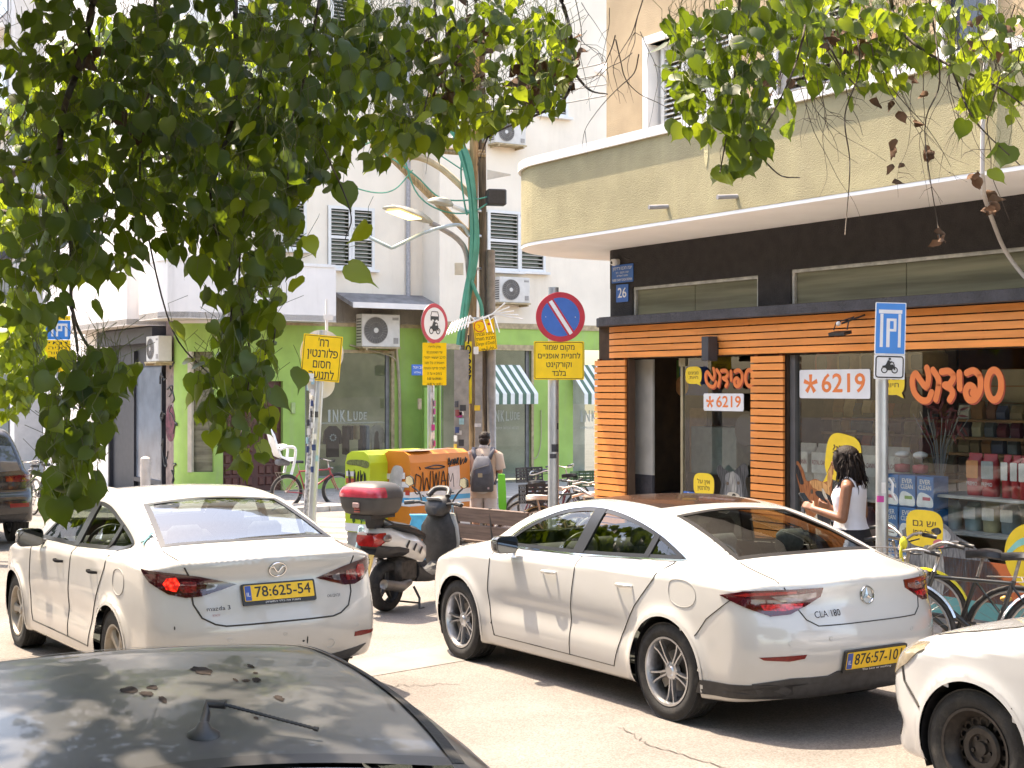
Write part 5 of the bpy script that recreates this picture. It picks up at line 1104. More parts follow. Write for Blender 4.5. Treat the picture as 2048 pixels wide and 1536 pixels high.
m=MB();m.bx(XL,XL+.25,yC,LY,GG-.6,zg+.2);m.build('shop_wall',M_CREAM2,blk)
rr=random.Random(3);x=XL-.006
for k in range(7):
 p=[Vector((x,yA+rr.uniform(0,max(.2,yB-yA)),GG+.5+k*.42))]
 for i in range(9):p.append(p[-1]+Vector((0,rr.uniform(-.18,.18),rr.uniform(-.2,.2))))
 m=MB();m.tube([tuple(q) for q in crom(p,4)],.018,5);m.build('graffiti',M_INK,blk)
m=MB();p=Vector((XL-.004,(yA+yB)/2,GG+1.55));m.prism(shape([(-.3,.0),(-.2,.35),(.1,.42),(.3,.2),(.28,-.25),(.05,-.4),(-.22,-.3)],5),0,.004,Matrix.Translation(p)@Matrix(((0,0,-1,0),(-1,0,0,0),(0,1,0,0),(0,0,0,1))));m.build('mural_face',mat('mural_maroon',(.12,.03,.045),.8,var=.5,scale=9),blk)
def aircon(M,w,h,label,brk=True):
 t=thingM('air_conditioner',label,'air conditioner',M,'air conditioners on the cream block');d=.34
 m=MB();m.bx(-w/2,w/2,-d,-.02,0,h,.012);m.build('casing',mat('ac_white',(.62,.59,.55),.5,var=.05,scale=6,dirt=.2,dirtcol=(.4,.36,.3)),t)
 m=MB();r=h*.40;cx=-w*.14;m.prism(circ(r,28,cx,h/2),0,.004,Matrix.Translation((0,-d,0))@FLAT);m.build('fan_well',mat('ac_well',(.14,.13,.12),.8,var=.1),t)
 m=MB();m.lathe([(.001,.02),(r*.2,.02),(r*.2,.01)],16,Matrix.Translation((cx,-d,h/2))@FLAT);m.build('fan_hub',MATS['ac_white'],t)
 m=MB()
 for k in range(26):a=2*math.pi*k/26;m.tube([(cx+r*.2*math.cos(a),-d-.015,h/2+r*.2*math.sin(a)),(cx+r*math.cos(a+.25),-d-.012,h/2+r*math.sin(a+.25))],.004,4)
 m.tube([(cx+r*.6*math.cos(a),-d-.015,h/2+r*.6*math.sin(a)) for a in np.linspace(0,6.283,25)[:-1]],.004,4,closed=True);m.tube([(cx+r*math.cos(a),-d-.012,h/2+r*math.sin(a)) for a in np.linspace(0,6.283,33)[:-1]],.008,5,closed=True)
 m.build('fan_grille',mat('ac_grille',(.30,.28,.26),.6),t)
 m=MB()
 for k in range(9):m.bx(-w/2-.006,-w/2,-d+.04,-.06,h*.12+k*h*.088,h*.12+k*h*.088+.03)
 m.build('side_louvre',MATS['ac_well'],t);m=MB();m.bx(w*.33,w*.45,-d-.012,-d,h*.1,h*.28);m.bx(w*.30,w*.46,-d-.003,-d,h*.82,h*.9);m.build('service_cover',MATS['ac_grille'],t)
 if brk:m=MB();m.bx(-w*.5,w*.5,-d-.05,.0,-.04,-.005);m.bx(-w*.42,-w*.38,-d-.05,-.0,-.09,-.04);m.bx(w*.38,w*.42,-d-.05,-.0,-.09,-.04);m.build('bracket',M_BEIGE,t)
def acat(px0,px1,py0,py1,label,y=0,mirror=False):
 x0,x1=gx(px0,y-.34),gx(px1,y-.34);z0,z1=gzv(px0,py1,y-.34),gzv(px0,py0,y-.34);aircon(GF@Matrix.Translation(((x0+x1)/2,y,z0)),x1-x0,z1-z0,label)
acat(724,800,627,693,'large air conditioner under the grey canopy over the green shop',-.02);acat(1000,1060,553,604,'air conditioner below the louvred window right of the wooden poles',STEP);acat(990,1052,238,284,'topmost air conditioner by the wooden pole tops',STEP)
p=Matrix.Translation((XL-.05,gyv(312,XL-.3),gzs(312,723,XL-.3)))@Matrix.Rotation(R(-90),4,'Z');aircon(GF@p,.85,.58,'air conditioner on the left flank above the dark shop door')
nb=thingM('neighbour_building','pale building with a dark canopy at the far left behind the leaves','building',GF);y0=LY+2.5
m=MB();m.bx(XL-.3,XL+8,y0,y0+14,GG-1,19);m.build('wall',mat('pale_wall',(.58,.57,.56),.9,var=.05),nb)
m=MB();z=gzs(80,500,XL-.3);m.bx(XL-1.6,XL-.3,y0+.2,y0+11,z,z+.9);m.build('canopy',mat('canopy_dark',(.06,.06,.07),.7),nb)
for k in range(5):
 m=MB();m.bx(XL-.34,XL-.3,y0+.6+k*2.2,y0+2.2+k*2.2,GG,z-.4);m.build('window',mat('dark_pane',(.035,.045,.03),.1),nb)
 for f in range(3):m=MB();m.bx(XL-.34,XL-.3,y0+.8+k*2.2,y0+1.9+k*2.2,z+1.6+f*3.1,z+3.0+f*3.1);m.build('window',mat('grey_pane',(.16,.17,.19),.2),nb)
for f in range(4):m=MB();m.bx(XL-1.3,XL-.3,y0+.5,y0+11,z+1.0+f*3.1,z+1.15+f*3.1);m.bx(XL-1.3,XL-1.2,y0+.5,y0+11,z+1.15+f*3.1,z+2.0+f*3.1);m.build('balcony',M_CREAM2,nb)
fb=thing('far_building','pale building closing the street far behind at left','building');m=MB(frame(OG+V*75-U*26,U,V));m.bx(-16,14,0,10,-3,22);m.build('wall',M_CREAM2,fb);w=MB(frame(OG+V*75-U*26,U,V))
for i in range(9):
 for j in range(6):
  w=MB(frame(OG+V*75-U*26,U,V));w.bx(-15+i*3.2,-13.4+i*3.2,-.05,0,1+j*3.2,2.7+j*3.2);w.build('window',MATS['dark_pane'],fb)
M_DARKBAND=mat('dark_reflection_band',(.05,.048,.045),.7,var=.3)
ob=thing('opposite_building','pale building behind the photographer across the road','building');m=MB(frame(U*-19+V*-12,V,-U));m.bx(-12,45,0,8,-1,13);m.build('wall',M_CREAM,ob);m=MB(frame(U*-19+V*-12,V,-U));m.bx(-12,45,-1.6,-.1,-1,3.4);m.build('added_dark_band',M_DARKBAND,ob)  # dark ground-floor band added out of view to darken reflections in the shop glass
for i in range(11):
 for j in range(4):w=MB(frame(U*-19+V*-12,V,-U));w.bx(-10+i*4.8,-8+i*4.8,-.05,0,1+j*3.1,2.8+j*3.1);w.build('window',MATS['dark_pane'],ob)
pavement('side_pavement',[(uv(OG)[0]-4.0,uv(OG)[1]-5.2),(uv(OG)[0]+12,uv(OG)[1]-5.2),(uv(OG)[0]+12,uv(OG)[1]+1),(uv(OG)[0]+XL-.5,uv(OG)[1]+3),(uv(OG)[0]+XL-.5,uv(OG)[1]+40),(uv(OG)[0]+XL-2.8,uv(OG)[1]+40),(uv(OG)[0]+XL-2.8,uv(OG)[1]-2.2),(uv(OG)[0]-5.2,uv(OG)[1]-4.6)],[(uv(OG)[0]+XL-2.8,uv(OG)[1]+12),(uv(OG)[0]+XL-2.8,uv(OG)[1]-2.2),(uv(OG)[0]-5.2,uv(OG)[1]-4.6),(uv(OG)[0]-4.0,uv(OG)[1]-5.2),(uv(OG)[0]+12,uv(OG)[1]-5.2)])
# the cars of the street
def clip(poly,a,b,c):
 out=[];n=len(poly)
 for i in range(n):
  p,q=poly[i],poly[(i+1)%n];dp=a*p[0]+b*p[1]-c;dq=a*q[0]+b*q[1]-c
  if dp>=0:out.append(p)
  if dp*dq<0:t=dp/(dp-dq);out.append((p[0]+(q[0]-p[0])*t,p[1]+(q[1]-p[1])*t))
 return out
def dens(poly,h=.04):
 out=[]
 for i in range(len(poly)):
  a,b=poly[i],poly[(i+1)%len(poly)];k=max(1,int(math.dist(a,b)/h));out+=[(a[0]+(b[0]-a[0])*j/k,a[1]+(b[1]-a[1])*j/k) for j in range(k)]
 return out
def carmatrix(hubx,huby,yaw,car,half,tilt=True):
 a=R(yaw);h=Vector((-math.sin(a),math.cos(a),0));l=Vector((-math.cos(a),-math.sin(a),0))
 o=Vector((hubx,huby,0))-l*half-h*car.S['ra']
 up=Vector((SLOPE*V.x,SLOPE*V.y,1)).normalized() if tilt else ZZ;h=(h-up*h.dot(up)).normalized();l=up.cross(h)
 o.z=gz(o.x,o.y);return Matrix(((h.x,l.x,up.x,o.x),(h.y,l.y,up.y,o.y),(h.z,l.z,up.z,o.z),(0,0,0,1)))
def glazing(car,t,dlo,splits,rear,front,glass,rglass,trim,chrome=None,seal=.022):
 for vw in 'LR':
  pieces=[dlo]
  for (xt,zt,xb,zb,w) in splits:
   nx,nz=(zt-zb),-(xt-xb);L=math.hypot(nx,nz);nx/=L;nz/=L;c0=nx*xt+nz*zt;new=[]
   for q in pieces:
    a=clip(q,nx,nz,c0+w/2);b=clip(q,-nx,-nz,-(c0-w/2))
    new+=[k for k in (a,b) if len(k)>2]
   pieces=new
   bar=clip(clip(dlo,nx,nz,c0-w/2-.012),-nx,-nz,-(c0+w/2+.012))
   car.patch('pillar',trim,t,dens(bar),vw,.006,3,.02)
  for q in pieces:car.patch('side_window',glass,t,dens(q),vw,-.003,4,0)
  car.strip('window_seal',trim,t,dens(dlo),vw,seal,.006,.003)
  if chrome:car.strip('window_trim',chrome,t,dens(dlo),vw,-.004,.016,.007)
 if rear:car.patch('rear_window',rglass,t,dens(rear),'T',-.002,6,0);car.strip('window_seal',trim,t,dens(rear),'T',.035,.008,.003)
 if front:car.patch('windscreen',glass,t,dens(front),'T',-.002,6,0);car.strip('window_seal',trim,t,dens(front),'T',.035,.008,.003)
def build_coupe():
 S=dict(L=4.69,R=.323,Ra=.365,ra=1.03,fa=3.76,tum=.44,crown=.06,kr=.28,kf=.40,k=.075,tuck=.6,scoop=.018,flare=.02,top=[(-.1,.94),(.05,.975),(.2,1.0),(.58,1.075),(1.0,1.22),(1.45,1.335),(1.9,1.388),(2.35,1.392),(2.8,1.325),(3.15,1.20),(3.45,1.055),(3.75,.985),(4.1,.925),(4.45,.82),(4.62,.70),(4.8,.55)],bot=[(-.1,.30),(.15,.25),(.6,.2),(1.5,.185),(3.9,.17),(4.4,.18),(4.8,.22)],plan=[(-.2,.66),(0,.78),(.15,.83),(.5,.89),(1.0,.915),(2.0,.905),(3.0,.905),(3.75,.912),(4.1,.885),(4.4,.82),(4.6,.74),(4.8,.62)],belt=[(-.1,.92),(.6,.985),(1.0,1.0),(2.0,.965),(3.0,.93),(3.4,.92),(4.0,.87),(4.8,.62)],green=[(-.1,.74),(.5,.74),(1.0,.77),(1.5,.82),(2.2,.85),(3.0,.85),(3.4,.82),(4,.80),(4.8,.66)],rear=[(.1,.30),(.25,.13),(.4,.07),(.55,.04),(.66,.052),(.74,.077),(.82,.105),(.9,.112),(.97,.095),(1.02,.10),(1.3,.34),(1.6,.64)],front=[(.1,4.56),(.3,4.66),(.5,4.69),(.65,4.68),(.8,4.60),(1.0,4.45),(1.5,3.9)])
 c=Car(S);c.grid(.026)
 t=thing('parked_car','white coupe with chrome-edged windows and dark roof glass, parked in the middle','car',group='cars in the street')
 pm=paint('white_paint',(.54,.535,.52),.22,.02,coat=1,low=.25)
 dlo=shape([(3.20,.985,'c'),(2.92,1.145),(2.55,1.275),(2.15,1.325),(1.75,1.295),(1.35,1.20),(1.0,1.055,'c'),(2.1,1.005,'c')],8)
 rear=shape([(1.40,-.50,'c'),(1.45,0),(1.40,.50,'c'),(.66,.60,'c'),(.62,0),(.66,-.60,'c')],8)
 front=shape([(2.78,-.56,'c'),(2.70,0),(2.78,.56,'c'),(3.36,.68,'c'),(3.50,0),(3.36,-.68,'c')],8)
 side=lambda q:(np.abs(q[:,1])>.4)&(q[:,2]>.9);tr=lambda q:(q[:,2]>1.0)&(q[:,0]<1.7);fr=lambda q:(q[:,2]>.97)&(q[:,0]>2.5)
 low=lambda q:(np.abs(q[:,1])>.38)
 arch=[[(xa+S['Ra']*math.cos(a),S['R']+S['Ra']*math.sin(a)) for a in np.linspace(0,2*np.pi,49)[:-1]] for xa in (S['ra'],S['fa'])]
 fd=[(3.26,.95),(3.30,.62),(3.22,.27),(2.17,.27),(2.15,.6),(2.08,.985),(2.1,1.0),(3.1,.97)]
 rd=[(2.08,1.0),(2.15,.6),(2.17,.27),(1.62,.27),(1.52,.50),(1.36,.72),(1.16,.92),(1.09,1.03)]
 lid=[(.62,1.14),(.61,.94),(.58,.88),(.50,.74),(.43,.70),(-.43,.70),(-.50,.74),(-.58,.88),(-.61,.94),(-.62,1.14)]
 L_=lambda q:(q[:,1]>.5)&(q[:,2]<1.06);R_=lambda q:(q[:,1]<-.5)&(q[:,2]<1.06)
 hood=[(3.52,-.74),(4.45,-.62),(4.58,0),(4.45,.62),(3.52,.74)]
 roofp=[(1.62,-.47),(1.62,.47),(2.72,.50),(2.66,0),(2.72,-.50)]
 c.panels(t,pm,[(a,'S',low) for a in arch]+[(dlo,'S',side),(rear,'T',tr),(front,'T',fr)],[('door',fd,'S',L_),('door',fd,'S',R_),('door',rd,'S',L_),('door',rd,'S',R_),('trunk_lid',lid,'B',lambda q:q[:,0]<.63),('hood',hood,'T',lambda q:q[:,2]>.6)])
 glazing(c,t,dlo,[(2.05,1.34,2.16,.98,.10),(1.33,1.22,1.40,1.0,.03)],rear,front,M_CARGLASS,M_CARGLASS,M_TRIM,M_CHROME)
 c.patch('glass_roof',mat('roof_glass',(.035,.020,.015),.22,var=.1,coat=.3),t,dens(roofp),'T',.003,6,.01)
 for vw in 'LR':
  c.seam(t,fd[:3],vw);c.seam(t,fd[2:4],vw);c.seam(t,fd[3:6],vw);c.seam(t,rd[3:],vw);c.seam(t,[(2.17,.27),(1.62,.27)],vw)
  c.seam(t,crom([(.97,.93),(.86,.945),(.76,.92),(.72,.85),(.76,.79),(.86,.77),(.96,.80),(.99,.87)],4,True)+[(.97,.93)],vw,.004,'fuel_flap_gap',mat('faint_gap',(.3,.29,.28),.7,var=0))
  c.seam(t,[(.42,.86),(.62,.72),(.72,.60)],vw,.006)
  c.patch('lower_trim',M_BLACK,t,dens([(.10,.345),(.35,.335),(.66,.33),(.72,.24),(.3,.25),(.12,.27)]),vw,.008,4,.02)
  for x in (2.42,1.48):handle(c,t,x,.845,vw,mat('chrome_handle',(.7,.69,.66),.2,.6,var=.05))
  sg=1 if vw=='L' else -1;mirror(c,t,2.98,.99,vw,M_TRIM if 0 else mat('mirror_cap',(.03,.03,.03),.2,coat=1),sg)
 c.seam(t,lid[1:-1],'B',off=.009);c.seam(t,[(.20,.63),(.62,.615)],'T');c.seam(t,[(.20,-.63),(.62,-.615)],'T')
 for sg in (1,-1):
  vw=(1,-sg)
  q=[(.50,.89,.885),(.32,.86,.918),(.16,.78,.925),(.09,.60,.928),(.09,.40,.930),(.085,.43,.875),(.075,.56,.825),(.09,.68,.775),(.16,.78,.765),(.28,.85,.81)]
  o=shape([(*p,) for p in [(i,0) for i in range(0)]],1) if 0 else None
  def dn3(q,k=5):return [tuple(np.array(q[i])+(np.array(q[(i+1)%len(q)])-np.array(q[i]))*j/k) for i in range(len(q)) for j in range(k)]
  q3=[(x,sg*y,z) for (x,y,z) in q];lamp=c.patch('tail_lamp',M_TAIL,t,dn3(q3),vw,.006,6,.02)
  inn=[(.16,.78,.885),(.09,.62,.895),(.09,.46,.905),(.085,.47,.875),(.08,.58,.855),(.12,.72,.85)]
  c.patch('lamp_band',M_LENS,lamp,dn3([(x,sg*y,z) for (x,y,z) in inn]),vw,.008,4,.004)
  up=[(.40,.87,.888),(.30,.855,.905),(.17,.78,.913),(.10,.62,.916),(.10,.62,.902),(.17,.77,.895),(.30,.85,.886)]
  c.patch('lamp_band',M_TAILBR,lamp,dn3([(x,sg*y,z) for (x,y,z) in up]),vw,.008,4,.004)
  lo=[(.22,.81,.835),(.12,.70,.84),(.08,.58,.84),(.08,.60,.815),(.12,.70,.795),(.20,.80,.80)]
  c.patch('lamp_band',M_TAILBR if 0 else mat('lamp_cells',(.5,.015,.02),.15,var=.5,scale=45,coat=1),lamp,dn3([(x,sg*y,z) for (x,y,z) in lo]),vw,.008,4,.004)
  rf=[(.22,.82,.515),(.08,.66,.525),(.05,.58,.53),(.05,.60,.505),(.10,.68,.49),(.20,.80,.498)]
  c.patch('reflector',M_REFL,t,dn3([(x,sg*y,z) for (x,y,z) in rf]),vw,.004,3,.006)
  hl=[(4.36,.80,.70),(4.45,.72,.745),(4.53,.58,.72),(4.56,.50,.68),(4.52,.62,.64),(4.42,.76,.65)]
  c.patch('headlight',M_LENS,t,dn3([(x,sg*y,z) for (x,y,z) in hl]),(-1,-sg),.005,4,.02)
 c.patch('diffuser',mat('bumper_dark',(.045,.045,.048),.55,var=.2,scale=20),t,dens([(-.80,.34),(-.60,.38),(-.36,.385),(-.30,.41),(.30,.41),(.36,.385),(.60,.38),(.80,.345),(.74,.25),(-.74,.25)]),'B',.008,5,.02)
 plate(t,on_rear(c,0,.475,.014),'876:57:101'.replace('57:','57-').replace('876:','876:'),sub='The best or nothing')
 T=on_rear(c,0,.86,.006);b=MB(T);b.tube([(.054*math.cos(a),.054*math.sin(a),.004) for a in np.linspace(0,2*np.pi,29)[:-1]],.0055,6,closed=True)
 for k in range(3):
  a=R(90+120*k);d=Vector((math.cos(a),math.sin(a),0));n=Vector((-d.y,d.x,0));b.add([n*.013+d*.006,-n*.013+d*.006,d*.053,ZZ*.010],[(0,2,3),(2,1,3),(1,0,3)])
 b.build('badge',M_CHROME,t,True,40)
 text('CLA 180',.060,mat('badge_dark',(.08,.08,.085),.25,.8,var=0),t,on_rear(c,.36,.765,.016),width=.22,ext=.002,bold=.004)
 for (y,z) in ((.62,.60),(.36,.62),(-.36,.62),(-.62,.60)):
  T=on_rear(c,y,z,.002);b=MB(T);b.tube([(.013*math.cos(a),.013*math.sin(a),0) for a in np.linspace(0,2*np.pi,17)[:-1]],.0016,5,closed=True);b.build('parking_sensor',mat('sensor_grey',(.45,.45,.44),.5,var=0),t)
 for (x,y) in ((S['ra'],.80),(S['ra'],-.80),(S['fa'],.80),(S['fa'],-.80)):wheel(t,x,y,S['R'],.215,.222,'twin',.35 if x<2 else.05)
 for xa in (S['ra'],S['fa']):lip(c,t,pm,xa)
 seats(c,t,[(2.05,.50,1.0,[(.36,.48),(-.36,.48)]),(1.25,.50,.98,[(.32,.56),(-.32,.56)])]);dash(c,t,3.02,.36,.98)
 m=MB();m.bx(.72,1.22,-.58,.58,.93,.95);m.build('parcel_shelf',M_INT,t)
 t.matrix_world=carmatrix(1.02,9.42,32.2,c,.905);return c,t
def build_saloon():
 S=dict(L=4.58,R=.318,Ra=.358,ra=.985,fa=3.685,tum=.44,crown=.06,kr=.24,kf=.42,k=.075,tuck=.6,scoop=.015,flare=.022,zmax=.72,top=[(-.1,1.0),(.05,1.05),(.2,1.075),(.55,1.125),(.95,1.265),(1.35,1.385),(1.8,1.445),(2.25,1.452),(2.7,1.40),(3.1,1.24),(3.45,1.09),(3.75,1.02),(4.1,.95),(4.4,.84),(4.55,.70),(4.7,.55)],bot=[(-.1,.32),(.15,.27),(.6,.22),(1.5,.2),(3.9,.18),(4.3,.19),(4.7,.22)],plan=[(-.2,.68),(0,.79),(.15,.835),(.5,.88),(1.0,.897),(2.0,.885),(3.0,.885),(3.7,.892),(4.05,.86),(4.3,.80),(4.5,.70),(4.7,.58)],belt=[(-.1,.98),(.6,1.05),(1.0,1.05),(2.0,.99),(3.0,.95),(3.4,.94),(4.0,.88),(4.7,.62)],green=[(-.1,.73),(.5,.73),(1.0,.76),(1.5,.805),(2.2,.83),(3.0,.83),(3.4,.80),(4,.78),(4.7,.62)],rear=[(.1,.25),(.28,.08),(.4,.02),(.55,0),(.66,.025),(.76,.062),(.86,.092),(.94,.095),(1.02,.072),(1.07,.075),(1.35,.3),(1.65,.6)],front=[(.1,4.45),(.3,4.55),(.5,4.58),(.65,4.56),(.8,4.48),(1.0,4.32),(1.5,3.8)])
 c=Car(S);c.grid(.026)
 t=thing('saloon_car','white saloon car with a lit brake lamp, black mirror and lizard sticker, on the left','car',group='cars in the street')
 pm=paint('dusty_white_paint',(.50,.49,.47),.26,.03,coat=.9,low=.75)
 dlo=shape([(3.12,1.0,'c'),(2.82,1.165),(2.5,1.285),(2.1,1.345),(1.7,1.33),(1.3,1.235),(.98,1.125),(.97,1.08,'c'),(1.10,1.055,'c'),(2.1,1.01,'c')],8)
 rear=shape([(1.33,-.53,'c'),(1.38,0),(1.33,.53,'c'),(.60,.655,'c'),(.54,0),(.60,-.655,'c')],8)
 front=shape([(2.66,-.56,'c'),(2.58,0),(2.66,.56,'c'),(3.28,.68,'c'),(3.44,0),(3.28,-.68,'c')],8)
 side=lambda q:(np.abs(q[:,1])>.4)&(q[:,2]>.93);tr=lambda q:(q[:,2]>1.03)&(q[:,0]<1.6);fr=lambda q:(q[:,2]>1.0)&(q[:,0]>2.4)
 low=lambda q:(np.abs(q[:,1])>.38)
 arch=[[(xa+S['Ra']*math.cos(a),S['R']+S['Ra']*math.sin(a)) for a in np.linspace(0,2*np.pi,49)[:-1]] for xa in (S['ra'],S['fa'])]
 fd=[(3.20,.95),(3.22,.62),(3.14,.30),(2.12,.30),(2.10,.6),(2.04,1.0),(2.1,1.02),(3.05,.985)]
 rd=[(2.04,1.01),(2.10,.6),(2.12,.30),(1.58,.30),(1.46,.52),(1.32,.72),(1.16,.92),(1.10,1.06)]
 lid=[(.66,1.18),(.64,1.0),(.60,.92),(.595,.75),(.55,.66),(.47,.615),(.40,.60),(-.40,.60),(-.47,.615),(-.55,.66),(-.595,.75),(-.60,.92),(-.64,1.0),(-.66,1.18)]
 L_=lambda q:(q[:,1]>.5)&(q[:,2]<1.07);R_=lambda q:(q[:,1]<-.5)&(q[:,2]<1.07)
 hood=[(3.46,-.72),(4.35,-.60),(4.47,0),(4.35,.60),(3.46,.72)]
 c.panels(t,pm,[(a,'S',low) for a in arch]+[(dlo,'S',side),(rear,'T',tr),(front,'T',fr)],[('door',fd,'S',L_),('door',fd,'S',R_),('door',rd,'S',L_),('door',rd,'S',R_),('trunk_lid',lid,'B',lambda q:q[:,0]<.56),('hood',hood,'T',lambda q:q[:,2]>.6)])
 glazing(c,t,dlo,[(1.99,1.36,2.10,.98,.10),(1.27,1.25,1.36,1.02,.03)],rear,front,M_CARGLASS,M_REARGLASS,M_TRIM,None)
 for vw in 'LR':
  c.seam(t,fd[:3],vw);c.seam(t,fd[2:4],vw,.010);c.seam(t,fd[3:6],vw);c.seam(t,rd[3:],vw);c.seam(t,[(2.12,.30),(1.58,.30)],vw,.010)
  c.seam(t,crom([(.92,.93),(.83,.95),(.74,.92),(.71,.86),(.74,.79),(.83,.765),(.92,.80),(.945,.87)],4,True)+[(.92,.93)],vw,.006,'fuel_flap_gap',MATS['faint_gap'])
  for x in (2.34,1.42):handle(c,t,x,.875,vw,pm)
  sg=1 if vw=='L' else -1;mirror(c,t,2.95,1.0,vw,MATS['mirror_cap'],sg,(.11,.215,.15))
 c.seam(t,lid[1:-1],'B',.011,off=.009);c.seam(t,[(.18,.66),(.53,.665)],'T');c.seam(t,[(.18,-.66),(.53,-.665)],'T')
 def dn3(q,k=5):return [tuple(np.array(q[i])+(np.array(q[(i+1)%len(q)])-np.array(q[i]))*j/k) for i in range(len(q)) for j in range(k)]
 for sg in (1,-1):
  vw=(1,-sg)
  q=[(.40,.88,.985),(.24,.85,.975),(.12,.74,.955),(.10,.60,.935),(.11,.44,.905),(.12,.28,.87),(.11,.42,.835),(.10,.58,.80),(.11,.70,.795),(.17,.80,.82),(.30,.865,.90)]
  lamp=c.patch('tail_lamp',M_TAILDK,t,dn3([(x,sg*y,z) for (x,y,z) in q]),vw,.007,6,.02)
  e=[(.34,.872,.955),(.22,.845,.96),(.14,.77,.945),(.14,.77,.83),(.20,.82,.85)]
  c.patch('lamp_shell',M_TAIL,lamp,dn3([(x,sg*y,z) for (x,y,z) in e]),vw,.009,4,.004)
  b=[(.18+.0,.81,.93),(.135,.765,.935),(.125,.745,.885),(.135,.76,.835),(.18,.81,.85),(.20,.825,.89)]
  c.patch('lamp_bulb',M_BRAKE if sg>0 else M_TAILBR,lamp,dn3([(x,sg*y,z) for (x,y,z) in b]),vw,.011,4,.004)
  v=[(.10,.54,.89),(.11,.44,.875),(.11,.46,.845),(.10,.54,.835)]
  c.patch('reverse_lamp',M_LENS,lamp,dn3([(x,sg*y,z) for (x,y,z) in v]),vw,.010,4,.004)
  rg=[(.14,.775,.895),(.115,.71,.905),(.10,.63,.90),(.10,.62,.83),(.12,.72,.825)]
  c.patch('lamp_shell',mat('lamp_rings',(.16,.01,.012),.12,var=.5,scale=50,coat=1),lamp,dn3([(x,sg*y,z) for (x,y,z) in rg]),vw,.009,4,.004)
  rf=[(.24,.84,.445),(.10,.70,.462),(.07,.63,.462),(.07,.63,.43),(.10,.70,.425),(.22,.83,.425)]
  c.patch('reflector',M_REFL,t,dn3([(x,sg*y,z) for (x,y,z) in rf]),vw,.004,3,.006)
  hl=[(4.22,.79,.74),(4.30,.70,.79),(4.42,.55,.76),(4.46,.45,.71),(4.40,.58,.67),(4.28,.74,.69)]
  c.patch('headlight',M_LENS,t,dn3([(x,sg*y,z) for (x,y,z) in hl]),(-1,-sg),.005,4,.02)
 c.patch('bumper_skirt',MATS['bumper_dark'],t,dens([(-.74,.355),(-.4,.325),(.1,.315),(.70,.30),(.6,.27),(-.6,.27)]),'B',.006,4,.02)
 plate(t,on_rear(c,0,.80,.014),'78:625-54',sub=heb('משנת את כללי המשחק'))
 T=on_rear(c,0,.955,.006);b=MB(T)
 b.tube([(.062*math.cos(a),.049*math.sin(a),.004) for a in np.linspace(0,2*np.pi,33)[:-1]],.0052,6,closed=True)
 b.tube([(-.058,.016,.005),(-.035,.024,.007),(-.012,-.006,.009),(0,-.016,.010),(.012,-.006,.009),(.035,.024,.007),(.058,.016,.005)],[.003,.007,.006,.005,.006,.007,.003],6)
 b.build('badge',M_CHROME,t,True,40)
 text('mazda 3',.042,MATS['badge_dark'],t,on_rear(c,.44,.715,.014),width=.17,ext=.002,bold=.004)
 text('SKYACTIV',.022,mat('dull_red_print',(.3,.06,.05),.5,var=0),t,on_rear(c,.46,.672,.014),width=.055,ext=.0005)
 text('CAR CENTER',.030,MATS['badge_dark'],t,on_rear(c,-.42,.735,.014),width=.10,ext=.001,shear=.25)
 for (y,z) in ((.38,.505),(-.02,.515),(-.62,.51)):
  T=on_rear(c,y,z,.002);b=MB(T);b.tube([(.013*math.cos(a),.013*math.sin(a),0) for a in np.linspace(0,2*np.pi,17)[:-1]],.0016,5,closed=True);b.build('parking_sensor',MATS['sensor_grey'],t)
 T=on_rear(c,-.38,.41,.002);b=MB(T);b.tube([(.032*math.cos(a),.032*math.sin(a),0) for a in np.linspace(0,2*np.pi,25)[:-1]],.0018,5,closed=True);b.build('tow_cover',MATS['sensor_grey'],t)
 for (y,z,w,h) in ((-.16,.45,.010,.008),(-.19,.455,.006,.03),(.72,.60,.006,.014)):
  b=MB(on_rear(c,y,z,.002));b.ell((0,0,0),(w,h,.001),8,5);b.build('scratch',M_SEAM,t)
 p=c.proj([(.80,1.145)],'L');g=c.grad(p)[0];T=face(p[0]+g*.003,(-1,0,-.08),g);b=MB(T);tq=mat('sticker_teal',(.08,.22,.24),.5,var=.1)
 b.prism(shape([(-.02,.05),(.012,.058),(.016,.03),(.03,.022),(.018,.012),(.028,-.03),(.05,-.045),(.012,-.035),(-.005,-.01),(-.03,-.03),(-.05,-.028),(-.02,-.012),(-.012,.02)],3),0,.0015)
 b.prism(shape([(-.022,.05),(-.03,.066),(.0,.072),(.028,.066),(.014,.052)],3),0,.0016);b.build('sticker',tq,t)
 m=MB();m.box((.62,0,1.115),(.05,.24,.024),(0,R(-8),0),.006);lm=m.build('high_brake_lamp',M_TAIL,t)
 m=MB()
 for k in range(8):m.box((.598,-.105+.03*k,1.116),(.012,.018,.012))
 m.build('lamp_cell',M_BRAKE,lm)
 for (x,y) in ((S['ra'],.775),(S['ra'],-.775),(S['fa'],.775),(S['fa'],-.775)):wheel(t,x,y,S['R'],.205,.212,'cover',.4 if x<2 else.0,mat('wheel_cover',(.36,.32,.27),.45,.3,var=.2,dirt=.6,dirtcol=(.2,.15,.1)))
 for xa in (S['ra'],S['fa']):lip(c,t,pm,xa)
 seats(c,t,[(1.98,.50,1.02,[(.36,.48),(-.36,.48)]),(1.15,.50,1.0,[(.32,.56),(-.32,.56)])]);dash(c,t,2.95,.36,1.0)
 m=MB();m.bx(.66,1.12,-.60,.60,.99,1.01);m.build('parcel_shelf',mat('shelf_grey',(.2,.2,.2),.8),t)
 t.matrix_world=carmatrix(-2.86,10.22,33.2,c,.88);return c,t
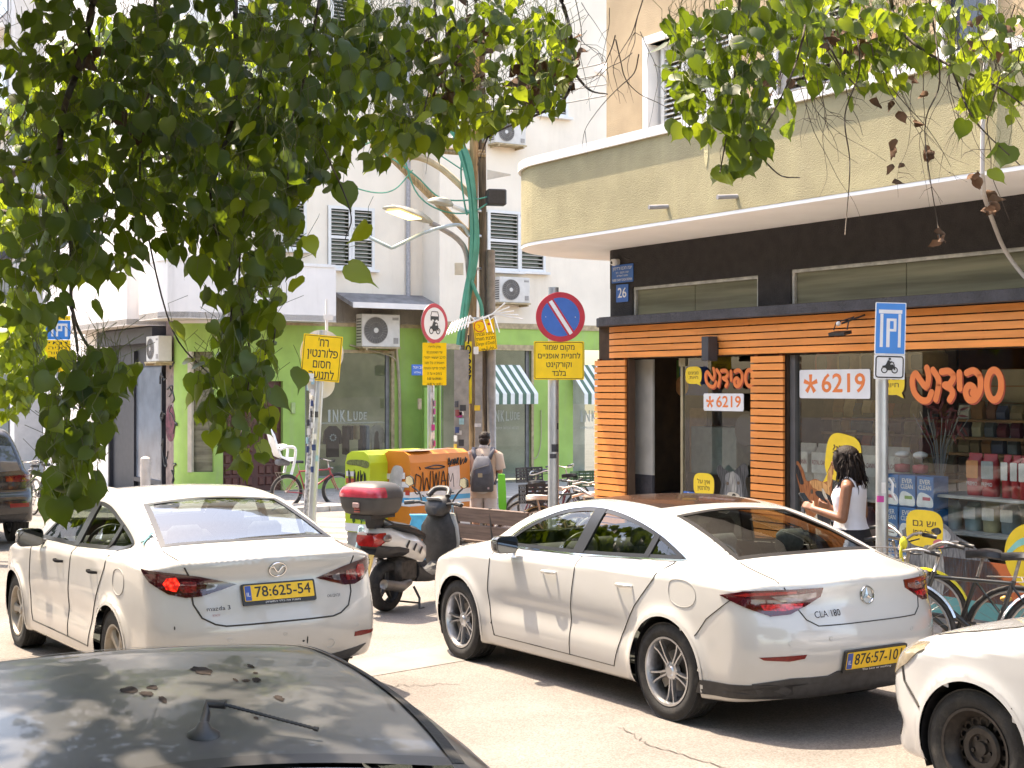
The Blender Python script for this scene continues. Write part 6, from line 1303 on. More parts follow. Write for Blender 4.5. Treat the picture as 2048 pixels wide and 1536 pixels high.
def build_hatch():
 S=dict(L=4.3,R=.31,Ra=.352,ra=.80,fa=3.40,tum=.40,crown=.06,kr=.14,kf=.27,k=.085,tuck=.5,scoop=.012,flare=.02,xf=.8,top=[(-.1,1.2),(.1,1.3),(.4,1.40),(1.0,1.47),(1.8,1.48),(2.3,1.43),(2.75,1.24),(3.1,1.03),(3.4,.945),(3.8,.865),(4.0,.80),(4.15,.715),(4.35,.57)],bot=[(-.1,.3),(.5,.22),(1.5,.2),(3.4,.18),(4.0,.17),(4.3,.2)],plan=[(-.2,.7),(0,.80),(.3,.86),(1,.89),(2,.885),(3,.885),(3.4,.89),(3.75,.865),(4.0,.79),(4.15,.72),(4.3,.60)],belt=[(-.1,1.0),(1.0,1.0),(2.0,.97),(2.8,.93),(3.4,.855),(3.9,.775),(4.3,.62)],green=[(-.1,.74),(1.0,.79),(2.2,.82),(2.8,.81),(3.4,.79),(4.3,.64)],rear=[(.1,.2),(.3,.03),(.6,0),(.9,.05),(1.2,.15),(1.5,.4)],front=[(.1,4.16),(.22,4.26),(.34,4.22),(.45,4.29),(.6,4.29),(.75,4.2),(.9,4.02),(1.5,3.4)])
 c=Car(S);c.grid(.03)
 t=thing('hatchback_car','white car with black steel wheel and yellowed headlamp, its front corner in the lower right','car',group='cars in the street')
 pm=paint('cool_white_paint',(.50,.51,.53),.25,.02,coat=.9,low=.35)
 arch=[[(xa+S['Ra']*math.cos(a),S['R']+S['Ra']*math.sin(a)) for a in np.linspace(0,2*np.pi,49)[:-1]] for xa in (S['ra'],S['fa'])]
 dlo=shape([(2.82,1.0,'c'),(2.4,1.25),(2.0,1.36),(1.4,1.38),(.8,1.34),(.5,1.2,'c'),(.6,1.05,'c'),(2.0,1.01,'c')],8)
 front=shape([(2.30,-.58,'c'),(2.22,0),(2.30,.58,'c'),(2.92,.68,'c'),(3.10,0),(2.92,-.68,'c')],8)
 low=lambda q:(np.abs(q[:,1])>.38)
 fd=[(2.86,.94),(2.92,.62),(2.84,.28),(1.75,.28),(1.72,.6),(1.70,1.0),(2.7,.98)];hood=[(3.15,-.70),(3.8,-.66),(4.08,-.4),(4.12,0),(4.08,.4),(3.8,.66),(3.15,.70)]
 c.panels(t,pm,[(a,'S',low) for a in arch]+[(dlo,'S',lambda q:(np.abs(q[:,1])>.4)&(q[:,2]>.93)),(front,'T',lambda q:(q[:,2]>1.0)&(q[:,0]>2))],[('door',fd,'S',lambda q:(q[:,1]>.5)),('door',fd,'S',lambda q:(q[:,1]<-.5)),('hood',hood,'T',lambda q:q[:,2]>.65)])
 glazing(c,t,dlo,[(1.66,1.40,1.72,.98,.10)],None,front,M_CARGLASS,M_DARKGLASS,M_TRIM)
 def dn3(q,k=5):return [tuple(np.array(q[i])+(np.array(q[(i+1)%len(q)])-np.array(q[i]))*j/k) for i in range(len(q)) for j in range(k)]
 yl=mat('yellowed_lamp',(.27,.23,.165),.16,.15,var=.3,scale=14,coat=.8,dirt=.4,dirtcol=(.32,.27,.2))
 for vw,sg in (('L',1),('R',-1)):
  hl=[(3.76,.87,.775),(3.86,.85,.80),(4.0,.79,.775),(4.12,.68,.715),(4.2,.52,.64),(4.21,.52,.575),(4.15,.68,.575),(4.04,.80,.60),(3.90,.86,.68)]
  h=c.patch('headlight',yl,t,dn3([(x,sg*y,z) for (x,y,z) in hl]),(-1,-sg),.006,6,.02)
  c.seam(t,[(3.92,.655),(3.90,.58),(3.80,.50),(3.755,.47)],vw,.014,'bumper_gap');c.seam(t,fd[:4],vw);c.seam(t,fd[3:6],vw)
  fg=[(3.96,.79,.40),(4.08,.66,.42),(4.10,.62,.30),(4.0,.76,.26)]
  c.patch('fog_lamp_grille',M_BLACK,t,dn3([(x,sg*y,z) for (x,y,z) in fg]),(-1,-sg),.004,4,.01)
  p=c.proj([(3.02,.72)],vw)[0];m=MB();m.ell(p,(.045,.012,.022),10,6);m.build('side_blinker',M_LENS,t,True)
  mirror(c,t,2.72,1.0,vw,pm,sg);handle(c,t,1.9,.86,vw,pm)
 c.patch('grille',M_BLACK,t,dens([(-.45,.62),(.45,.62),(.42,.70),(-.42,.70)]),'F',.004,3,.01);c.patch('lower_grille',M_BLACK,t,dens([(-.5,.30),(.5,.30),(.45,.44),(-.45,.44)]),'F',.004,3,.01)
 c.seam(t,hood+[hood[0]],'T',.008)
 for (x,y) in ((S['ra'],.77),(S['ra'],-.77),(S['fa'],.77),(S['fa'],-.77)):wheel(t,x,y,S['R'],.205,.205,'steel',0,mat('black_steel',(.035,.03,.028),.5,.3,var=.3,scale=20,dirt=.5,dirtcol=(.09,.07,.055)))
 for xa in (S['ra'],S['fa']):lip(c,t,pm,xa)
 seats(c,t,[(1.75,.50,1.02,[(.36,.48),(-.36,.48)])]);dash(c,t,2.62,.36,1.0)
 a=R(32.0);h=Vector((-math.sin(a),math.cos(a),0));w=Vector((2.365,7.3,0))-h*(S['fa']-S['ra'])
 t.matrix_world=carmatrix(w.x,w.y,32.0,c,.875);return c,t
def build_grey():
 S=dict(L=4.45,R=.31,Ra=.352,ra=.95,fa=3.55,tum=.42,crown=.075,kr=.2,kf=.4,k=.07,tuck=.5,scoop=.012,flare=.015,top=[(-.1,1.0),(.1,1.06),(.5,1.10),(.9,1.24),(1.25,1.365),(1.6,1.42),(2.1,1.445),(2.55,1.415),(2.95,1.27),(3.3,1.09),(3.6,1.01),(4.0,.93),(4.3,.82),(4.55,.6)],bot=[(-.1,.3),(.5,.22),(1.5,.2),(3.4,.18),(4.2,.18),(4.55,.22)],plan=[(-.2,.68),(0,.78),(.3,.85),(1,.875),(2,.87),(3,.87),(3.55,.875),(4.0,.83),(4.3,.74),(4.55,.6)],belt=[(-.1,1.0),(1.0,1.0),(2.0,.96),(3.0,.94),(3.6,.90),(4.55,.62)],green=[(-.1,.72),(1.0,.76),(2.2,.80),(3.0,.79),(3.6,.77),(4.55,.62)],rear=[(.1,.2),(.3,.03),(.6,0),(.9,.07),(1.05,.08),(1.3,.3),(1.6,.6)],front=[(.1,4.3),(.3,4.42),(.5,4.45),(.7,4.4),(.9,4.25),(1.5,3.6)])
 c=Car(S);c.grid(.03)
 t=thing('grey_car','dull grey car with flaking roof paint and a bent roof aerial, in front','car',group='cars in the street')
 pm=paint('worn_grey_paint',(.07,.071,.074),.34,.2,dirt=.3,coat=.28,dirtcol=(.20,.19,.175),metal=.35)
 arch=[[(xa+S['Ra']*math.cos(a),S['R']+S['Ra']*math.sin(a)) for a in np.linspace(0,2*np.pi,49)[:-1]] for xa in (S['ra'],S['fa'])]
 dlo=shape([(3.02,1.0,'c'),(2.6,1.22),(2.2,1.325),(1.7,1.32),(1.3,1.24),(1.0,1.07,'c'),(2.1,1.01,'c')],8)
 rear=shape([(1.30,-.53,'c'),(1.36,0),(1.30,.53,'c'),(.58,.64,'c'),(.52,0),(.58,-.64,'c')],8)
 front=shape([(2.54,-.55,'c'),(2.47,0),(2.54,.55,'c'),(3.14,.66,'c'),(3.28,0),(3.14,-.66,'c')],8)
 fd=[(3.05,.94),(3.10,.62),(3.02,.28),(2.0,.28),(1.98,.6),(1.95,1.0),(2.9,.98)];rd=[(1.95,1.0),(1.98,.6),(2.0,.28),(1.5,.28),(1.4,.5),(1.1,1.03)]
 lid=[(.64,1.16),(.64,.9),(.5,.6),(-.5,.6),(-.64,.9),(-.64,1.16)]
 c.panels(t,pm,[(a,'S',lambda q:np.abs(q[:,1])>.38) for a in arch]+[(dlo,'S',lambda q:(np.abs(q[:,1])>.4)&(q[:,2]>.93)),(rear,'T',lambda q:(q[:,2]>1.0)&(q[:,0]<1.6)),(front,'T',lambda q:(q[:,2]>1.0)&(q[:,0]>2.2))],[('door',fd,'S',lambda q:q[:,1]>.5),('door',fd,'S',lambda q:q[:,1]<-.5),('door',rd,'S',lambda q:q[:,1]>.5),('door',rd,'S',lambda q:q[:,1]<-.5),('trunk_lid',lid,'B',lambda q:q[:,0]<.55)])
 glazing(c,t,dlo,[(1.9,1.36,2.0,.98,.09)],rear,front,M_CARGLASS,M_DARKGLASS,M_TRIM)
 for sg in (1,-1):
  q=crom([(1.28,sg*.525),(1.7,sg*.552),(2.1,sg*.556),(2.5,sg*.54)],8);c.strip('roof_gutter',M_RUBBER,t,q,'T',.014,.014,.004,False)
 rust=mat('bare_primer',(.030,.024,.022),.9,spec=.08,var=.4,scale=40)
 for (x,y,w,h,sd) in ((2.02,-.15,.060,.028,1),(1.83,.02,.06,.035,2),(1.92,-.23,.04,.022,3),(1.72,-.26,.028,.012,4),(1.58,-.17,.010,.006,5),(2.05,-.28,.03,.008,7)):
  rr=random.Random(sd);n=16 if w>.02 else 8;k=1 if sd not in (2,3) else 5
  for j in range(k):
   cx,cy=(x+rr.uniform(-.06,.06),y+rr.uniform(-.05,.05)) if k>1 else (x,y);ww,hh=(w*rr.uniform(.2,.6),h*rr.uniform(.2,.7)) if k>1 else (w,h)
   q=[(cx+ww*math.cos(a)*rr.uniform(.6,1.15),cy+hh*math.sin(a)*rr.uniform(.6,1.15)) for a in np.linspace(0,2*np.pi,n+1)[:-1]]
   c.patch('bare_patch',rust,t,q,'T',.0015,2,0)
 for sg in (1,-1):
  vw='L' if sg>0 else 'R';mirror(c,t,2.86,.99,vw,M_BLACK,sg);handle(c,t,2.2,.85,vw,M_BLACK);handle(c,t,1.35,.87,vw,M_BLACK)
  for s_ in (fd[:3],fd[2:4],fd[3:6],rd[3:]):c.seam(t,s_,vw)
  def dn3(q,k=5):return [tuple(np.array(q[i])+(np.array(q[(i+1)%len(q)])-np.array(q[i]))*j/k) for i in range(len(q)) for j in range(k)]
  c.patch('tail_lamp',M_TAIL,t,dn3([(x,sg*y,z) for (x,y,z) in ((.2,.84,.96),(.08,.6,.97),(.07,.6,.8),(.2,.84,.8))]),(1,-sg),.005,4,.02)
 p=Vector(c.proj([(1.50,-.035)],'T')[0]);an=MB();an.lathe([(.001,.030),(.010,.028),(.018,.016),(.034,.006),(.036,-.004)],20,Matrix.Translation(p))
 d=Vector((.05,-.02,.055));an.tube([p+Vector((0,0,.02)),p+d*.7,p+d,p+d+Vector((-.02,-.035,-.002))],[.011,.010,.010,.009],8)
 e=p+d+Vector((-.02,-.035,-.002));w=Vector((-.10,-.165,-.045));q=[e+w*i/40 for i in range(41)];an.tube(q,[.0032 if i%2 else.0044 for i in range(41)],6);an.tube([q[-1],q[-1]+w*.05],.0055,6)
 an.build('aerial',M_BLACK,t,True,50)
 for (x,y) in ((S['ra'],.76),(S['ra'],-.76),(S['fa'],.76),(S['fa'],-.76)):wheel(t,x,y,S['R'],.205,.2,'cover',0,MATS['wheel_cover'])
 seats(c,t,[(1.9,.50,1.0,[(.36,.48),(-.36,.48)]),(1.1,.50,.98,[(.32,.56),(-.32,.56)])]);dash(c,t,2.85,.36,1.0)
 a=R(25);h=Vector((-math.sin(a),math.cos(a),0));l=Vector((-math.cos(a),-math.sin(a),0));o=Vector((-.70,2.98,0))-h*1.50-l*.02
 M=Matrix(((h.x,l.x,0,o.x),(h.y,l.y,0,o.y),(0,0,1,gz(-.64,3)),(0,0,0,1)));t.matrix_world=M;return c,t
def build_suv():
 S=dict(L=4.8,R=.37,Ra=.42,ra=1.0,fa=3.85,tum=.30,crown=.05,kr=.13,kf=.3,k=.07,tuck=.4,scoop=.01,flare=.02,top=[(-.1,1.4),(.1,1.62),(.3,1.73),(1.0,1.79),(2.2,1.80),(2.8,1.72),(3.3,1.42),(3.7,1.16),(4.2,1.08),(4.6,.95),(4.9,.7)],bot=[(-.1,.45),(.4,.34),(1.5,.3),(4.2,.3),(4.9,.35)],plan=[(-.2,.72),(0,.84),(.3,.92),(1,.95),(2,.95),(3,.95),(3.9,.95),(4.4,.88),(4.7,.76),(4.9,.65)],belt=[(-.1,1.12),(1.0,1.12),(2.5,1.10),(3.4,1.08),(4.9,.8)],green=[(-.1,.80),(1.0,.86),(2.5,.88),(3.4,.86),(4.9,.7)],rear=[(.2,.15),(.4,.04),(.6,0),(.75,.02),(.85,.09),(1.1,.11),(1.4,.25),(1.75,.48),(2.0,.8)],front=[(.2,4.6),(.5,4.78),(.8,4.8),(1.1,4.65),(1.8,4.0)])
 c=Car(S);c.grid(.035)
 t=thing('suv_car','black SUV seen from behind at the left edge of the street','car',group='cars in the street')
 pm=paint('black_paint',(.010,.010,.012),.2,.1,coat=.7)
 arch=[[(xa+S['Ra']*math.cos(a),S['R']+S['Ra']*math.sin(a)) for a in np.linspace(0,2*np.pi,49)[:-1]] for xa in (S['ra'],S['fa'])]
 dlo=shape([(3.4,1.14,'c'),(2.8,1.55),(2.2,1.66),(1.2,1.65),(.5,1.56,'c'),(.62,1.2,'c'),(2.0,1.15,'c')],8)
 rw=shape([(-.62,1.50,'c'),(0,1.54),(.62,1.50,'c'),(.72,1.14,'c'),(0,1.12),(-.72,1.14,'c')],6)
 c.panels(t,pm,[(a,'S',lambda q:np.abs(q[:,1])>.38) for a in arch]+[(dlo,'S',lambda q:(np.abs(q[:,1])>.5)&(q[:,2]>1.08))],[('tailgate',[(.75,1.62),(.75,.72),(-.75,.72),(-.75,1.62)],'B',lambda q:q[:,0]<.6)])
 glazing(c,t,dlo,[(2.0,1.7,2.05,1.1,.12),(1.2,1.7,1.2,1.1,.12)],None,None,M_DARKGLASS,M_DARKGLASS,M_TRIM)
 c.patch('rear_window',mat('suv_rear_glass',(.05,.06,.075),.04,var=.1,coat=1),t,dens(rw),'B',.004,5,.01)
 def dn3(q,k=5):return [tuple(np.array(q[i])+(np.array(q[(i+1)%len(q)])-np.array(q[i]))*j/k) for i in range(len(q)) for j in range(k)]
 for sg in (1,-1):
  vw=(1,-sg)
  c.patch('tail_lamp',M_TAIL,t,dn3([(x,sg*y,z) for (x,y,z) in ((.34,.92,1.09),(.14,.82,1.08),(.11,.5,1.06),(.11,.5,.98),(.14,.82,.97),(.30,.92,1.0))]),vw,.006,4,.02)
  c.patch('reflector',M_REFL,t,dn3([(x,sg*y,z) for (x,y,z) in ((.12,.82,.66),(.02,.55,.66),(.02,.55,.60),(.12,.82,.60))]),vw,.005,4,.01)
  mirror(c,t,3.1,1.16,'L' if sg>0 else 'R',M_BLACK,sg,(.12,.22,.2))
 c.patch('bumper_skirt',M_BLACK,t,dens([(-.82,.50),(.82,.50),(.75,.40),(-.75,.40)]),'B',.006,4,.02)
 plate(t,on_rear(c,0,.88,.014),'61-402-33')
 for (x,y) in ((S['ra'],.84),(S['ra'],-.84),(S['fa'],.84),(S['fa'],-.84)):wheel(t,x,y,S['R'],.25,.25,'twin',0)
 a=R(32);h=Vector((-math.sin(a),math.cos(a),0));l=Vector((-math.cos(a),-math.sin(a),0))
 p=Vector((-7.12,21.3,0));o=p+l*.9
 t.matrix_world=Matrix(((h.x,l.x,0,o.x),(h.y,l.y,0,o.y),(0,0,1,gz(p.x,p.y)),(0,0,0,1)));return c,t
build_coupe();build_saloon();build_hatch();build_grey();build_suv()
# signs and poles
def pole(t,x,y,r,z0,z1,m=None,lean=(0,0),name='pole'):
 mb=MB();mb.cyl((x,y,z0),(x+lean[0],y+lean[1],z1),r,n=16);mb.lathe([(r*1.7,0),(r*1.7,.02),(r,.03)],16,Matrix.Translation((x,y,z0)))
 return mb.build(name,m or M_GALV,t,True,50)
def stickers(t,pts,r,seed,zs,cols,rot=0):
 rr=random.Random(seed)
 for (z,w,h) in zs:
  m=MB();a0=rr.uniform(-2.4,-.7)+rot;n=4;da=w/r;q=[]
  for k in range(n+1):a=a0-da/2+da*k/n;q+=[(pts[0]+(r+.0015)*math.cos(a),pts[1]+(r+.0015)*math.sin(a),z),(pts[0]+(r+.0015)*math.cos(a),pts[1]+(r+.0015)*math.sin(a),z+h)]
  m.add(q,[(2*k,2*k+2,2*k+3,2*k+1) for k in range(n)]);m.build('sticker',gm(rr.choice(cols),.6),t)
STK=['#d8d4d2','#c9c6c8','#b23a86','#2f3f6a','#d9b23a','#7a3a3a','#8fb4c0','#e0dcd6','#3a3a40']
M_SIGNBACK=mat('sign_back',(.45,.46,.48),.5,.6)
def moto(s_,mm,t,M,k=1.0):
 m=MB(M)
 for cx in (-.27,.27):
  q=MB(M);m.tube([(s_*(cx+.145*math.cos(a)),s_*(-.16+.145*math.sin(a)),0) for a in np.linspace(0,6.283,21)[:-1]],s_*.026,4,closed=True)
 body=[(-.40,.04),(-.2,.10),(-.02,.09),(.10,.13),(.2,.13),(.24,.02),(.30,-.14),(.24,-.14),(.16,-.02),(.10,-.16),(-.12,-.17),(-.18,-.05),(-.36,-.0)]
 m.prism([(s_*a,s_*b) for a,b in body],-s_*.01,s_*.012)
 rider=[(-.22,.08),(-.02,.08),(.06,-.06),(.02,-.14),(.09,-.14),(.14,-.02),(.06,.10),(.03,.17),(.12,.24),(.22,.20),(.23,.235),(.10,.30),(.02,.29),(-.02,.36),(-.10,.34),(-.16,.2)]
 m.prism([(s_*a,s_*b) for a,b in rider],-s_*.01,s_*.013);m.prism(circ(s_*.065,14,s_*.0,s_*.42),-s_*.01,s_*.013);m.tube([(s_*.18,s_*.22,0),(s_*.25,s_*.12,0),(s_*.28,-s_*.16,0)],s_*.02,4)
 return m.build('motorcycle_mark',mm,t)
def sign_at(name,label,px,py_c,Y,facing,group=None):
 p=P(px,py_c,Y);x=Vector((math.cos(facing),math.sin(facing),0));y=ZZ.cross(x)
 return thingM(name,label,'sign',frame(p,x,y),group),p
YN=15.7;t,p=sign_at('no_parking_sign','round blue and red no parking sign above a yellow plate by the parked bicycles',1121,634,YN,R(8));s=FPX/YN;px2=lambda v:v/s
zg=gz(p.x,p.y)-p.z
pole(t,-px2(12),.08,px2(11),zg,px2(60));r=px2(50);m=MB(FLAT);m.prism(circ(r,48),-.004,0);m.build('sign_back',M_SIGNBACK,t);m=MB(FLAT);m.lathe([(r,0),(r*.995,.004),(r*.78,.004)],56);m.build('red_rim',M_RED,t,True,30);m=MB(FLAT);m.prism(circ(r*.78,48),0,.0035);m.build('blue_disc',M_BLUE,t)
m=MB(FLAT@Matrix.Rotation(R(-57),4,'Z'));m.bx(-r*.78,r*.78,-r*.15,r*.15,.0036,.0042);m.build('red_bar',M_RED,t);m=MB(FLAT@Matrix.Rotation(R(-57),4,'Z'));m.bx(-r*.76,r*.80,-r*.075,r*.075,.0043,.005);m.build('white_bar',M_WHITE,t)
m=MB(FLAT);[m.ell((sx*r*.6,.0,.0045),(.006,.006,.002),8,5) for sx in (-1,1)];m.build('rivet',M_ALU,t)
w,h=px2(102),px2(77);T=upr(-px2(3),-.002,-px2(87));m=MB(T);m.prism(rrect(w,h,.015),-.004,0);pl=m.build('sign_plate',M_SIGNY,t)
def border(w,h,T,par,mm=M_INK,ins=.012,lw=.006,rr=.018):
 m=MB(T);m.tube([(x,y,.0008) for x,y in rrect(w-2*ins,h-2*ins,rr)],lw/2,4,closed=True);return m.build('plate_border',mm,par)
border(w,h,T,pl)
for i,(l_,ww) in enumerate(((heb('מקום שמור'),.62),(heb('לחניית אופניים'),.84),(heb('וקורקינט'),.50),(heb('בלבד'),.28))):text(l_,h*.20,M_INK,pl,T@Matrix.Translation((-.0,h*(.34-.225*i),.001)),width=w*ww,ext=.0006,bold=.010)
stickers(t,(-px2(12),.08),px2(11),5,[(-px2(270)+.0,.09,.085),(-px2(283)+.0,.08,.05),(-px2(225),.03,.07)],['#b23a86','#d8d4d2','#3a3a40'])
YC=21.6;t,p=sign_at('closed_street_sign','tilted yellow plate with four black Hebrew lines on a leaning pole',643,716,YC,R(6));s=FPX/YC;q_=lambda v:v/s;zg=gz(p.x,p.y)-p.z
pole(t,-q_(22),.085,q_(8),zg,q_(55),None,(q_(24),0));w,h=q_(78),q_(92);T=FLAT@Matrix.Rotation(R(-5),4,'Z');m=MB(T);m.prism(rrect(w,h,.01),-.004,0);pl=m.build('sign_plate',M_SIGNY,t);border(w,h,T,pl,ins=.02,lw=.008,rr=.01)
for i,(l_,ww) in enumerate(((heb("רח'"),.26),(heb('פלורנטין'),.78),(heb('חסום'),.44),(heb('לתנועה'),.64))):text(l_,h*.26,M_INK,pl,T@Matrix.Translation((w*.02,h*(.33-.235*i),.001)),width=w*ww,ext=.0006,bold=.010)
m=MB(T);m.prism(rrect(q_(20),q_(16),.01),.001,.003,Matrix.Translation((-w*.28,-h*.44,0)));m.build('paper_scrap',M_CARD,t)
stickers(t,(-q_(14),.06),q_(8.5),8,[(-q_(k*22)-.4,.06,.09) for k in range(9)],STK)
t2,p2=sign_at('leaning_pole','older grey pole full of stickers leaning beside the tilted yellow sign',620,716,YC+.35,R(6));zg=gz(p2.x,p2.y)-p2.z;pole(t2,-q_(10),0,q_(6.5),zg,q_(-20),mat('sticker_pole',(.42,.42,.44),.55,.5,var=.5,scale=22,detail=8),(q_(20),0));stickers(t2,(-q_(0),0),q_(8),21,[(-q_(k*18)-.5,.05,.10) for k in range(8)],STK)
t3,p3=sign_at('sign_back','grey round back of a sign turned away behind the tilted yellow plate',644,706,YC+.22,R(30));m=MB(FLAT);m.prism(circ(q_(47),36),-.004,.0);m.build('sign_disc',mat('pale_sign_back',(.62,.62,.64),.5,.3),t3);m=MB(FLAT);m.prism(circ(q_(15),20,-q_(14),-q_(62)),-.003,.001);m.prism(circ(q_(30),28,-q_(2),-q_(62)),-.004,.0);m.build('sign_disc',M_CARD,t3)
m=MB();m.box((q_(10),.0,q_(75)),(.04,.03,.5));m.prism(rrect(q_(20),q_(12),.01),0,.01,upr(q_(12),-.03,q_(72)));m.build('sign_clip',M_CARD,t3)
YM=21.0;t,p=sign_at('no_motor_vehicles_sign','oval-looking red ringed sign with a car over a motorcycle above a yellow notice',869,647,YM,R(52));s=FPX/YM;q_=lambda v:v/s;zg=gz(p.x,p.y)-p.z
pole(t,0,.07,q_(7),zg,q_(35));r=q_(40);m=MB(FLAT);m.prism(circ(r,44),-.005,0);m.build('sign_back',M_SIGNBACK,t);m=MB(FLAT);m.lathe([(r,0),(r*.995,.004),(r*.8,.004)],48);m.build('red_rim',M_RED,t,True,30);m=MB(FLAT);m.prism(circ(r*.8,40),0,.0035);m.build('white_disc',M_WHITE,t)
m=MB(FLAT);k=r*.5
for (a,b,c,d) in ((-.62,.62,.38,.72),(-.62,-.45,.28,.40),(.45,.62,.28,.40)):m.bx(a*k,b*k,c*k,d*k,.004,.006)
m.tube([(-.6*k,.72*k,.005),(-.45*k,1.18*k,.005),(.45*k,1.18*k,.005),(.6*k,.72*k,.005)],.006,5);m.build('car_mark',M_INK,t);moto(r*.95,M_INK,t,FLAT@Matrix.Translation((0,-r*.22,.005)))
w,h=q_(56)/math.cos(R(40)),q_(85);T=Matrix.Rotation(R(-34),4,'Z')@upr(0,-.002,-q_(81));w=q_(47)/math.cos(R(18));m=MB(T);m.prism(rrect(w,h,.01),-.004,0);pl=m.build('sign_plate',M_SIGNY,t)
for i,l_ in enumerate(('פרט לדיירי','שדי השוטטכון 20','לרכב ייעשאי ייזפורי','ויאומדה כל תנו','לצורכי פריקה וטעינה','בימים א עד ה')):text(heb(l_),h*.085,M_INK,pl,T@Matrix.Translation((0,h*(.40-.125*i),.001)),width=w*(.5,.66,.9,.8,.9,.6)[i],ext=.0005,bold=.004)
for i,l_ in enumerate(('5:00 '+heb('עד')+' 09:00 '+heb('ו'),'16:00 '+heb('עד')+' 14:00 '+heb('ו'))):text(l_,h*.085,M_INK,pl,T@Matrix.Translation((0,h*(.40-.125*(6+i)),.001)),width=w*.62,ext=.0005,bold=.01)
stickers(t,(0,.05),q_(7.2),31,[(-q_(150+k*16),.06,.09) for k in range(8)],STK)
YP=11.1;t,p=sign_at('parking_sign','blue P sign with white motorcycle plate on a grey pole beside the shop window',1781,657,YP,R(2));s=FPX/YP;q_=lambda v:v/s;zg=gz(p.x,p.y)+.11-p.z
pole(t,-q_(12),.07,q_(12.5),zg,q_(50));w,h=q_(62),q_(104);T=FLAT@Matrix.Rotation(R(-1.5),4,'Z');m=MB(T);m.prism(rrect(w,h,.008),-.004,0);pl=m.build('sign_plate',M_CARD,t);m=MB(T);m.prism(rrect(w*.94,h*.965,.006),.0002,.001);m.build('blue_field',mat('p_blue',(.03,.22,.62),.35,var=.04),pl)
m=MB(T);L=h*.40;a=w*.34
m.bx(-a-w*.05,a+w*.03,L*.72,L*.90,.0012,.0018);m.bx(-a,-a+w*.10,-L*.90,L*.70,.0012,.0018);m.bx(a-w*.09,a,-L*.90,L*.70,.0012,.0018);m.bx(-w*.13,-w*.02,-L*.90,L*.48,.0012,.0018);m.bx(-w*.02,w*.19,L*.36,L*.48,.0012,.0018);m.bx(-w*.02,w*.19,-L*.14,-L*.02,.0012,.0018);m.bx(w*.10,w*.19,-L*.02,L*.36,.0012,.0018);m.build('letter_p',M_CARD,pl)
T2=T@Matrix.Translation((0,-h*.5-q_(25),0));m=MB(T2);m.prism(rrect(w,q_(49),.006),-.004,0);p2_=m.build('sign_plate',M_CARD,t);border(w,q_(49),T2,p2_,ins=.014,lw=.010,rr=.02);moto(w*.62,M_INK,p2_,T2@Matrix.Translation((0,0,.002)))
stickers(t,(-q_(12),.07),q_(12.6),12,[(-q_(330),.035,.085),(-q_(348),.06,.05)],['#b23a86','#d8d4d2']);m=MB();m.tube([(.0,.05,-q_(300)),(.03,.04,-q_(312)),(.02,.03,-q_(330)),(.05,.03,-q_(345))],.012,5);m.build('paper_scrap',M_CARD,t)
YT=27.0;t,p=sign_at('pay_parking_sign','blue parking sign over a yellow timetable plate at the far left behind leaves',115,660,YT,R(12));s=FPX/YT;q_=lambda v:v/s;zg=gz(p.x,p.y)-p.z
pole(t,0,.06,q_(5),zg,q_(30));w=q_(50);m=MB(upr(0,0,q_(0)));m.prism(rrect(w,q_(38),.02),-.004,0);m.build('sign_plate',MATS['p_blue'],t);m=MB(upr(0,-.001,0));
for (a,b,c,d) in ((-.38,-.02,.22,.34),(-.24,-.16,-.34,.22),(-.06,.02,-.34,.34),(.02,.18,.22,.34),(.02,.18,-.06,.05),(.12,.18,.05,.22),(.28,.38,-.34,.34),(.18,.28,.22,.34)):m.bx(a*w,b*w,c*q_(38),d*q_(38),0,.003)
m.build('letter_p',M_CARD,t);m=MB(upr(0,0,q_(24)));m.prism(rrect(w,q_(9),.01),-.004,0);m.build('sign_plate',M_SIGNY,t);T=upr(0,0,-q_(52));m=MB(T);m.prism(rrect(w,q_(64),.01),-.004,0);pl=m.build('sign_plate',M_SIGNY,t)
for i in range(6):text(heb(('ימי','חניה','אסור','מותר','בתשלום','לתושב')[i]),q_(9),M_INK,pl,T@Matrix.Translation((0,q_(26-10*i),.001)),width=w*.7,ext=.0005)
text(heb('עיריית תל אביב'),q_(7),M_INK,t,upr(0,-.002,q_(24)),width=w*.8,ext=.0005)
# utility poles with cables, lamps and boxes
YU=23.6;pu=P(955,640,YU);t=thing('utility_pole','pair of weathered wooden utility poles with green cables and street lamps','utility pole',(pu.x,pu.y,0));s=FPX/YU;zg=gz(pu.x,pu.y)
def up(px,py,d=0):q=P(px,py,YU-d);return (q.x-pu.x,q.y-pu.y,q.z)
M_WOODP=mat('weathered_pole',(.36,.25,.14),.9,var=.35,scale=5,stretch=(7,7,.5),bump=.5,bscale=20,dirt=.4,dirtcol=(.12,.09,.07));M_WOODD=mat('dark_pole',(.15,.115,.08),.9,var=.35,scale=5,stretch=(7,7,.5),bump=.5,bscale=20);M_CGREEN=mat('cable_green',(.055,.26,.19),.55,var=.1);M_STEELG=mat('grey_post',(.28,.265,.26),.55,.4,var=.15,scale=8,dirt=.4,dirtcol=(.4,.36,.33))
def bot(px):q=P(px,700,YU);return (q.x-pu.x,0,zg)
m=MB();m.cyl(bot(938),up(951,60),.085,.07,12);m.build('wooden_post',M_WOODP,t,True);m=MB();m.cyl(bot(970),up(962,40,-.1),.07,.065,12);m.build('wooden_post',M_WOODD,t,True);m=MB();m.cyl((bot(984)[0],-.05,zg),up(981,500,.05),.075,n=12);m.build('steel_post',M_STEELG,t,True)
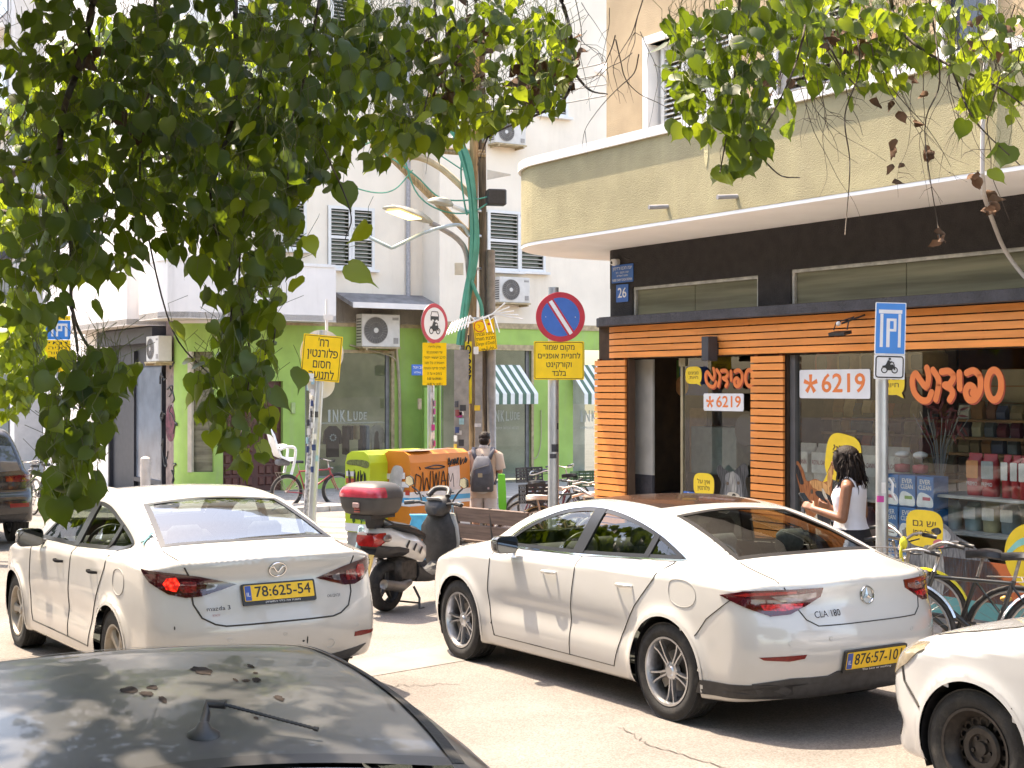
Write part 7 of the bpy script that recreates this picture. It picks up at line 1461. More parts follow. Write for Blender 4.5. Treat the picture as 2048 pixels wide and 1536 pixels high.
m=MB();x=bot(924)[0];z1=up(924,700,.15)[2];m.box((x,-.18,(zg+z1)/2),(.24,.16,z1-zg));m.build('cable_cover',M_STEELG,t);m=MB();x=bot(958)[0];z1=up(958,703,.15)[2];m.box((x,-.18,(zg+z1)/2),(.12,.12,z1-zg));m.build('cable_cover',M_STEELG,t);m=MB();m.cyl(up(925,700,.12),up(932,640,.12),.055,n=10);m.build('conduit',M_STEELG,t)
def cab(pts,r,mm=M_CGREEN,name='cable'):m=MB();m.tube(crom([up(*q) for q in pts],6),r,6);return m.build(name,mm,t)
cab([(918,690,.2),(930,600,.2),(946,510,.2),(948,440,.2),(940,360,.2),(925,300,.2),(905,262,.2),(870,225,.2),(830,180,.2)],.055);cab([(921,690,.16),(936,600,.15),(953,500,.15),(950,420,.15),(940,330,.15),(920,280,.15),(912,255,.15)],.05);cab([(925,690,.24),(938,560,.24),(943,460,.26),(936,370,.26),(918,300,.26)],.03)
cab([(962,690,.2),(964,620,.2),(950,580,.22),(942,560,.22)],.035);cab([(690,370,.3),(750,385,.3),(790,378,.3),(825,340,.3)],.012);cab([(715,300,.3),(740,285,.3),(760,300,.3),(830,350,.3),(880,395,.25),(940,400,.2),(990,390,.2),(1010,388,.1)],.014);cab([(800,280,.3),(830,380,.3),(880,420,.25),(940,425,.2),(985,400,.2),(1005,390,.1)],.014);cab([(925,300,.2),(922,350,.2),(928,400,.2),(934,430,.2)],.016);cab([(880,310,.2),(925,340,.2)],.012)
m=MB();m.cyl(up(740,292),up(972,310),.04,n=6);m.cyl(up(742,287),up(970,303),.03,n=6);m.build('cross_arm',M_WOODP,t);m=MB();m.cyl(up(770,300),up(940,470),.07,.06,8);m.build('brace',M_WOODP,t);m=MB();m.tube(crom([up(765,303),up(800,312),(up(840,315)),up(880,335),up(915,365),up(945,395)],5),.055,8);m.build('brace',mat('pole_beige',(.45,.36,.24),.8,var=.2),t);m=MB();m.cyl(up(855,190),up(970,195),.05,n=6);m.build('cross_arm',M_WOODP,t)
for (px,d) in ((748,0),(790,0),(905,.1),(968,.1)):m=MB();q=up(px,285,d);m.lathe([(.001,0),(.04,0),(.03,.03),(.045,.06),(.02,.1),(.001,.1)],12,Matrix.Translation(q));m.build('insulator',M_STEELG,t,True)
def lamphead(c,d,L,w,name,lens):
 d=Vector(d).normalized();a=d.cross(ZZ).normalized();u=a.cross(d);c=Vector(c);r=[]
 for (f,ww,hh) in ((0,.25,.04),(.12,.3,.09),(.4,.9,.10),(.75,1,.08),(.95,.95,.05),(1,.8,.02)):
  o=c+d*L*f;r.append([tuple(o+a*w*ww*k1/2+u*hh*k2) for (k1,k2) in ((-1,0),(-.8,.8),(0,1.1),(.8,.8),(1,0),(.8,-.25),(-.8,-.25))])
 m=MB();m.loft(r);h_=m.build(name,mat('lamp_casing',(.42,.40,.34),.5,.3,var=.08),t,True,50)
 if lens:m=MB();o=c+d*L*.66-u*.032;m.add([tuple(o+d*L*.26*k1+a*w*.36*k2) for k1,k2 in ((-1,-1),(1,-1),(1,1),(-1,1))]+[tuple(o+d*L*.26*k1+a*w*.36*k2-u*.012) for k1,k2 in ((-1,-1),(1,-1),(1,1),(-1,1))],[(0,1,2,3),(7,6,5,4),(0,4,5,1),(1,5,6,2),(2,6,7,3),(3,7,4,0)]);m.build('lamp_lens',mat('lit_lens',(1,.78,.30),.4,var=0,emit=1.1),h_)
a=Vector(up(862,446,.3));b=Vector(up(779,415,1.3));lamphead(a,b-a,(b-a).length,.36,'lamp_head',True);m=MB();m.tube(crom([up(938,560,.1),up(932,505,.15),up(915,478,.2),up(885,458,.28),up(860,446,.3)],5),.045,8);m.build('lamp_arm',M_STEELG,t,True)
a=Vector(up(905,412,.2));b=Vector(up(862,402,.7));lamphead(a,b-a,(b-a).length,.2,'lamp_head',False);m=MB();m.cyl(up(905,412,.2),up(938,425,.1),.04,n=8);m.build('lamp_arm',M_WHITE,t)
m=MB();m.tube(crom([up(938,470,.2),up(925,452,.3),up(905,450,.4),up(870,458,.6)],5)+crom([up(845,466,.7),up(787,495,.8)],2)+[up(783,496,.8),up(745,478,.8),up(708,456,.8)],.028,8);m.build('bracket_arm',mat('steel_blue',(.36,.44,.48),.5,.4),t,True)
m=MB();m.box(up(918,538,.2),(.14,.12,.19));m.build('junction_box',mat('box_beige',(.5,.46,.38),.6),t);m=MB();q=up(992,395,.15);m.box(q,(.32,.22,.26),(0,0,.2),.02);m.build('splice_box',M_BLACK,t);m=MB();q=up(990,350,.2);m.loft([[(q[0]-.13,q[1],q[2]-.08),(q[0]-.13,q[1],q[2]+.09),(q[0]-.1,q[1]+.2,q[2])],[(q[0]+.26,q[1]-.1,q[2]-.02),(q[0]+.255,q[1]-.1,q[2]),(q[0]+.25,q[1]-.05,q[2]-.02)]]);m.build('flood_lamp',mat('lamp_pale',(.55,.5,.43),.6),t)
for z in (425,475,540,640):m=MB();q=up(952,z,.0);m.lathe([(.115,0),(.12,.02),(.115,.04)],14,Matrix.Translation((q[0]-.02,0,q[2])));m.build('clamp_band',M_GALV,t)
x=up(937,720,.12);m=MB(upr(x[0]+.0,-.20,up(937,745,.2)[2]));m.prism(rrect(.115,1.02,.01),-.006,0);m.build('number_strip',mat('strip_yellow',(.85,.68,.03),.5),t)
for i,ch in enumerate('10687'):text(ch,.21,M_INK,t,upr(x[0],-.208,up(937,680+20*i,.2)[2]),ext=.001,bold=.012)
t4,p4=sign_at('danger_plate','tilted yellow danger of death plate on the wooden utility pole',970,670,YU-.35,R(14));q_=lambda v:v/(FPX/(YU-.35));T=FLAT@Matrix.Rotation(R(7),4,'Z');w,h=q_(44),q_(62);m=MB(T);m.prism(rrect(w,h,.01),-.004,0);m.build('sign_plate',M_SIGNY,t4);border(w,h,T,t4,ins=.015,lw=.006,rr=.01)
for i,(l_,ww,mm) in enumerate(((heb('מתח גבוה!'),.84,M_INK),(heb('סכנת מוות!'),.86,M_INK),('Danger of Death!',.86,M_INK),('خطر الموت',.7,M_INK))):text(l_ if i<3 else l_[::-1],h*.15,mm,t4,T@Matrix.Translation((0,h*(.04-.155*i),.001)),width=w*ww,ext=.0005,bold=.012 if i<2 else 0)
m=MB(T);m.tube([(-w*.2+.09*math.cos(a),h*.30+.09*math.sin(a),.001) for a in np.linspace(0,6.283,21)[:-1]],.008,4,closed=True);m.tube([(-w*.28,h*.36,.001),(-w*.18,h*.3,.001),(-w*.25,h*.25,.001)],.006,4);m.prism(rrect(.05,.04,.006),0,.002,Matrix.Translation((w*.25,h*.34,0)));m.build('danger_mark',mat('mark_red',(.6,.1,.04),.5),t4)
m=MB();m.prism(rrect(q_(10),q_(15),.01),0,.006,FLAT@Matrix.Translation((-w*.42,-h*.50,0)));m.build('paper_tag',M_CARD,t4)
ta=thing('tv_aerial','old white comb-shaped television aerial tied across the utility poles','aerial',(pu.x,pu.y,0));m=MB();m.cyl(up(905,660,.45),up(985,628,.5),.014,n=6);m.build('boom',M_WHITE,ta);m=MB()
for k in range(8):a=up(893+5*k,640+3*k-8,.45);b=up(893+9*k+12,640-2*k,.45);m.tube([up(900+7*k,660-3*k+2,.45),up(905+5*k,645-2*k,.6),up(890+6.5*k,672-2.5*k,.75)],.012,5)
for k in range(5):m.tube([up(985,628,.5),up(1010+9*k,620+8*k-14,.6)],.012,5)
for k in range(3):m.tube([up(955+12*k,640,.5),up(965+12*k,632,.6),up(975+12*k,665,.7)],.010,5)
m.build('aerial_rod',M_WHITE,ta)
stickers(t,(bot(924)[0],-.18),.14,77,[(zg+.5+k*.14,.08,.10) for k in range(12)],STK)
for k in range(16):
 rr=random.Random(k);m=MB();xx=bot(924)[0]+rr.uniform(-.08,.09) if k%2 else bot(958)[0]+rr.uniform(-.03,.04);m.prism(rrect(.06+.05*rr.random(),.05+.06*rr.random(),.004),0,.002,upr(xx,-.262 if k%2 else -.242,zg+.9+rr.random()*1.2));m.build('sticker',gm(rr.choice(STK),.6),t)
def wire(a,b,sag,r,name,label):
 a,b=Vector(a),Vector(b);m=MB();m.tube([a.lerp(b,k/24)-ZZ*sag*4*(k/24)*(1-k/24) for k in range(25)],r,5);o=m.build(name,mat('wire_grey',(.20,.19,.18),.6));return tag(o,label,'cable','overhead wires')
wp=Vector((pu.x,pu.y,0))
for k,(px0,py0,px1,py1) in enumerate(((962,175,1640,20),(962,190,1660,50),(962,200,1640,95),(965,230,1500,130))):wire(P(px0,py0,YU),SF@Vector((fa(px1,-.0),-.02,fz(px1,py1,0))),.05,.011,'overhead_wire',('highest','second','third','lowest')[k]+' overhead wire from the utility pole to the ochre wall')
for k,(a,b) in enumerate((((660,420),(640,330)),((690,330),(655,300)))):pass
# recycling cabinets, bench, bollard
def cabinet(pxc,Yc,W,D,H,c,label,lines,ori):
 p=P(pxc,900,Yc);g=gz(p.x,p.y);t=thing('recycling_cabinet',label,'recycling bin',(p.x,p.y,g),ori,'graffiti-covered recycling cabinets')
 def sec(y):return [(x,y,z) for (x,z) in [(-W/2,.30),(W/2,.30),(W/2,H-.16),(W/2-.04,H-.05),(W/2-.13,H),(-W/2+.13,H),(-W/2+.04,H-.05),(-W/2,H-.16)]]
 m=MB();m.loft([sec(-D/2),sec(D/2)]);m.build('cabinet_body',c,t);m=MB();m.bx(-W/2+.02,W/2-.02,-D/2+.02,D/2-.02,0,.30);m.build('plinth',mat('plinth_grey',(.34,.33,.31),.8,var=.2,dirt=.4),t)
 for (z0,z1,mm) in ((.62,.70,M_CARD),(.55,.62,mat('band_blue',(.06,.35,.62),.5)),(.50,.55,M_CARD)):
  m=MB();zz=H*.5;m.bx(-W/2-.004,W/2+.004,-D/2-.004,D/2+.004,z0+H*.12,z1+H*.12-.001);m.build('stripe',mm,t)
 m=MB();m.bx(-W/2-.004,W/2+.004,-D/2-.004,D/2+.004,.31,.42);m.build('stripe',M_CARD,t)
 return t,W,D,H
def scribble(t,M,seed,n,w,h,mm,r=.010,loops=4):
 rr=random.Random(seed)
 for k in range(n):
  m=MB(M);x=-w/2+w*(k+.5)/n;q=[]
  for i in range(loops+2):q.append((x+rr.uniform(-.5,.5)*w/n*1.1,h*(.5 if i%2 else -.5)*rr.uniform(.5,1),0))
  m.tube(crom(q,5),r,4);m.build('graffiti_stroke',mm,t)
M_CLIME=mat('cabinet_lime',(.46,.58,.03),.45,var=.06,scale=3,dirt=.2,dirtcol=(.3,.35,.06));M_CORG=mat('cabinet_orange',(.62,.20,.02),.45,var=.06,scale=3,dirt=.2,dirtcol=(.4,.15,.04));M_CSKY=mat('spray_sky',(.36,.58,.68),.6)
ori=R(-40)
t,W,D,H=cabinet(778,20.55,.50,1.25,1.44,M_CLIME,'lime green recycling cabinet with black tags, left one behind the scooter',0,ori)
F=lambda x,z,y=0:Matrix.Translation((x,y,z))@FLAT
T=F(0,1.05,-D/2-.006);scribble(t,T,3,5,.36,.28,M_INK,.006,3);T2=F(0,.55,-D/2-.006);scribble(t,T2,5,3,.3,.25,mat('ink_green',(.05,.12,.02),.6),.006,4)
m=MB(F(0,H-.17,-D/2-.005));m.prism(shape([(-.2,.03),(-.1,.05),(.12,.05),(.23,.02),(.2,-.06),(.0,-.03),(-.2,-.02)],4),0,.002);m.build('spray_smear',mat('spray_grey',(.14,.16,.05),.8,var=.4,scale=30),t);m=MB(F(.12,.62,-D/2-.005));m.prism(circ(.16,24),0,.002);m.build('cabinet_logo',mat('logo_green',(.10,.25,.10),.5),t)
for k in range(8):rr=random.Random(k+50);m=MB(F(-.20+.13*(k%2)+rr.uniform(-.02,.02),.82+.1*(k//2),-D/2-.005));m.prism(rrect(.09,.07,.005),0,.002);m.build('sticker',gm(rr.choice(['#d8d4d2','#b2503a','#2f3f4a','#c9a23a']),.6),t)
t,W,D,H=cabinet(853,20.55,.56,1.25,1.44,M_CORG,'orange recycling cabinet with black tags and a paper notice, right one behind the scooter',1,ori)
T=Matrix.Translation((W/2+.006,-.1,1.08))@Matrix.Rotation(R(90),4,'Z')@FLAT
T=Matrix.Translation((W/2+.006,0,0))@Matrix.Rotation(R(90),4,'Z')@FLAT
FR=F(0,0,-D/2-.006)
for k in range(14):rr=random.Random(k+80);m=MB(F(-.22+.11*(k%5)+rr.uniform(-.03,.03),.84+.13*(k//5)+rr.uniform(-.03,.03),-D/2-.005-.0006*k));m.prism(rrect(.08+.06*rr.random(),.07+.05*rr.random(),.005),0,.002);m.build('sticker',gm(rr.choice(['#d8d4d2','#c4553a','#4a4a52','#d9cfc4','#8a8f94','#b8402e']),.6),t)
m=MB(F(.0,1.0,-D/2-.016));m.prism(shape([(-.08,-.16),(-.12,.0),(-.05,.2),(.06,.24),(.16,.18),(.12,-.02),(.16,-.12),(.02,-.2)],4),0,.002);m.build('peeled_patch',gm('#b3aeae',.7),t)
S_=T@Matrix.Translation((-.10,1.0,0))
strokes=[[(-.36,.12),(-.38,-.12),(-.30,-.14),(-.27,.06),(-.36,.12)],[(-.24,.14),(-.22,-.12),(-.17,.06),(-.12,-.12),(-.10,.15)],[(-.06,.15),(-.04,-.10),(.0,.12),(.03,-.12),(.06,.14)],[(.08,-.12),(.13,.14),(.18,-.12)],[(.10,0),(.18,0)],[(.2,-.10),(.22,.10),(.26,-.02),(.3,.10),(.32,-.1)],[(-.2,.20),(.0,.23),(.16,.20),(.0,.18),(-.2,.20)],[(-.30,.22),(-.28,.18)],[(.26,.24),(.24,.19)],[(-.25,-.18),(-.22,-.2)],[(.18,-.17),(.32,-.18)]]
for q in strokes:m=MB(S_);m.tube(crom([(a*1.15,b*1.0,0) for a,b in q],4),.009,4);m.build('graffiti_stroke',M_INK,t)
scribble(t,T@Matrix.Translation((.36,1.27,0)),9,5,.4,.11,M_INK,.010,3);scribble(t,T@Matrix.Translation((-.25,.42,0)),12,3,.3,.3,M_INK,.008,4);scribble(t,T@Matrix.Translation((.25,.60,.002)),14,4,.5,.22,M_CSKY,.014,4)
m=MB(T@Matrix.Translation((.28,1.03,.002))@Matrix.Rotation(.08,4,'Z'));m.prism(rrect(.24,.34,.005),0,.002);m.build('paper_notice',mat('paper_pinkish',(.66,.58,.57),.8,var=.06,scale=12),t);m=MB(T@Matrix.Translation((.52,.95,.0)));m.box((0,0,.01),(.06,.09,.03),None,.01);m.build('lock_plate',M_ALU,t)
m=MB();m.prism(shape([(-.2,-.4),(.0,-.2),(.1,.2),(.0,.5),(-.15,.2)],4),H+.001,H+.003);m.prism(shape([(.1,-.6),(.25,-.5),(.2,-.1),(.05,-.3)],4),H+.001,H+.003);m.build('spray_smear',MATS['peeled'] if 'peeled' in MATS else gm('#8a8078',.8),t)
pb0,pb1=G(915,1098),G(1062,1098);YB=17.6;b0=P(912,1010,YB);b1=P(1060,1048,YB-.9);d=(b1-b0);d.z=0;L=d.length;ang=math.atan2(d.y,d.x);g0=gz(b0.x,b0.y)
t=thing('bench','weathered dark wooden bench seen from behind, by the scooter','bench',((b0.x+b1.x)/2,(b0.y+b1.y)/2,g0),ang);M_BENCH=mat('bench_wood',(.13,.09,.075),.8,var=.25,scale=4,stretch=(.6,8,8),bump=.3,bscale=30,dirt=.3,dirtcol=(.2,.16,.14))
zt=b0.z-g0
for k in range(2):
 m=MB();m.box((0,-.02+.03*k,zt-.10-.21*k),(L,.035,.185),(R(10),0,0),.006);m.build('back_board',M_BENCH,t)
for k in range(3):m=MB();m.box((0,.16+.145*k,zt-.44),(L,.13,.035),None,.006);m.build('seat_board',M_BENCH,t)
for sx in (-.46,0.0,.46):m=MB();m.tube([(sx*L,-.03,zt),(sx*L,.02,zt-.45),(sx*L,.06,0)],.022,6);m.tube([(sx*L,.02,zt-.46),(sx*L,.5,zt-.46),(sx*L,.5,0)],.022,6);m.build('bench_leg',M_BLACK,t)
BG=(b0+b1)/2
p=P(291,940,30.5);t=thing('bollard','short grey concrete bollard in front of the dark shop at left','bollard',(p.x,p.y,gz(p.x,p.y)));m=MB();m.lathe([(.001,1.02),(.07,1.0),(.10,.97),(.105,.9),(.10,.86),(.105,.82),(.105,0)],20);m.build('bollard_post',mat('bollard_stone',(.42,.38,.35),.8,var=.15),t,True,40)
for k in range(5):
 a,b=G(640+0*k,1040+7*k),G(760+0*k,1046+7*k)
 m=MB();q=[G(636,1036+11*k),G(800,1042+11*k),G(800,1046+11*k),G(636,1040.5+11*k)];m.add([tuple(v+Vector((0,0,.004))) for v in q],[(0,1,2,3)]);struct(m.build('crossing_stripe',mat('road_paint',(.62,.60,.57),.7,var=.15,scale=8,dirt=.5,dirtcol=(.3,.28,.26))))
# bicycles
M_TYRE=mat('cycle_tyre',(.03,.028,.027),.8,var=.3,scale=20,dirt=.4,dirtcol=(.14,.11,.09));M_RIM=mat('cycle_rim',(.42,.39,.37),.35,.8,var=.1);M_DIRT=mat('dull_steel',(.30,.27,.25),.5,.7,var=.3,scale=20)
def cwheel(t,x,z,R_=.34,fat=.019,y=0,fender=None,tyre=None,rim=None):
 w=MB();n=36;w.tube([(x+R_*math.cos(a),y,z+R_*math.sin(a)) for a in np.linspace(0,6.2832,n+1)[:-1]],fat,8,closed=True);o=w.build('wheel',tyre or M_TYRE,t,True)
 w=MB();rr=R_-fat-.008;w.tube([(x+rr*math.cos(a),y,z+rr*math.sin(a)) for a in np.linspace(0,6.2832,n+1)[:-1]],.011,6,closed=True);w.build('rim',rim or M_RIM,o,True)
 w=MB();w.cyl((x,y-.035,z),(x,y+.035,z),.02,n=10)
 for k in range(24):
  a=2*math.pi*k/24;b=a+(.5 if k%2 else -.5);w.tube([(x+.018*math.cos(b),y+(.03 if k%4<2 else -.03),z+.018*math.sin(b)),(x+rr*math.cos(a),y,z+rr*math.sin(a))],.0016,3,cap=False)
 stuff(w.build('spokes',M_DIRT,o))
 if fender:
  a0,a1,mm=fender;m=MB();R2=R_+.035;m.loft([[(x+(R2+dz)*math.cos(a),y+dy,z+(R2+dz)*math.sin(a)) for dy,dz in ((-.03,-.012),(-.02,.004),(.02,.004),(.03,-.012))] for a in np.linspace(R(a0),R(a1),18)]);m.build('mudguard',mm,t,True,40)
 return o
def bicycle(name,label,col,M,group=None,R_=.34,fat=.019,step=False,basket=None,crate=None,fenders=None,saddle=None,bars='city',rack=False,rim=None,wb=1.05,kind='bicycle',rust=0):
 """bicycle along local x, front wheel at +x, rear wheel at 0"""
 t=thingM(name,label,kind,M,group);z=R_+fat;fx=wb
 cwheel(t,0,z,R_,fat,0,(fenders[0],fenders[1],fenders[2]) if fenders else None,None,rim);cwheel(t,fx,z,R_,fat,0,(20,160,fenders[2]) if fenders else None,None,rim)
 bb=Vector((.43,0,z-.05));st=Vector((.27,0,z+.42));ht=Vector((fx-.20,0,z+.46));hb=Vector((fx-.14,0,z+.30));sd=Vector((.23,0,z+.58))
 m=MB();m.cyl(bb,st,.017,n=8);m.cyl(hb,ht,.02,n=8);m.cyl(hb-Vector((0,0,-.02)),bb,.019,n=8)
 if step:m.tube(crom([hb+Vector((-.01,0,.06)),Vector((.72,0,z+.16)),Vector((.5,0,z+.10)),bb+Vector((-.03,0,.13))],5),.016,8)
 else:m.cyl(ht+Vector((.01,0,-.04)),st+Vector((0,0,-.02)),.016,n=8)
 for sy in (-.05,.05):m.cyl(bb+Vector((0,sy*.4,0)),(0,sy,z),.010,n=6);m.cyl(st+Vector((.01,sy*.3,-.04)),(0,sy,z),.008,n=6)
 m.build('frame',col,t,True,50)
 m=MB()
 for sy in (-.05,.05):m.tube([hb+Vector((.005,sy*.8,-.0)),hb+Vector((.03,sy,-.1)),(fx,sy,z)],.012,6)
 m.cyl(hb+Vector((0,-.05,0)),hb+Vector((0,.05,0)),.018,n=6);m.build('fork',col,t,True,50)
 m=MB();m.cyl(st,sd,.013,n=8);m.build('seat_post',M_DIRT,t);s_=MB();rg_=[]
 for (dx,w,h) in ((-.13,.05,0),(-.10,.085,.005),(-.03,.075,.012),(.05,.035,.008),(.13,.016,.0)):rg_.append([(sd.x+dx,yy*w,sd.z+zz+h) for yy,zz in ((-1,.0),(-.7,.035),(0,.04),(.7,.035),(1,.0),(.6,-.02),(-.6,-.02))])
 s_.loft(rg_);s_.build('saddle',saddle or M_BLACK,t,True,50)
 hs=ht+Vector((-.035,0,.14));m=MB();m.cyl(ht,hs,.013,n=8)
 if bars=='city':m.tube(crom([hs+Vector((-.20,-.27,.05)),hs+Vector((-.06,-.25,.08)),hs+Vector((.06,-.10,.03)),hs+Vector((.06,.10,.03)),hs+Vector((-.06,.25,.08)),hs+Vector((-.20,.27,.05))],5),.011,6)
 else:m.tube([hs+Vector((-.02,-.31,.02)),hs+Vector((.04,-.06,.0)),hs+Vector((.04,.06,.0)),hs+Vector((-.02,.31,.02))],.012,6)
 m.build('handlebar',M_RIM,t,True)
 m=MB()
 for sy in (-1,1):
  if bars=='city':m.tube([hs+Vector((-.21,sy*.27,.048)),hs+Vector((-.10,sy*.26,.07))],.017,8)
  else:m.tube([hs+Vector((-.022,sy*.32,.02)),hs+Vector((.0,sy*.20,.012))],.018,8)
  m.tube([hs+Vector((.0,sy*.18,.03)),hs+Vector((-.08 if bars=='city' else.06,sy*.24,.04))],.006,5)
 m.build('grip',M_BLACK if not rust else mat('grip_pale',(.55,.52,.47),.6),t,True)
 m=MB();m.lathe([(.09,-.004),(.095,0),(.09,.004),(.02,.004),(.02,-.004)],24,Matrix.Translation(bb+Vector((0,-.045,0)))@Matrix.Rotation(R(90),4,'X'),True);m.cyl(bb+Vector((0,-.07,0)),bb+Vector((0,.07,0)),.02,n=8);m.cyl(bb+Vector((0,-.065,0)),bb+Vector((.10,-.075,-.13)),.010,n=6);m.cyl(bb+Vector((0,.065,0)),bb+Vector((-.10,.075,.13)),.010,n=6);cr=m.build('crank',M_DIRT,t)
 m=MB();m.box(bb+Vector((.10,-.12,-.13)),(.09,.09,.02));m.box(bb+Vector((-.10,.12,.13)),(.09,.09,.02));m.build('pedal',M_BLACK,cr);m=MB();m.tube([bb+Vector((0,-.05,.09)),(0,-.05,z+.04)],.004,4);m.tube([bb+Vector((0,-.05,-.09)),(0,-.05,z-.04)],.004,4);m.build('chain',M_DIRT,t)
 if rack:m=MB();zr=z+R_+.06;[m.tube([(.20,sy,zr),(-.22,sy,zr),(0,sy*1.2,z)],.006,5) for sy in (-.07,.07)];m.tube([(-.05,-.07,zr),(-.05,.07,zr)],.006,4);m.build('rack',M_DIRT,t)
 def lattice(c,w,d,h,mm,nm,nx=6,nz=4,r=.004,flare=1.12):
  m=MB()
  for (k,f) in [(i,1+(flare-1)*i/nz) for i in range(nz+1)]:
   zz=c.z+h*k/nz;q=[(c.x+sx*w/2*f,c.y+sy*d/2*f,zz) for sx,sy in ((-1,-1),(1,-1),(1,1),(-1,1))];m.tube(q,r*(1.5 if k==nz else 1),4,closed=True)
  for i in range(nx+1):
   for sy in (-1,1):m.tube([(c.x-w/2+w*i/nx,c.y+sy*d/2,c.z),(c.x+(-w/2+w*i/nx)*flare,c.y+sy*d/2*flare,c.z+h)],r,4)
   for sx in (-1,1):m.tube([(c.x+sx*w/2,c.y-d/2+d*i/nx,c.z),(c.x+sx*w/2*flare,c.y+(-d/2+d*i/nx)*flare,c.z+h)],r,4)
   m.tube([(c.x-w/2+w*i/nx,c.y-d/2,c.z),(c.x-w/2+w*i/nx,c.y+d/2,c.z)],r,4);m.tube([(c.x-w/2,c.y-d/2+d*i/nx,c.z),(c.x+w/2,c.y-d/2+d*i/nx,c.z)],r,4)
  return m.build(nm,mm,t)
 if basket:lattice(Vector((fx-.02,0,ht.z-.10)),.26,.32,.22,basket,'basket',9,5,.0028,1.18)
 if crate:
  where,mm=crate;c=Vector((fx-.02,0,ht.z-.0)) if where=='front' else Vector((-.05,0,z+R_+.07));m=MB();w,d,h=.36,.28,.25
  for (x0,x1,y0,y1) in ((-w/2,w/2,-d/2,-d/2+.012),(-w/2,w/2,d/2-.012,d/2),(-w/2,-w/2+.012,-d/2,d/2),(w/2-.012,w/2,-d/2,d/2)):
   for k in range(5):m.bx(c.x+x0,c.x+x1,c.y+y0,c.y+y1,c.z+.02+k*h/5,c.z+.02+k*h/5+h/5-.016)
   for q in (0,.33,.66,1):xx=x0+(x1-x0)*q;yy=y0+(y1-y0)*q;m.box((c.x+xx,c.y+yy,c.z+h/2),(.016,.016,h))
  m.bx(c.x-w/2,c.x+w/2,-d/2,d/2,c.z,c.z+.015);m.build('crate',mm,t)
 m=MB();m.tube([bb+Vector((-.05,.05,0)),bb+Vector((-.12,.20,-z+.04-0.0+.35*0))],.008,5);m.build('kickstand',M_DIRT,t)
 m=MB();m.ell(ht+Vector((.07,0,-.02)),(.03,.028,.028),10,7);m.build('front_lamp',M_LENS if 'M_LENS' in globals() else M_WHITE,t,True)
 return t
def at(px,py_ground,Y,heading,roll=0):
 x=(px-1024)/FPX*Y;g=gz(x,Y);return Matrix.Translation((x,Y,g))@Matrix.Rotation(heading,4,'Z')@Matrix.Rotation(R(roll),4,'X')
C_BLK=mat('frame_black',(.02,.02,.02),.35,var=.2,coat=.6);C_BRN=mat('frame_brown',(.10,.075,.05),.5,var=.3,scale=12,dirt=.4,dirtcol=(.16,.10,.06));C_RED=mat('frame_red',(.32,.02,.03),.35,coat=.5);C_MAR=mat('frame_maroon',(.14,.02,.025),.4);C_SIL=mat('frame_silver',(.5,.48,.45),.35,.6);C_GRN=mat('crate_green',(.05,.11,.06),.7);C_CRB=mat('crate_black',(.03,.03,.035),.7);SAD=mat('saddle_worn',(.45,.43,.40),.5,var=.2)
GRP='bicycles parked beyond the no parking sign'
hd=math.atan2(U.y,U.x)
bicycle('bicycle','brown bicycle with a pale worn saddle, nearest behind the bench',C_BRN,at(1034,0,17.5,hd+R(-22),6),GRP,saddle=SAD,fenders=(10,170,M_DIRT),rust=1)
bicycle('bicycle','bicycle with tan mudguard and black rear crate behind the no parking pole',C_BRN,at(1082,0,18.9,hd+R(-12),-5),GRP,step=True,crate=('rear',C_CRB),saddle=SAD,fenders=(10,170,mat('guard_tan',(.45,.30,.14),.6)),rust=1)
bicycle('bicycle','maroon bicycle with a dark green crate in front of the right green shop window',C_MAR,at(1168,0,22.5,hd+R(174),4),GRP,crate=('rear',C_GRN),step=True)
bicycle('bicycle','silver bicycle with its rear wheel right of the no parking pole',C_SIL,at(1152,0,17.9,hd+R(-20),5),GRP,saddle=SAD,fenders=(10,170,M_DIRT),rust=1)
bicycle('bicycle','dark bicycle with a black crate in front of the green pillar',C_BLK,at(1068,0,24.0,hd+R(10),-4),GRP,crate=('rear',C_CRB))
bicycle('bicycle','dusty bicycle leaning at the corner of the orange slats',C_BRN,at(1190,0,19.2,hd+R(-10),7),GRP,saddle=SAD,rust=1)
bicycle('bicycle','dark bicycle behind the nearest brown one, right of the man',C_BLK,at(1050,0,20.4,hd+R(-8),-5),GRP,bars='flat')
t=bicycle('electric_bicycle','red electric bicycle with a white child seat against the green wall',C_RED,at(572,0,28.6,hd+R(2),3),None,R_=.32,fat=.035,bars='flat',rack=True,wb=1.14)
m=MB();m.loft([[(x,y,z) for (y,z) in ((-.15,0),(-.13,.05),(.13,.05),(.15,0))] for x,z in ((0,0),)]+[[(x,y*s_,z0+dz) for (y,dz) in ((-.15,0),(-.13,.04),(.13,.04),(.15,0))] for (x,z0,s_) in ((.15,.0,1),)]) if 0 else None
def sect(x,z,w,tx,tz):return [(x-tx*.02,-w,z-tz*.02),(x+tx*.03,-w*.8,z+tz*.03),(x+tx*.03,w*.8,z+tz*.03),(x-tx*.02,w,z-tz*.02)]
m=MB();m.loft([sect(-.42,1.62,.10,1,.2),sect(-.36,1.50,.15,1,.3),sect(-.28,1.25,.17,1,.3),sect(-.20,1.08,.17,.8,.6),sect(-.02,1.00,.16,.1,1),sect(.12,1.01,.12,-.2,1)]);cs=m.build('child_seat',mat('seat_white',(.72,.72,.72),.4),t,True,50)
for sy in (-.18,.18):m=MB();m.tube(crom([(-.26,sy,1.22),(-.10,sy,1.27),(.08,sy,1.24),(.08,sy,1.0),(.02,sy*.9,.72)],5),.030,8);m.build('seat_arm',MATS['seat_white'],cs,True)
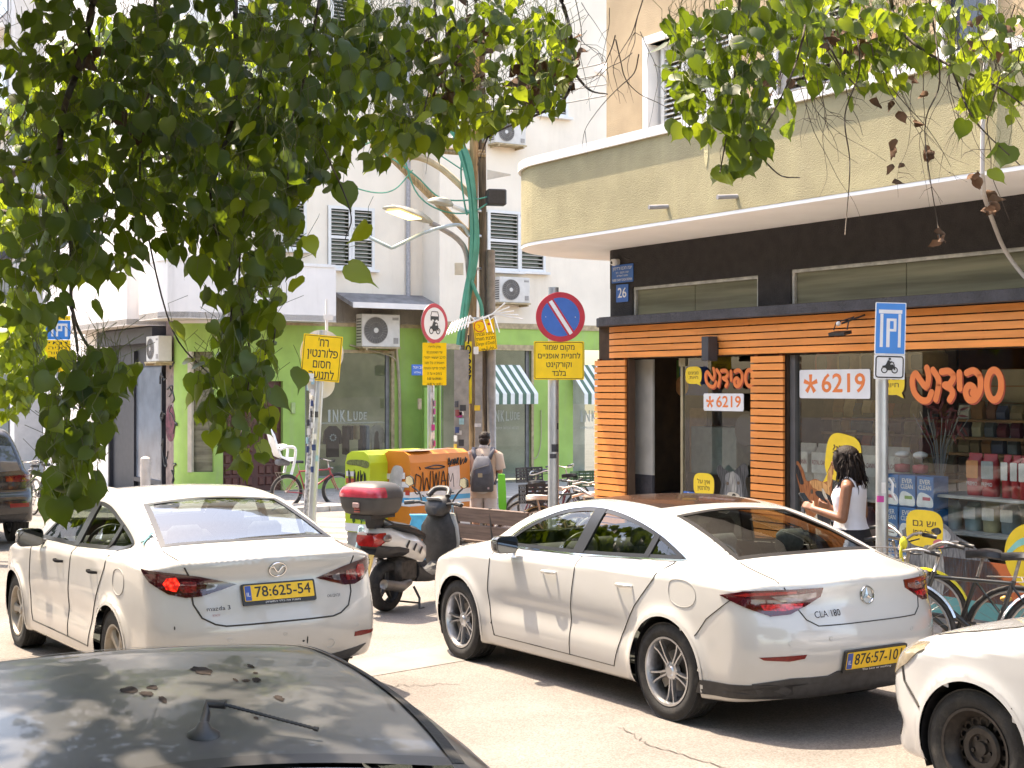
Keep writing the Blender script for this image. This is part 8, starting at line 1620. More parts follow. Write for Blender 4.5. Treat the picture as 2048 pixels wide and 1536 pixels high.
m=MB();m.box((-.1,0,.95),(.26,.22,.12),None,.03);m.build('seat_cushion',mat('cushion_grey',(.12,.12,.13),.9),cs);m=MB();m.prism(rrect(.2,.2,.02),0,.006,Matrix.Translation((.50,-.03,.78))@FLAT);nb_=m.build('number_card',M_CARD,t);text('3',.16,M_INK,nb_,Matrix.Translation((.50,-.038,.78))@FLAT,ext=.001,bold=.02)
m=MB();m.box((.50,0,.55),(.30,.10,.09),(0,R(-48),0),.02);m.build('battery',M_BLACK,t)
for k,(px,Y,a) in enumerate(((66,27.5,95),(92,28.0,100),(120,29.5,92),(148,30.5,100))):bicycle('bicycle',('leftmost dark bicycle beside the black SUV','second dark bicycle right of the black SUV','third dark bicycle behind the hanging leaves at left','fourth dark bicycle behind the hanging leaves at left')[k],C_BLK,at(px,0,Y,R(a)+TH,5),'bicycles parked at the far left',bars='flat' if k%2 else 'city')
p=OG+U*(XL-.35)+V*1.5
bicycle('bicycle','dark bicycle against the graffiti pier left of the narrow green window',C_BLK,at(352,0,34.4,R(75),5),None,bars='flat')
Mb=at(1842,0,10.55,R(-28),6);t=bicycle('bicycle','black city bicycle with wire basket and yellow ribbon in front of the cat print',C_BLK,at(2028,0,10.75,R(180-14),-8),None,R_=.345,fat=.018,step=True,basket=mat('basket_wire',(.34,.30,.27),.45,.7),fenders=None,rack=True,wb=1.0)
m=MB();m.tube(crom([(.80,.1,1.10),(.83,.12,.98),(.81,.1,.86),(.84,.11,.80)],4),.012,5);m.ell((.81,.1,1.05),(.03,.03,.05),8,6);m.build('ribbon',mat('ribbon_yellow',(.8,.72,.05),.7),t,True)
m=MB();m.ell((.06,-.06,.60),(.045,.02,.025),10,6);m.build('reflector',mat('amber_reflector',(.7,.40,.10),.3),t,True)
bicycle('bicycle','silver-rimmed bicycle standing behind the black city bicycle at the right edge',C_BLK,at(2105,0,10.2,R(180-25),5),None,R_=.345,step=False,fenders=(10,170,mat('guard_steel',(.6,.6,.6),.25,.8)),wb=1.03)
t=bicycle('bicycle','bicycle with a bright yellow mudguard behind the white coupe, by the woman',C_BLK,at(1600,0,12.1,R(-18),5),None,fenders=(10,170,mat('guard_yellow',(.75,.62,.02),.4)),wb=1.0)
# scooter
YS=14.6;hs_=R(58);gs=G(772,1222);t=thing('motor_scooter','white and black motor scooter with a big top box, parked between the cars','scooter',(gs.x,gs.y,gs.z),hs_)
M_SBLK=mat('scooter_black',(.025,.025,.027),.5,var=.2,scale=14,dirt=.3,dirtcol=(.12,.10,.09));M_SWHT=mat('scooter_white',(.66,.65,.62),.3,var=.04,coat=.6);M_SDK=mat('engine_dark',(.05,.045,.042),.6,.3,var=.4,scale=20);M_BOX=mat('topbox_black',(.055,.052,.052),.55,var=.15)
Rw=.255
def swheel(x,w,nm):
 m=MB(Matrix.Translation((x,0,Rw))@Matrix.Rotation(R(90),4,'X'));m.lathe([(Rw-.09,-w*.42),(Rw-.04,-w*.5),(Rw-.012,-w*.36),(Rw,-.012),(Rw,.012),(Rw-.012,w*.36),(Rw-.04,w*.5),(Rw-.09,w*.42)],44,None,True);o=m.build(nm,M_RUBBER,t,True,60)
 r=MB(Matrix.Translation((x,0,Rw))@Matrix.Rotation(R(90),4,'X'));r.lathe([(Rw-.085,-w*.4),(Rw-.105,-w*.2),(Rw-.105,w*.2),(Rw-.085,w*.4)],36);r.lathe([(.001,-.05),(.05,-.05),(.05,.05),(.001,.05)],16)
 for k in range(5):a=2*math.pi*k/5;r.tube([(.045*math.cos(a),.045*math.sin(a),0),((Rw-.10)*math.cos(a+.2),(Rw-.10)*math.sin(a+.2),0)],[.026,.018],6)
 r.build('rim',M_SBLK,o,True,40)
 g=MB(Matrix.Translation((x,0,Rw))@Matrix.Rotation(R(90),4,'X'))
 return o
swheel(0,.13,'wheel');swheel(1.29,.11,'wheel')
def ring(x,pts):return [(x,y,z) for (y,z) in pts]
def sec8(x,w,z0,z1,top=.6):return [(x,-w*.7,z0),(x,-w,z0+(z1-z0)*.35),(x,-w,z0+(z1-z0)*.7),(x,-w*top,z1),(x,w*top,z1),(x,w,z0+(z1-z0)*.7),(x,w,z0+(z1-z0)*.35),(x,w*.7,z0)]
m=MB();m.loft([sec8(-.28,.07,.72,.82),sec8(-.22,.14,.66,.86),sec8(-.08,.18,.62,.86),sec8(.12,.19,.56,.80),sec8(.32,.185,.50,.76),sec8(.46,.17,.46,.70),sec8(.52,.13,.46,.62)]);m.build('side_panel',M_SWHT,t,True,45)
m=MB();m.loft([sec8(-.29,.10,.60,.74),sec8(-.18,.17,.56,.70),sec8(0,.185,.56,.70),sec8(.14,.19,.56,.66)]);m.build('rear_cowl',M_SBLK,t,True,45)
for sy in (-.196,.196):m=MB();[m.prism(shape([(a,b,'c'),(a+.05,b+.07,'c'),(a+.03,b+.08,'c'),(a-.02,b+.02,'c')],2),-.002,.004,Matrix.Translation((0,sy,0))@FLAT) for (a,b) in ((.10,.64),(.22,.60),(.32,.56))];m.build('vent',M_SBLK,t)
m=MB();m.loft([sec8(-.16,.10,.84,.89),sec8(-.02,.14,.84,.92),sec8(.2,.15,.78,.88),sec8(.42,.13,.72,.82),sec8(.55,.10,.68,.76)]);m.build('seat',mat('scooter_seat',(.022,.022,.023),.4,bump=.1),t,True,50)
m=MB();m.loft([sec8(.40,.13,.26,.48),sec8(.60,.15,.24,.34),sec8(.80,.15,.24,.34),sec8(.92,.14,.26,.42)]);m.build('footboard',M_SBLK,t,True,45)
m=MB();m.loft([[(x-.04,-.10,z),(x,-w,z),(x+.05,-w*.7,z),(x+.08,0,z),(x+.05,w*.7,z),(x,w,z),(x-.04,.10,z)] for (x,z,w) in ((.98,.30,.15),(.95,.45,.20),(.93,.62,.235),(.92,.78,.22),(.94,.90,.15),(.97,.98,.10))]);m.build('leg_shield',M_SBLK,t,True,50)
m=MB();m.loft([[(x+.02,-w,z),(x+.10,-w*.72,z),(x+.14,0,z),(x+.10,w*.72,z),(x+.02,w,z)] for (x,z,w) in ((1.0,.36,.15),(.97,.50,.225),(.95,.66,.25),(.94,.80,.235),(.97,.92,.16))]);m.build('front_fairing',M_SWHT,t,True,50)
m=MB();m.loft([[(1.29+r_*math.cos(a),y,Rw+r_*math.sin(a)) for (y,r_) in ((-.075,Rw-.01),(-.06,Rw+.035),(.06,Rw+.035),(.075,Rw-.01))] for a in np.linspace(R(15),R(165),14)]);m.build('front_mudguard',M_SWHT,t,True,50)
m=MB();m.cyl((.98,0,.80),(1.29,.06,Rw),.022,n=8);m.cyl((.98,0,.80),(1.29,-.06,Rw),.022,n=8);m.cyl((.90,0,1.02),(1.0,0,.80),.03,n=8);m.build('fork',M_SBLK,t)
m=MB();m.loft([sec8(.80,.07,.92,1.00),sec8(.86,.13,.90,1.08),sec8(.95,.15,.90,1.12),sec8(1.03,.10,.92,1.10)]);hc=m.build('handlebar_cowl',M_SBLK,t,True,45);m=MB();m.prism(rrect(.19,.10,.03),0,.006,Matrix.Translation((.855,0,1.065))@Matrix.Rotation(R(90),4,'Z')@Matrix.Rotation(R(38),4,'X'));m.build('dial',mat('dial_grey',(.3,.32,.34),.15),hc);m=MB();m.tube(crom([(.92,-.13,1.11),(1.0,-.08,1.18),(1.0,.08,1.18),(.92,.13,1.11)],5),.03,6);m.build('visor',M_SBLK,hc,True)
m=MB();m.tube([(.90,-.10,1.02),(.88,-.22,1.04),(.82,-.36,1.03)],.016,8);m.tube([(.90,.10,1.02),(.88,.22,1.04),(.82,.36,1.03)],.016,8);m.build('handlebar',M_SBLK,t);m=MB();[m.tube([(.86,sy*.27,1.04),(.82,sy*.37,1.03)],.023,8) for sy in (-1,1)];m.build('grip',M_BLACK,t);m=MB();[m.tube([(.90,sy*.20,1.05),(.92,sy*.28,1.05),(.86,sy*.37,1.04)],.007,5) for sy in (-1,1)];m.build('brake_lever',M_ALU,t)
for sy in (1,-1):m=MB();m.tube(crom([(.90,sy*.20,1.05),(.92,sy*.25,1.14),(.90,sy*.33,1.20)],4),.010,6);m.loft([[(.895+dx,sy*.355+yy*s_,1.255+zz*s_) for (yy,zz) in ((-.055,-.03),(-.045,.04),(.0,.065),(.05,.05),(.06,-.02),(.0,-.055))] for (dx,s_) in ((.03,.5),(.015,.95),(-.005,1.0))]);mr_=m.build('mirror',M_SBLK,t,True,50);m=MB();m.add([(.889,sy*.355+yy*.9,1.255+zz*.9) for (yy,zz) in ((-.055,-.03),(-.045,.04),(.0,.065),(.05,.05),(.06,-.02),(.0,-.055))],[(0,1,2,3,4,5)]);m.build('mirror_glass',mat('scooter_mirror',(.5,.52,.42),.05,1),mr_)
m=MB();bz=1.02;rr_=[]
def boxring(z,s_,ox=0):return [(-.24+ox+.25*s_*a,.28*s_*b,z) for (a,b) in [(math.copysign(abs(math.cos(w))**.5,math.cos(w)),math.copysign(abs(math.sin(w))**.5,math.sin(w))) for w in np.linspace(0,6.2832,33)[:-1]]]
m.loft([boxring(bz-.01,.72),boxring(bz,.82),boxring(bz+.06,.94),boxring(bz+.155,1.0)]);bx_=m.build('top_box',M_BOX,t,True,50);m=MB();m.loft([boxring(bz+.157,1.01),boxring(bz+.20,1.0),boxring(bz+.25,.92),boxring(bz+.29,.75),boxring(bz+.305,.5)]);m.build('box_lid',M_BOX,bx_,True,50)
m=MB();q=[boxring(bz+z,s_+.006) for z,s_ in ((.165,1.01),(.20,1.0),(.235,.95),(.262,.88))];idx=list(range(9,24));m.loft([[r_[i] for i in idx] for r_ in q],False,False);m.build('box_reflector',mat('box_red',(.35,.03,.05),.25,var=.2,scale=12,coat=.5),bx_,True);m=MB();m.box((-.492,0,bz+.09),(.02,.08,.05),None,.006);m.build('box_lock',mat('lock_pink',(.45,.28,.26),.4),bx_)
for z in (bz+.05,bz+.025):m=MB();m.box((-.475,0,z),(.02,.06,.014));m.build('box_badge',mat('lock_red',(.4,.1,.08),.4),bx_)
m=MB();m.bx(-.42,-.02,-.13,.13,.965,1.005);m.loft([sec8(-.26,.06,.86,.97,1),sec8(-.14,.08,.84,.97,1)]);m.tube([(-.2,-.12,.96),(-.1,-.17,.90),(.15,-.19,.86)],.012,6);m.tube([(-.2,.12,.96),(-.1,.17,.90),(.15,.19,.86)],.012,6);m.build('carrier',M_SBLK,t)
m=MB();m.loft([sec8(-.345,.11,.69,.80,.9),sec8(-.28,.15,.68,.82,.9),sec8(-.2,.165,.70,.82,.9)]);tl=m.build('tail_lamp',M_TAILBR if 'M_TAILBR' in globals() else M_RED,t,True,40)
for sy in (-1,1):m=MB();m.ell((-.19,sy*.165,.765),(.075,.02,.04),10,6);m.build('indicator',M_LENS if 'M_LENS' in globals() else M_WHITE,t,True)
m=MB();m.box((-.40,0,.50),(.012,.24,.24),(0,R(22),0));np_=m.build('number_plate',mat('plate_faded',(.62,.42,.12),.5,var=.12,scale=14),t);Tn=Matrix.Translation((-.408,0,.50))@Matrix.Rotation(R(22),4,'Y')@Matrix.Rotation(R(-90),4,'Z')@FLAT
text('16-35',.09,M_INK,np_,Tn@Matrix.Translation((0,.045,.002)),width=.18,ext=.001);text('5-9',.09,M_INK,np_,Tn@Matrix.Translation((.03,-.055,.002)),width=.11,ext=.001);m=MB(Tn);m.prism(rrect(.05,.06,.004),.001,.003,Matrix.Translation((-.085,-.075,0)));m.build('plate_band',M_PLATEBLUE,np_)
m=MB();m.loft([[(-.33,-.10,.60),(-.33,.10,.60),(-.30,.10,.66),(-.30,-.10,.66)],[(-.46,-.11,.36),(-.46,.11,.36),(-.45,.11,.36),(-.45,-.11,.36)]]);m.build('plate_holder',M_SBLK,t)
m=MB();m.loft([[(x,y,z) for (y,z) in ((.10,z0),(.17,z0+.02),(.17,z1-.02),(.10,z1))] for (x,z0,z1) in ((-.08,.20,.33),(.04,.17,.37),(.2,.16,.34),(.36,.18,.30),(.44,.2,.27))]);m.ell((-.0,.17,.275),(.055,.012,.055),14,6);m.build('engine_cover',M_SDK,t,True,40);m=MB();m.box((.25,0,.40),(.36,.22,.28),None,.05);m.box((.1,.08,.45),(.2,.10,.12),None,.03);m.build('engine_block',M_SDK,t,True,40)
m=MB();m.tube([(.02,.13,.30),(.10,.13,.62)],.03,8)
for k in range(9):m.tube([(.03+.0075*k+.04*math.cos(a),.13+.04*math.sin(a),.34+.028*k) for a in np.linspace(0,6.283,11)[:-1]],.006,4,closed=True)
m.build('shock_absorber',M_SDK,t,True);m=MB();m.tube([(.22,-.14,.28),(.0,-.19,.26),(-.30,-.20,.32)],[.03,.055,.05],10);m.build('exhaust',mat('exhaust_dull',(.2,.19,.18),.45,.7,var=.2),t,True)
m=MB();[m.tube([(.34,sy*.10,.22),(.36,sy*.16,.10),(.30,sy*.20,.005),(.38,sy*.20,.0)],.013,6) for sy in (-1,1)];m.tube([(.30,.20,.06),(.30,-.20,.06)],.010,6);m.build('centre_stand',M_SBLK,t)
m=MB();m.ell((.9,.2,.66),(.025,.02,.04),10,6);m.build('indicator',mat('amber_lens',(.75,.22,.02),.3),t,True);m=MB();m.box((-.15,.24,.62),(.07,.05,.5),(R(4),R(8),0),.02);m.build('sky_blue_wrap',M_CSKY,t)
p=P(841,1050,18.5);t=thing('blue_bag','bright blue plastic bag behind the scooter handlebar','bag',(p.x,p.y,gz(p.x,p.y)));z0=P(841,1072,18.5).z-gz(p.x,p.y);h0=.27
m=MB();m.loft([[(x*s_,y*s_,z0-.5*k_+0) for x,y in ((-.18,-.1),(.18,-.1),(.2,.1),(-.2,.1))] for (s_,k_) in ((.7,.6),(1.0,.3),(.95,.0),(.6,-.45),(.75,-.56))]);m.build('bag_body',mat('bag_blue',(.05,.38,.62),.5,var=.2,scale=9),t,True,60)
m=MB();m.bx(-.2,.2,-.12,.12,0,z0-.3);m.build('crate_under',M_SBLK,t)
# people
SK1=mat('skin_light',(.46,.25,.17),.55,var=.06,scale=20);SK2=mat('skin_brown',(.24,.105,.06),.5,var=.06,scale=20);HAIR=mat('hair_dark',(.014,.008,.006),.6,spec=.25,var=.4,scale=60,bump=.5,bscale=90,stretch=(1,1,.25))
def hand(mb,w,d,side,s=1.0,curl=.6):
 """palm, four unequal bent fingers and a thumb leaving the side of the palm; w wrist, d direction, side towards the thumb"""
 w=Vector(w);d=Vector(d).normalized();a=Vector(side);a=(a-d*a.dot(d)).normalized();n=d.cross(a)
 for k in range(-1,3):limb(mb,w+a*(.010*k-.004)*s,w+d*.085*s+a*(.019*k-.008)*s,.014*s,.012*s,8)
 for k,L in zip((2,1,0,-1),(.072,.080,.074,.058)):
  b=w+d*.085*s+a*(.019*k-.008)*s;c=b+(d*math.cos(curl*.5)+n*math.sin(curl*.5))*L*.5*s;e=c+(d*math.cos(curl*1.5)+n*math.sin(curl*1.5))*L*.5*s;limb(mb,b,c,.0095*s,.0088*s,8);limb(mb,c,e,.0088*s,.0075*s,8)
 b=w+d*.02*s+a*.03*s;c=b+(d*.6+a*.7).normalized()*.042*s+n*.01*s;e=c+(d*.9+a*.1).normalized()*.034*s+n*.016*s;limb(mb,b,c,.013*s,.0105*s,8);limb(mb,c,e,.0105*s,.0085*s,8)
Ym=21.2;pm_=P(967,1085,Ym);gm_=gz(pm_.x,pm_.y);man=thing('person','person in beige shirt and pale shorts with grey backpack, seen from behind at the bench','person',(pm_.x,pm_.y,gm_),R(-4))
S_=1.66
b=MB();hipz,shz=.86,1.37
for sx in (-1,1):
 limb(b,(sx*.095,0,.86),(sx*.105,-.005,.47),.085,.058,12);limb(b,(sx*.105,-.005,.47),(sx*.11,-.01,.30),.057,.058,12);limb(b,(sx*.11,-.01,.30),(sx*.11,-.02,.09),.056,.036,12)
 b.ell((sx*.115,.06,.045),(.042,.12,.04));b.ell((sx*.115,-.035,.04),(.036,.045,.04))
b.ell((0,0,.90),(.165,.115,.13));b.ell((0,.01,1.05),(.15,.10,.17));b.ell((0,.0,1.24),(.18,.105,.18));limb(b,(-.16,-.01,1.36),(.16,-.01,1.36),.062,.062);limb(b,(0,0,1.36),(.005,.03,1.46),.062,.055)
b.ell((.012,.055,1.555),(.078,.098,.112),18,12);b.ell((.015,.12,1.50),(.05,.05,.055));b.ell((.018,.155,1.545),(.014,.02,.018))
for sx in (-1,1):b.ell((.012+sx*.078,.045,1.545),(.012,.024,.034))
limb(b,(-.215,-.01,1.345),(-.245,-.02,1.08),.05,.042);limb(b,(-.245,-.02,1.08),(-.255,.05,.86),.041,.029);hand(b,(-.255,.05,.86),(0,.12,-1),(0,1,0),.95,.4)
limb(b,(.215,-.01,1.345),(.25,-.01,1.09),.05,.042);limb(b,(.25,-.01,1.09),(.16,.20,1.13),.041,.030);hand(b,(.16,.20,1.13),(-.55,.75,.15),(0,.1,1),.95,.7)
fuse(b,'body',SK1,man,.0085,5)
c=MB();SHIRT=mat('shirt_beige',(.58,.46,.37),.9,var=.08,scale=7,bump=.25,bscale=14)
rg_=[]
for (z,w,d,y0) in ((.70,.205,.150,0),(.80,.200,.148,0),(.95,.185,.135,.0),(1.10,.188,.130,0),(1.25,.205,.130,-.005),(1.34,.200,.110,-.01),(1.40,.130,.085,-.005),(1.435,.075,.068,.005)):
 rg_.append([(w*math.copysign(abs(math.cos(a))**.8,math.cos(a))*(1+.02*math.sin(5*a+z*20)),y0+d*math.copysign(abs(math.sin(a))**.8,math.sin(a)),z+.008*math.sin(3*a)*(z<.75)) for a in np.linspace(0,6.2832,37)[:-1]])
c.loft(rg_,False)
for sx in (-1,1):
 n=14;q=[]
 for (x,y,z,r_) in ((.17,-.008,1.365,.075),(.215,-.01,1.33,.078),(.237,-.013,1.22,.076),(.252,-.015,1.12,.082)):q.append([(sx*(x+r_*.98*math.cos(a)),y+r_*math.sin(a),z+.25*r_*math.cos(a)) for a in np.linspace(0,6.2832,n+1)[:-1]])
 c.loft(q,False)
c.build('shirt',SHIRT,man,True);c=MB()
c.lathe([(.072,0),(.078,.02),(.066,.05),(.062,.05)],24,Matrix.Translation((.003,.012,1.425))@Matrix.Rotation(R(-14),4,'X'));c.build('collar',mat('collar_grey',(.5,.45,.43),.9),man,True)
c=MB();SHORT=mat('shorts_pale',(.60,.55,.53),.9,var=.07,scale=7,bump=.25,bscale=14)
for sx in (-1,1):
 q=[]
 for (z,r_,x) in ((.50,.098,.108),(.60,.098,.105),(.72,.105,.098),(.84,.112,.085)):q.append([(sx*x+r_*1.02*math.cos(a),.0+r_*1.12*math.sin(a),z+.004*math.sin(4*a)) for a in np.linspace(0,6.2832,25)[:-1]])
 c.loft(q,False)
c.lathe([(.10,.70),(.16,.78),(.185,.86),(.178,.95)],28);c.build('shorts',SHORT,man,True)
h=MB();h.ell((.010,.035,1.60),(.088,.100,.085),20,12);h.ell((.008,-.005,1.545),(.078,.075,.075),16,10)
for k in range(26):rr=random.Random(k);a=rr.uniform(0,6.28);r_=rr.uniform(0,.07);h.tube([(.01+r_*math.cos(a),.03+r_*math.sin(a),1.645-2.2*r_*r_),(.012+r_*1.25*math.cos(a+.3),.032+r_*1.3*math.sin(a+.3),1.675-4.5*r_*r_)],[.016,.003],5)
h.build('hair',HAIR,man,True)
m=MB();m.ell((.035,.11,1.485),(.05,.05,.045));m.build('beard',HAIR,man,True)
pk=thing('backpack','dark grey backpack worn by the person in the beige shirt','backpack',(pm_.x,pm_.y,gm_),R(-4));M_PACK=mat('pack_grey',(.085,.085,.095),.85,var=.12,scale=14,bump=.2,bscale=60);M_PACK2=mat('pack_slate',(.10,.105,.13),.85,var=.12,scale=14)
m=MB();m.loft([[(w*math.copysign(abs(math.cos(a))**.55,math.cos(a)),-.19+dy-d*math.copysign(abs(math.sin(a))**.6,math.sin(a)),z) for a in np.linspace(0,6.2832,29)[:-1]] for (z,w,d,dy) in ((.80,.145,.07,.0),(.82,.165,.095,-.01),(.95,.170,.11,-.02),(1.08,.165,.105,-.015),(1.18,.145,.085,.0),(1.27,.120,.055,.02),(1.31,.085,.03,.03))]);m.build('pack_body',M_PACK,pk,True,60)
m=MB();m.loft([[(w*math.copysign(abs(math.cos(a))**.55,math.cos(a)),-.205+dy-d*math.copysign(abs(math.sin(a))**.6,math.sin(a)),z) for a in np.linspace(0,6.2832,25)[:-1]] for (z,w,d,dy) in ((1.06,.13,.10,-.015),(1.11,.145,.105,-.012),(1.20,.135,.09,.0),(1.29,.105,.055,.02),(1.325,.08,.03,.03))]);m.build('pack_flap',M_PACK2,pk,True,60)
for sx in (-1,1):m=MB();q=crom([(sx*.10,-.15,1.27),(sx*.135,-.135,1.37),(sx*.14,-.06,1.435),(sx*.14,.05,1.43),(sx*.15,.13,1.30),(sx*.17,.12,1.10),(sx*.17,-.12,.90)],5);m.loft([[(p_[0]-.03,p_[1]-.006,p_[2]),(p_[0]+.03,p_[1]-.006,p_[2]),(p_[0]+.03,p_[1]+.006,p_[2]+.008),(p_[0]-.03,p_[1]+.006,p_[2]+.008)] for p_ in q]);m.build('shoulder_strap',M_PACK2,pk,True)
m=MB();m.prism(rrect(.065,.06,.004),0,.006,upr(-.02,-.315,1.05));m.build('patch',mat('patch_tan',(.38,.31,.2),.8),pk);m=MB();m.prism(rrect(.028,.03,.004),0,.004,upr(.10,-.305,.86));m.build('logo_tag',mat('tag_pink',(.4,.3,.3),.8),pk);m=MB();m.tube([(-.03,-.17,1.31),(0,-.19,1.35),(.03,-.17,1.31)],.007,5);m.build('grab_loop',M_PACK2,pk);m=MB();m.tube([(-.11,-.305,1.13),(.0,-.325,1.17),(.11,-.305,1.20)],.006,5);m.build('zip',mat('zip_dark',(.04,.04,.045),.6),pk)
m=MB();[m.ell((sx*.115,.05,.028),(.055,.15,.028)) for sx in (-1,1)];m.build('sandal',mat('sandal_tan',(.5,.42,.3),.8),man)
Yw=11.85;pw_=P(1702,1200,Yw);gw=gz(pw_.x,pw_.y)+.11;wo=thing('person','person with dark hair, white tank top and black skirt holding a phone','person',(pw_.x,pw_.y,gw),R(-32))
b=MB()
for sy in (-1,1):
 limb(b,(0,sy*.09,.82),(-.01,sy*.085,.46),.088,.056,12);limb(b,(-.01,sy*.085,.46),(.02,sy*.085,.09),.055,.036,12);limb(b,(-.01,sy*.085,.46),(.015,sy*.085,.30),.054,.056,12);b.ell((-.05,sy*.09,.045),(.11,.04,.038));b.ell((.035,sy*.088,.04),(.045,.034,.04))
b.ell((.01,0,.87),(.13,.165,.14));b.ell((-.005,0,1.03),(.10,.135,.15));b.ell((.0,0,1.20),(.105,.155,.15));limb(b,(.01,-.135,1.30),(.01,.135,1.30),.052,.052);limb(b,(.01,0,1.30),(-.03,0,1.41),.054,.048);b.ell((-.055,.0,1.49),(.095,.074,.105),18,12);b.ell((-.11,0,1.45),(.045,.045,.055));b.ell((-.158,0,1.475),(.018,.013,.016));b.ell((-.075,.055,1.19),(.055,.06,.06));b.ell((-.075,-.055,1.19),(.055,.06,.06))
limb(b,(.02,-.175,1.28),(.0,-.215,1.03),.049,.043);limb(b,(.0,-.215,1.03),(-.27,-.14,1.09),.043,.028);hand(b,(-.27,-.14,1.09),(-.9,.15,.38),(0,.35,.6),.92,.75)
limb(b,(.02,.175,1.28),(.03,.215,1.03),.049,.043);limb(b,(.03,.215,1.03),(-.21,.12,1.08),.043,.028);hand(b,(-.21,.12,1.08),(-.9,-.2,.3),(0,-.35,.6),.92,.75)
fuse(b,'body',SK2,wo,.0075,5)
c=MB();TANK=mat('tank_white',(.70,.69,.74),.85,var=.03,scale=9,bump=.15,bscale=18);rg_=[]
for (z,wx,wy,x0) in ((.935,.140,.172,.0),(.965,.128,.161,-.004),(1.03,.118,.150,-.008),(1.12,.125,.160,-.012),(1.20,.138,.170,-.018),(1.25,.128,.160,-.008),(1.285,.105,.130,.004)):
 rg_.append([(x0+wx*math.copysign(abs(math.cos(a))**.85,math.cos(a)),wy*math.copysign(abs(math.sin(a))**.85,math.sin(a)),z+.03*(max(0,abs(math.cos(a))-.5) if z>1.26 else 0)) for a in np.linspace(0,6.2832,37)[:-1]])
c.loft(rg_,False)
for sy in (-1,1):q=crom([(.085,sy*.085,1.27),(.06,sy*.105,1.335),(.01,sy*.11,1.365),(-.045,sy*.10,1.33),(-.105,sy*.085,1.26)],5);c.loft([[(p_[0],p_[1]-.026,p_[2]+.004),(p_[0],p_[1]+.026,p_[2]),(p_[0]*.98,p_[1]+.024,p_[2]-.012),(p_[0]*.98,p_[1]-.024,p_[2]-.012)] for p_ in q])
c.build('tank_top',TANK,wo,True);c=MB();rg_=[]
for (z,wx,wy,x0) in ((.50,.135,.155,.015),(.56,.145,.170,.02),(.68,.162,.188,.02),(.78,.165,.192,.018),(.86,.152,.182,.010),(.945,.132,.164,.0)):rg_.append([(x0+wx*math.copysign(abs(math.cos(a))**.85,math.cos(a)),wy*math.copysign(abs(math.sin(a))**.85,math.sin(a)),z+.01*math.sin(2*a)) for a in np.linspace(0,6.2832,37)[:-1]])
c.loft(rg_,False);c.build('skirt',mat('skirt_black',(.014,.013,.016),.85,var=.2,scale=10,bump=.15,bscale=16),wo,True)
h=MB();h.ell((-.035,0,1.53),(.108,.098,.095),20,12);h.ell((.0,0,1.45),(.095,.105,.10),18,12);h.ell((.025,0,1.385),(.085,.105,.085),16,10)
for k in range(260):
 rr=random.Random(k);a=rr.uniform(-2.2,2.2);r_=.095+rr.uniform(-.01,.02);z0=rr.uniform(1.44,1.56);L=rr.uniform(.10,.22);q=[(-.015+r_*math.cos(a)*.95*(1 if z0<1.5 else.85),r_*math.sin(a)*(1 if z0<1.5 else.88),z0)]
 for i in range(5):q.append((q[-1][0]+.007*math.cos(a)+rr.gauss(0,.007),q[-1][1]+.007*math.sin(a)+rr.gauss(0,.007),z0-L*(i+1)/5))
 h.tube(crom(q,3),[.0095*(1-.85*i/15) for i in range(16)],5)
for sy in (-1,1):h.tube(crom([(-.10,sy*.05,1.57),(-.10,sy*.088,1.50),(-.07,sy*.092,1.40),(-.055,sy*.085,1.33)],4),[.03]*8+[.02]*4+[.006],7)
h.build('hair',HAIR,wo,True)
ph=thing('phone','black phone held in the hands of the person in the white tank top','phone',(pw_.x,pw_.y,gw),R(-32));m=MB();m.box((-.375,-.045,1.15),(.012,.082,.16),(0,R(-38),R(-8)),.005);m.build('phone_body',M_BLACK,ph);m=MB();m.box((-.367,-.045,1.154),(.004,.074,.148),(0,R(-38),R(-8)));m.build('phone_screen',mat('phone_screen',(.02,.025,.03),.08),ph)
m=MB();m.ell((-.02,-.215,1.05),(.047,.047,.004),14,5) if 0 else None
m=MB();[m.ell((-.05,sy*.09,.02),(.125,.05,.02)) for sy in (-1,1)];m.build('sandal',M_BLACK,wo)
p=P(1008,1020,17.7);t=thing('green_scrubber','bright green handled brush head standing on the bench beside a white bag','brush',(p.x,p.y,p.z));q_=lambda v:v/(FPX/17.7);M_LG=mat('lime_plastic',(.12,.52,.03),.4,var=.05)
m=MB();m.loft([[(x-w,y,z) for y in (-.03,)]+[(x+w,-.03,z),(x+w,.03,z),(x-w,.03,z)] for (x,w,z) in ((-q_(2),q_(5),q_(-4)),(-q_(3),q_(8),q_(8)),(-q_(4),q_(8),q_(40)),(-q_(5),q_(7),q_(70)),(-q_(6),q_(5),q_(72)))]);m.build('brush_head',M_LG,t,True,40);m=MB();m.box((0,0,q_(-14)),(q_(14),.08,q_(16)),None,.01);m.build('brush_collar',M_BLACK,t);m=MB();m.cyl((0,0,q_(-22)),(q_(2),0,q_(-42)),q_(5),q_(7),10);m.build('brush_neck',M_LG,t)
p=P(1012,1062,17.6);t=thing('white_bag','creased white bag lying on the bench','bag',(p.x,p.y,p.z-q_(22)));m=MB();m.loft([[(x*s_+ox,y*s_,z) for x,y in ((-q_(17),-.09),(q_(17),-.09),(q_(19),.09),(-q_(15),.09))] for (s_,z,ox) in ((1,0,0),(1.05,q_(8),0),(.7,q_(28),-.01),(.3,q_(46),.01))]);m.build('bag_body',mat('bag_white',(.62,.58,.53),.7,var=.1,scale=14),t,True,60)
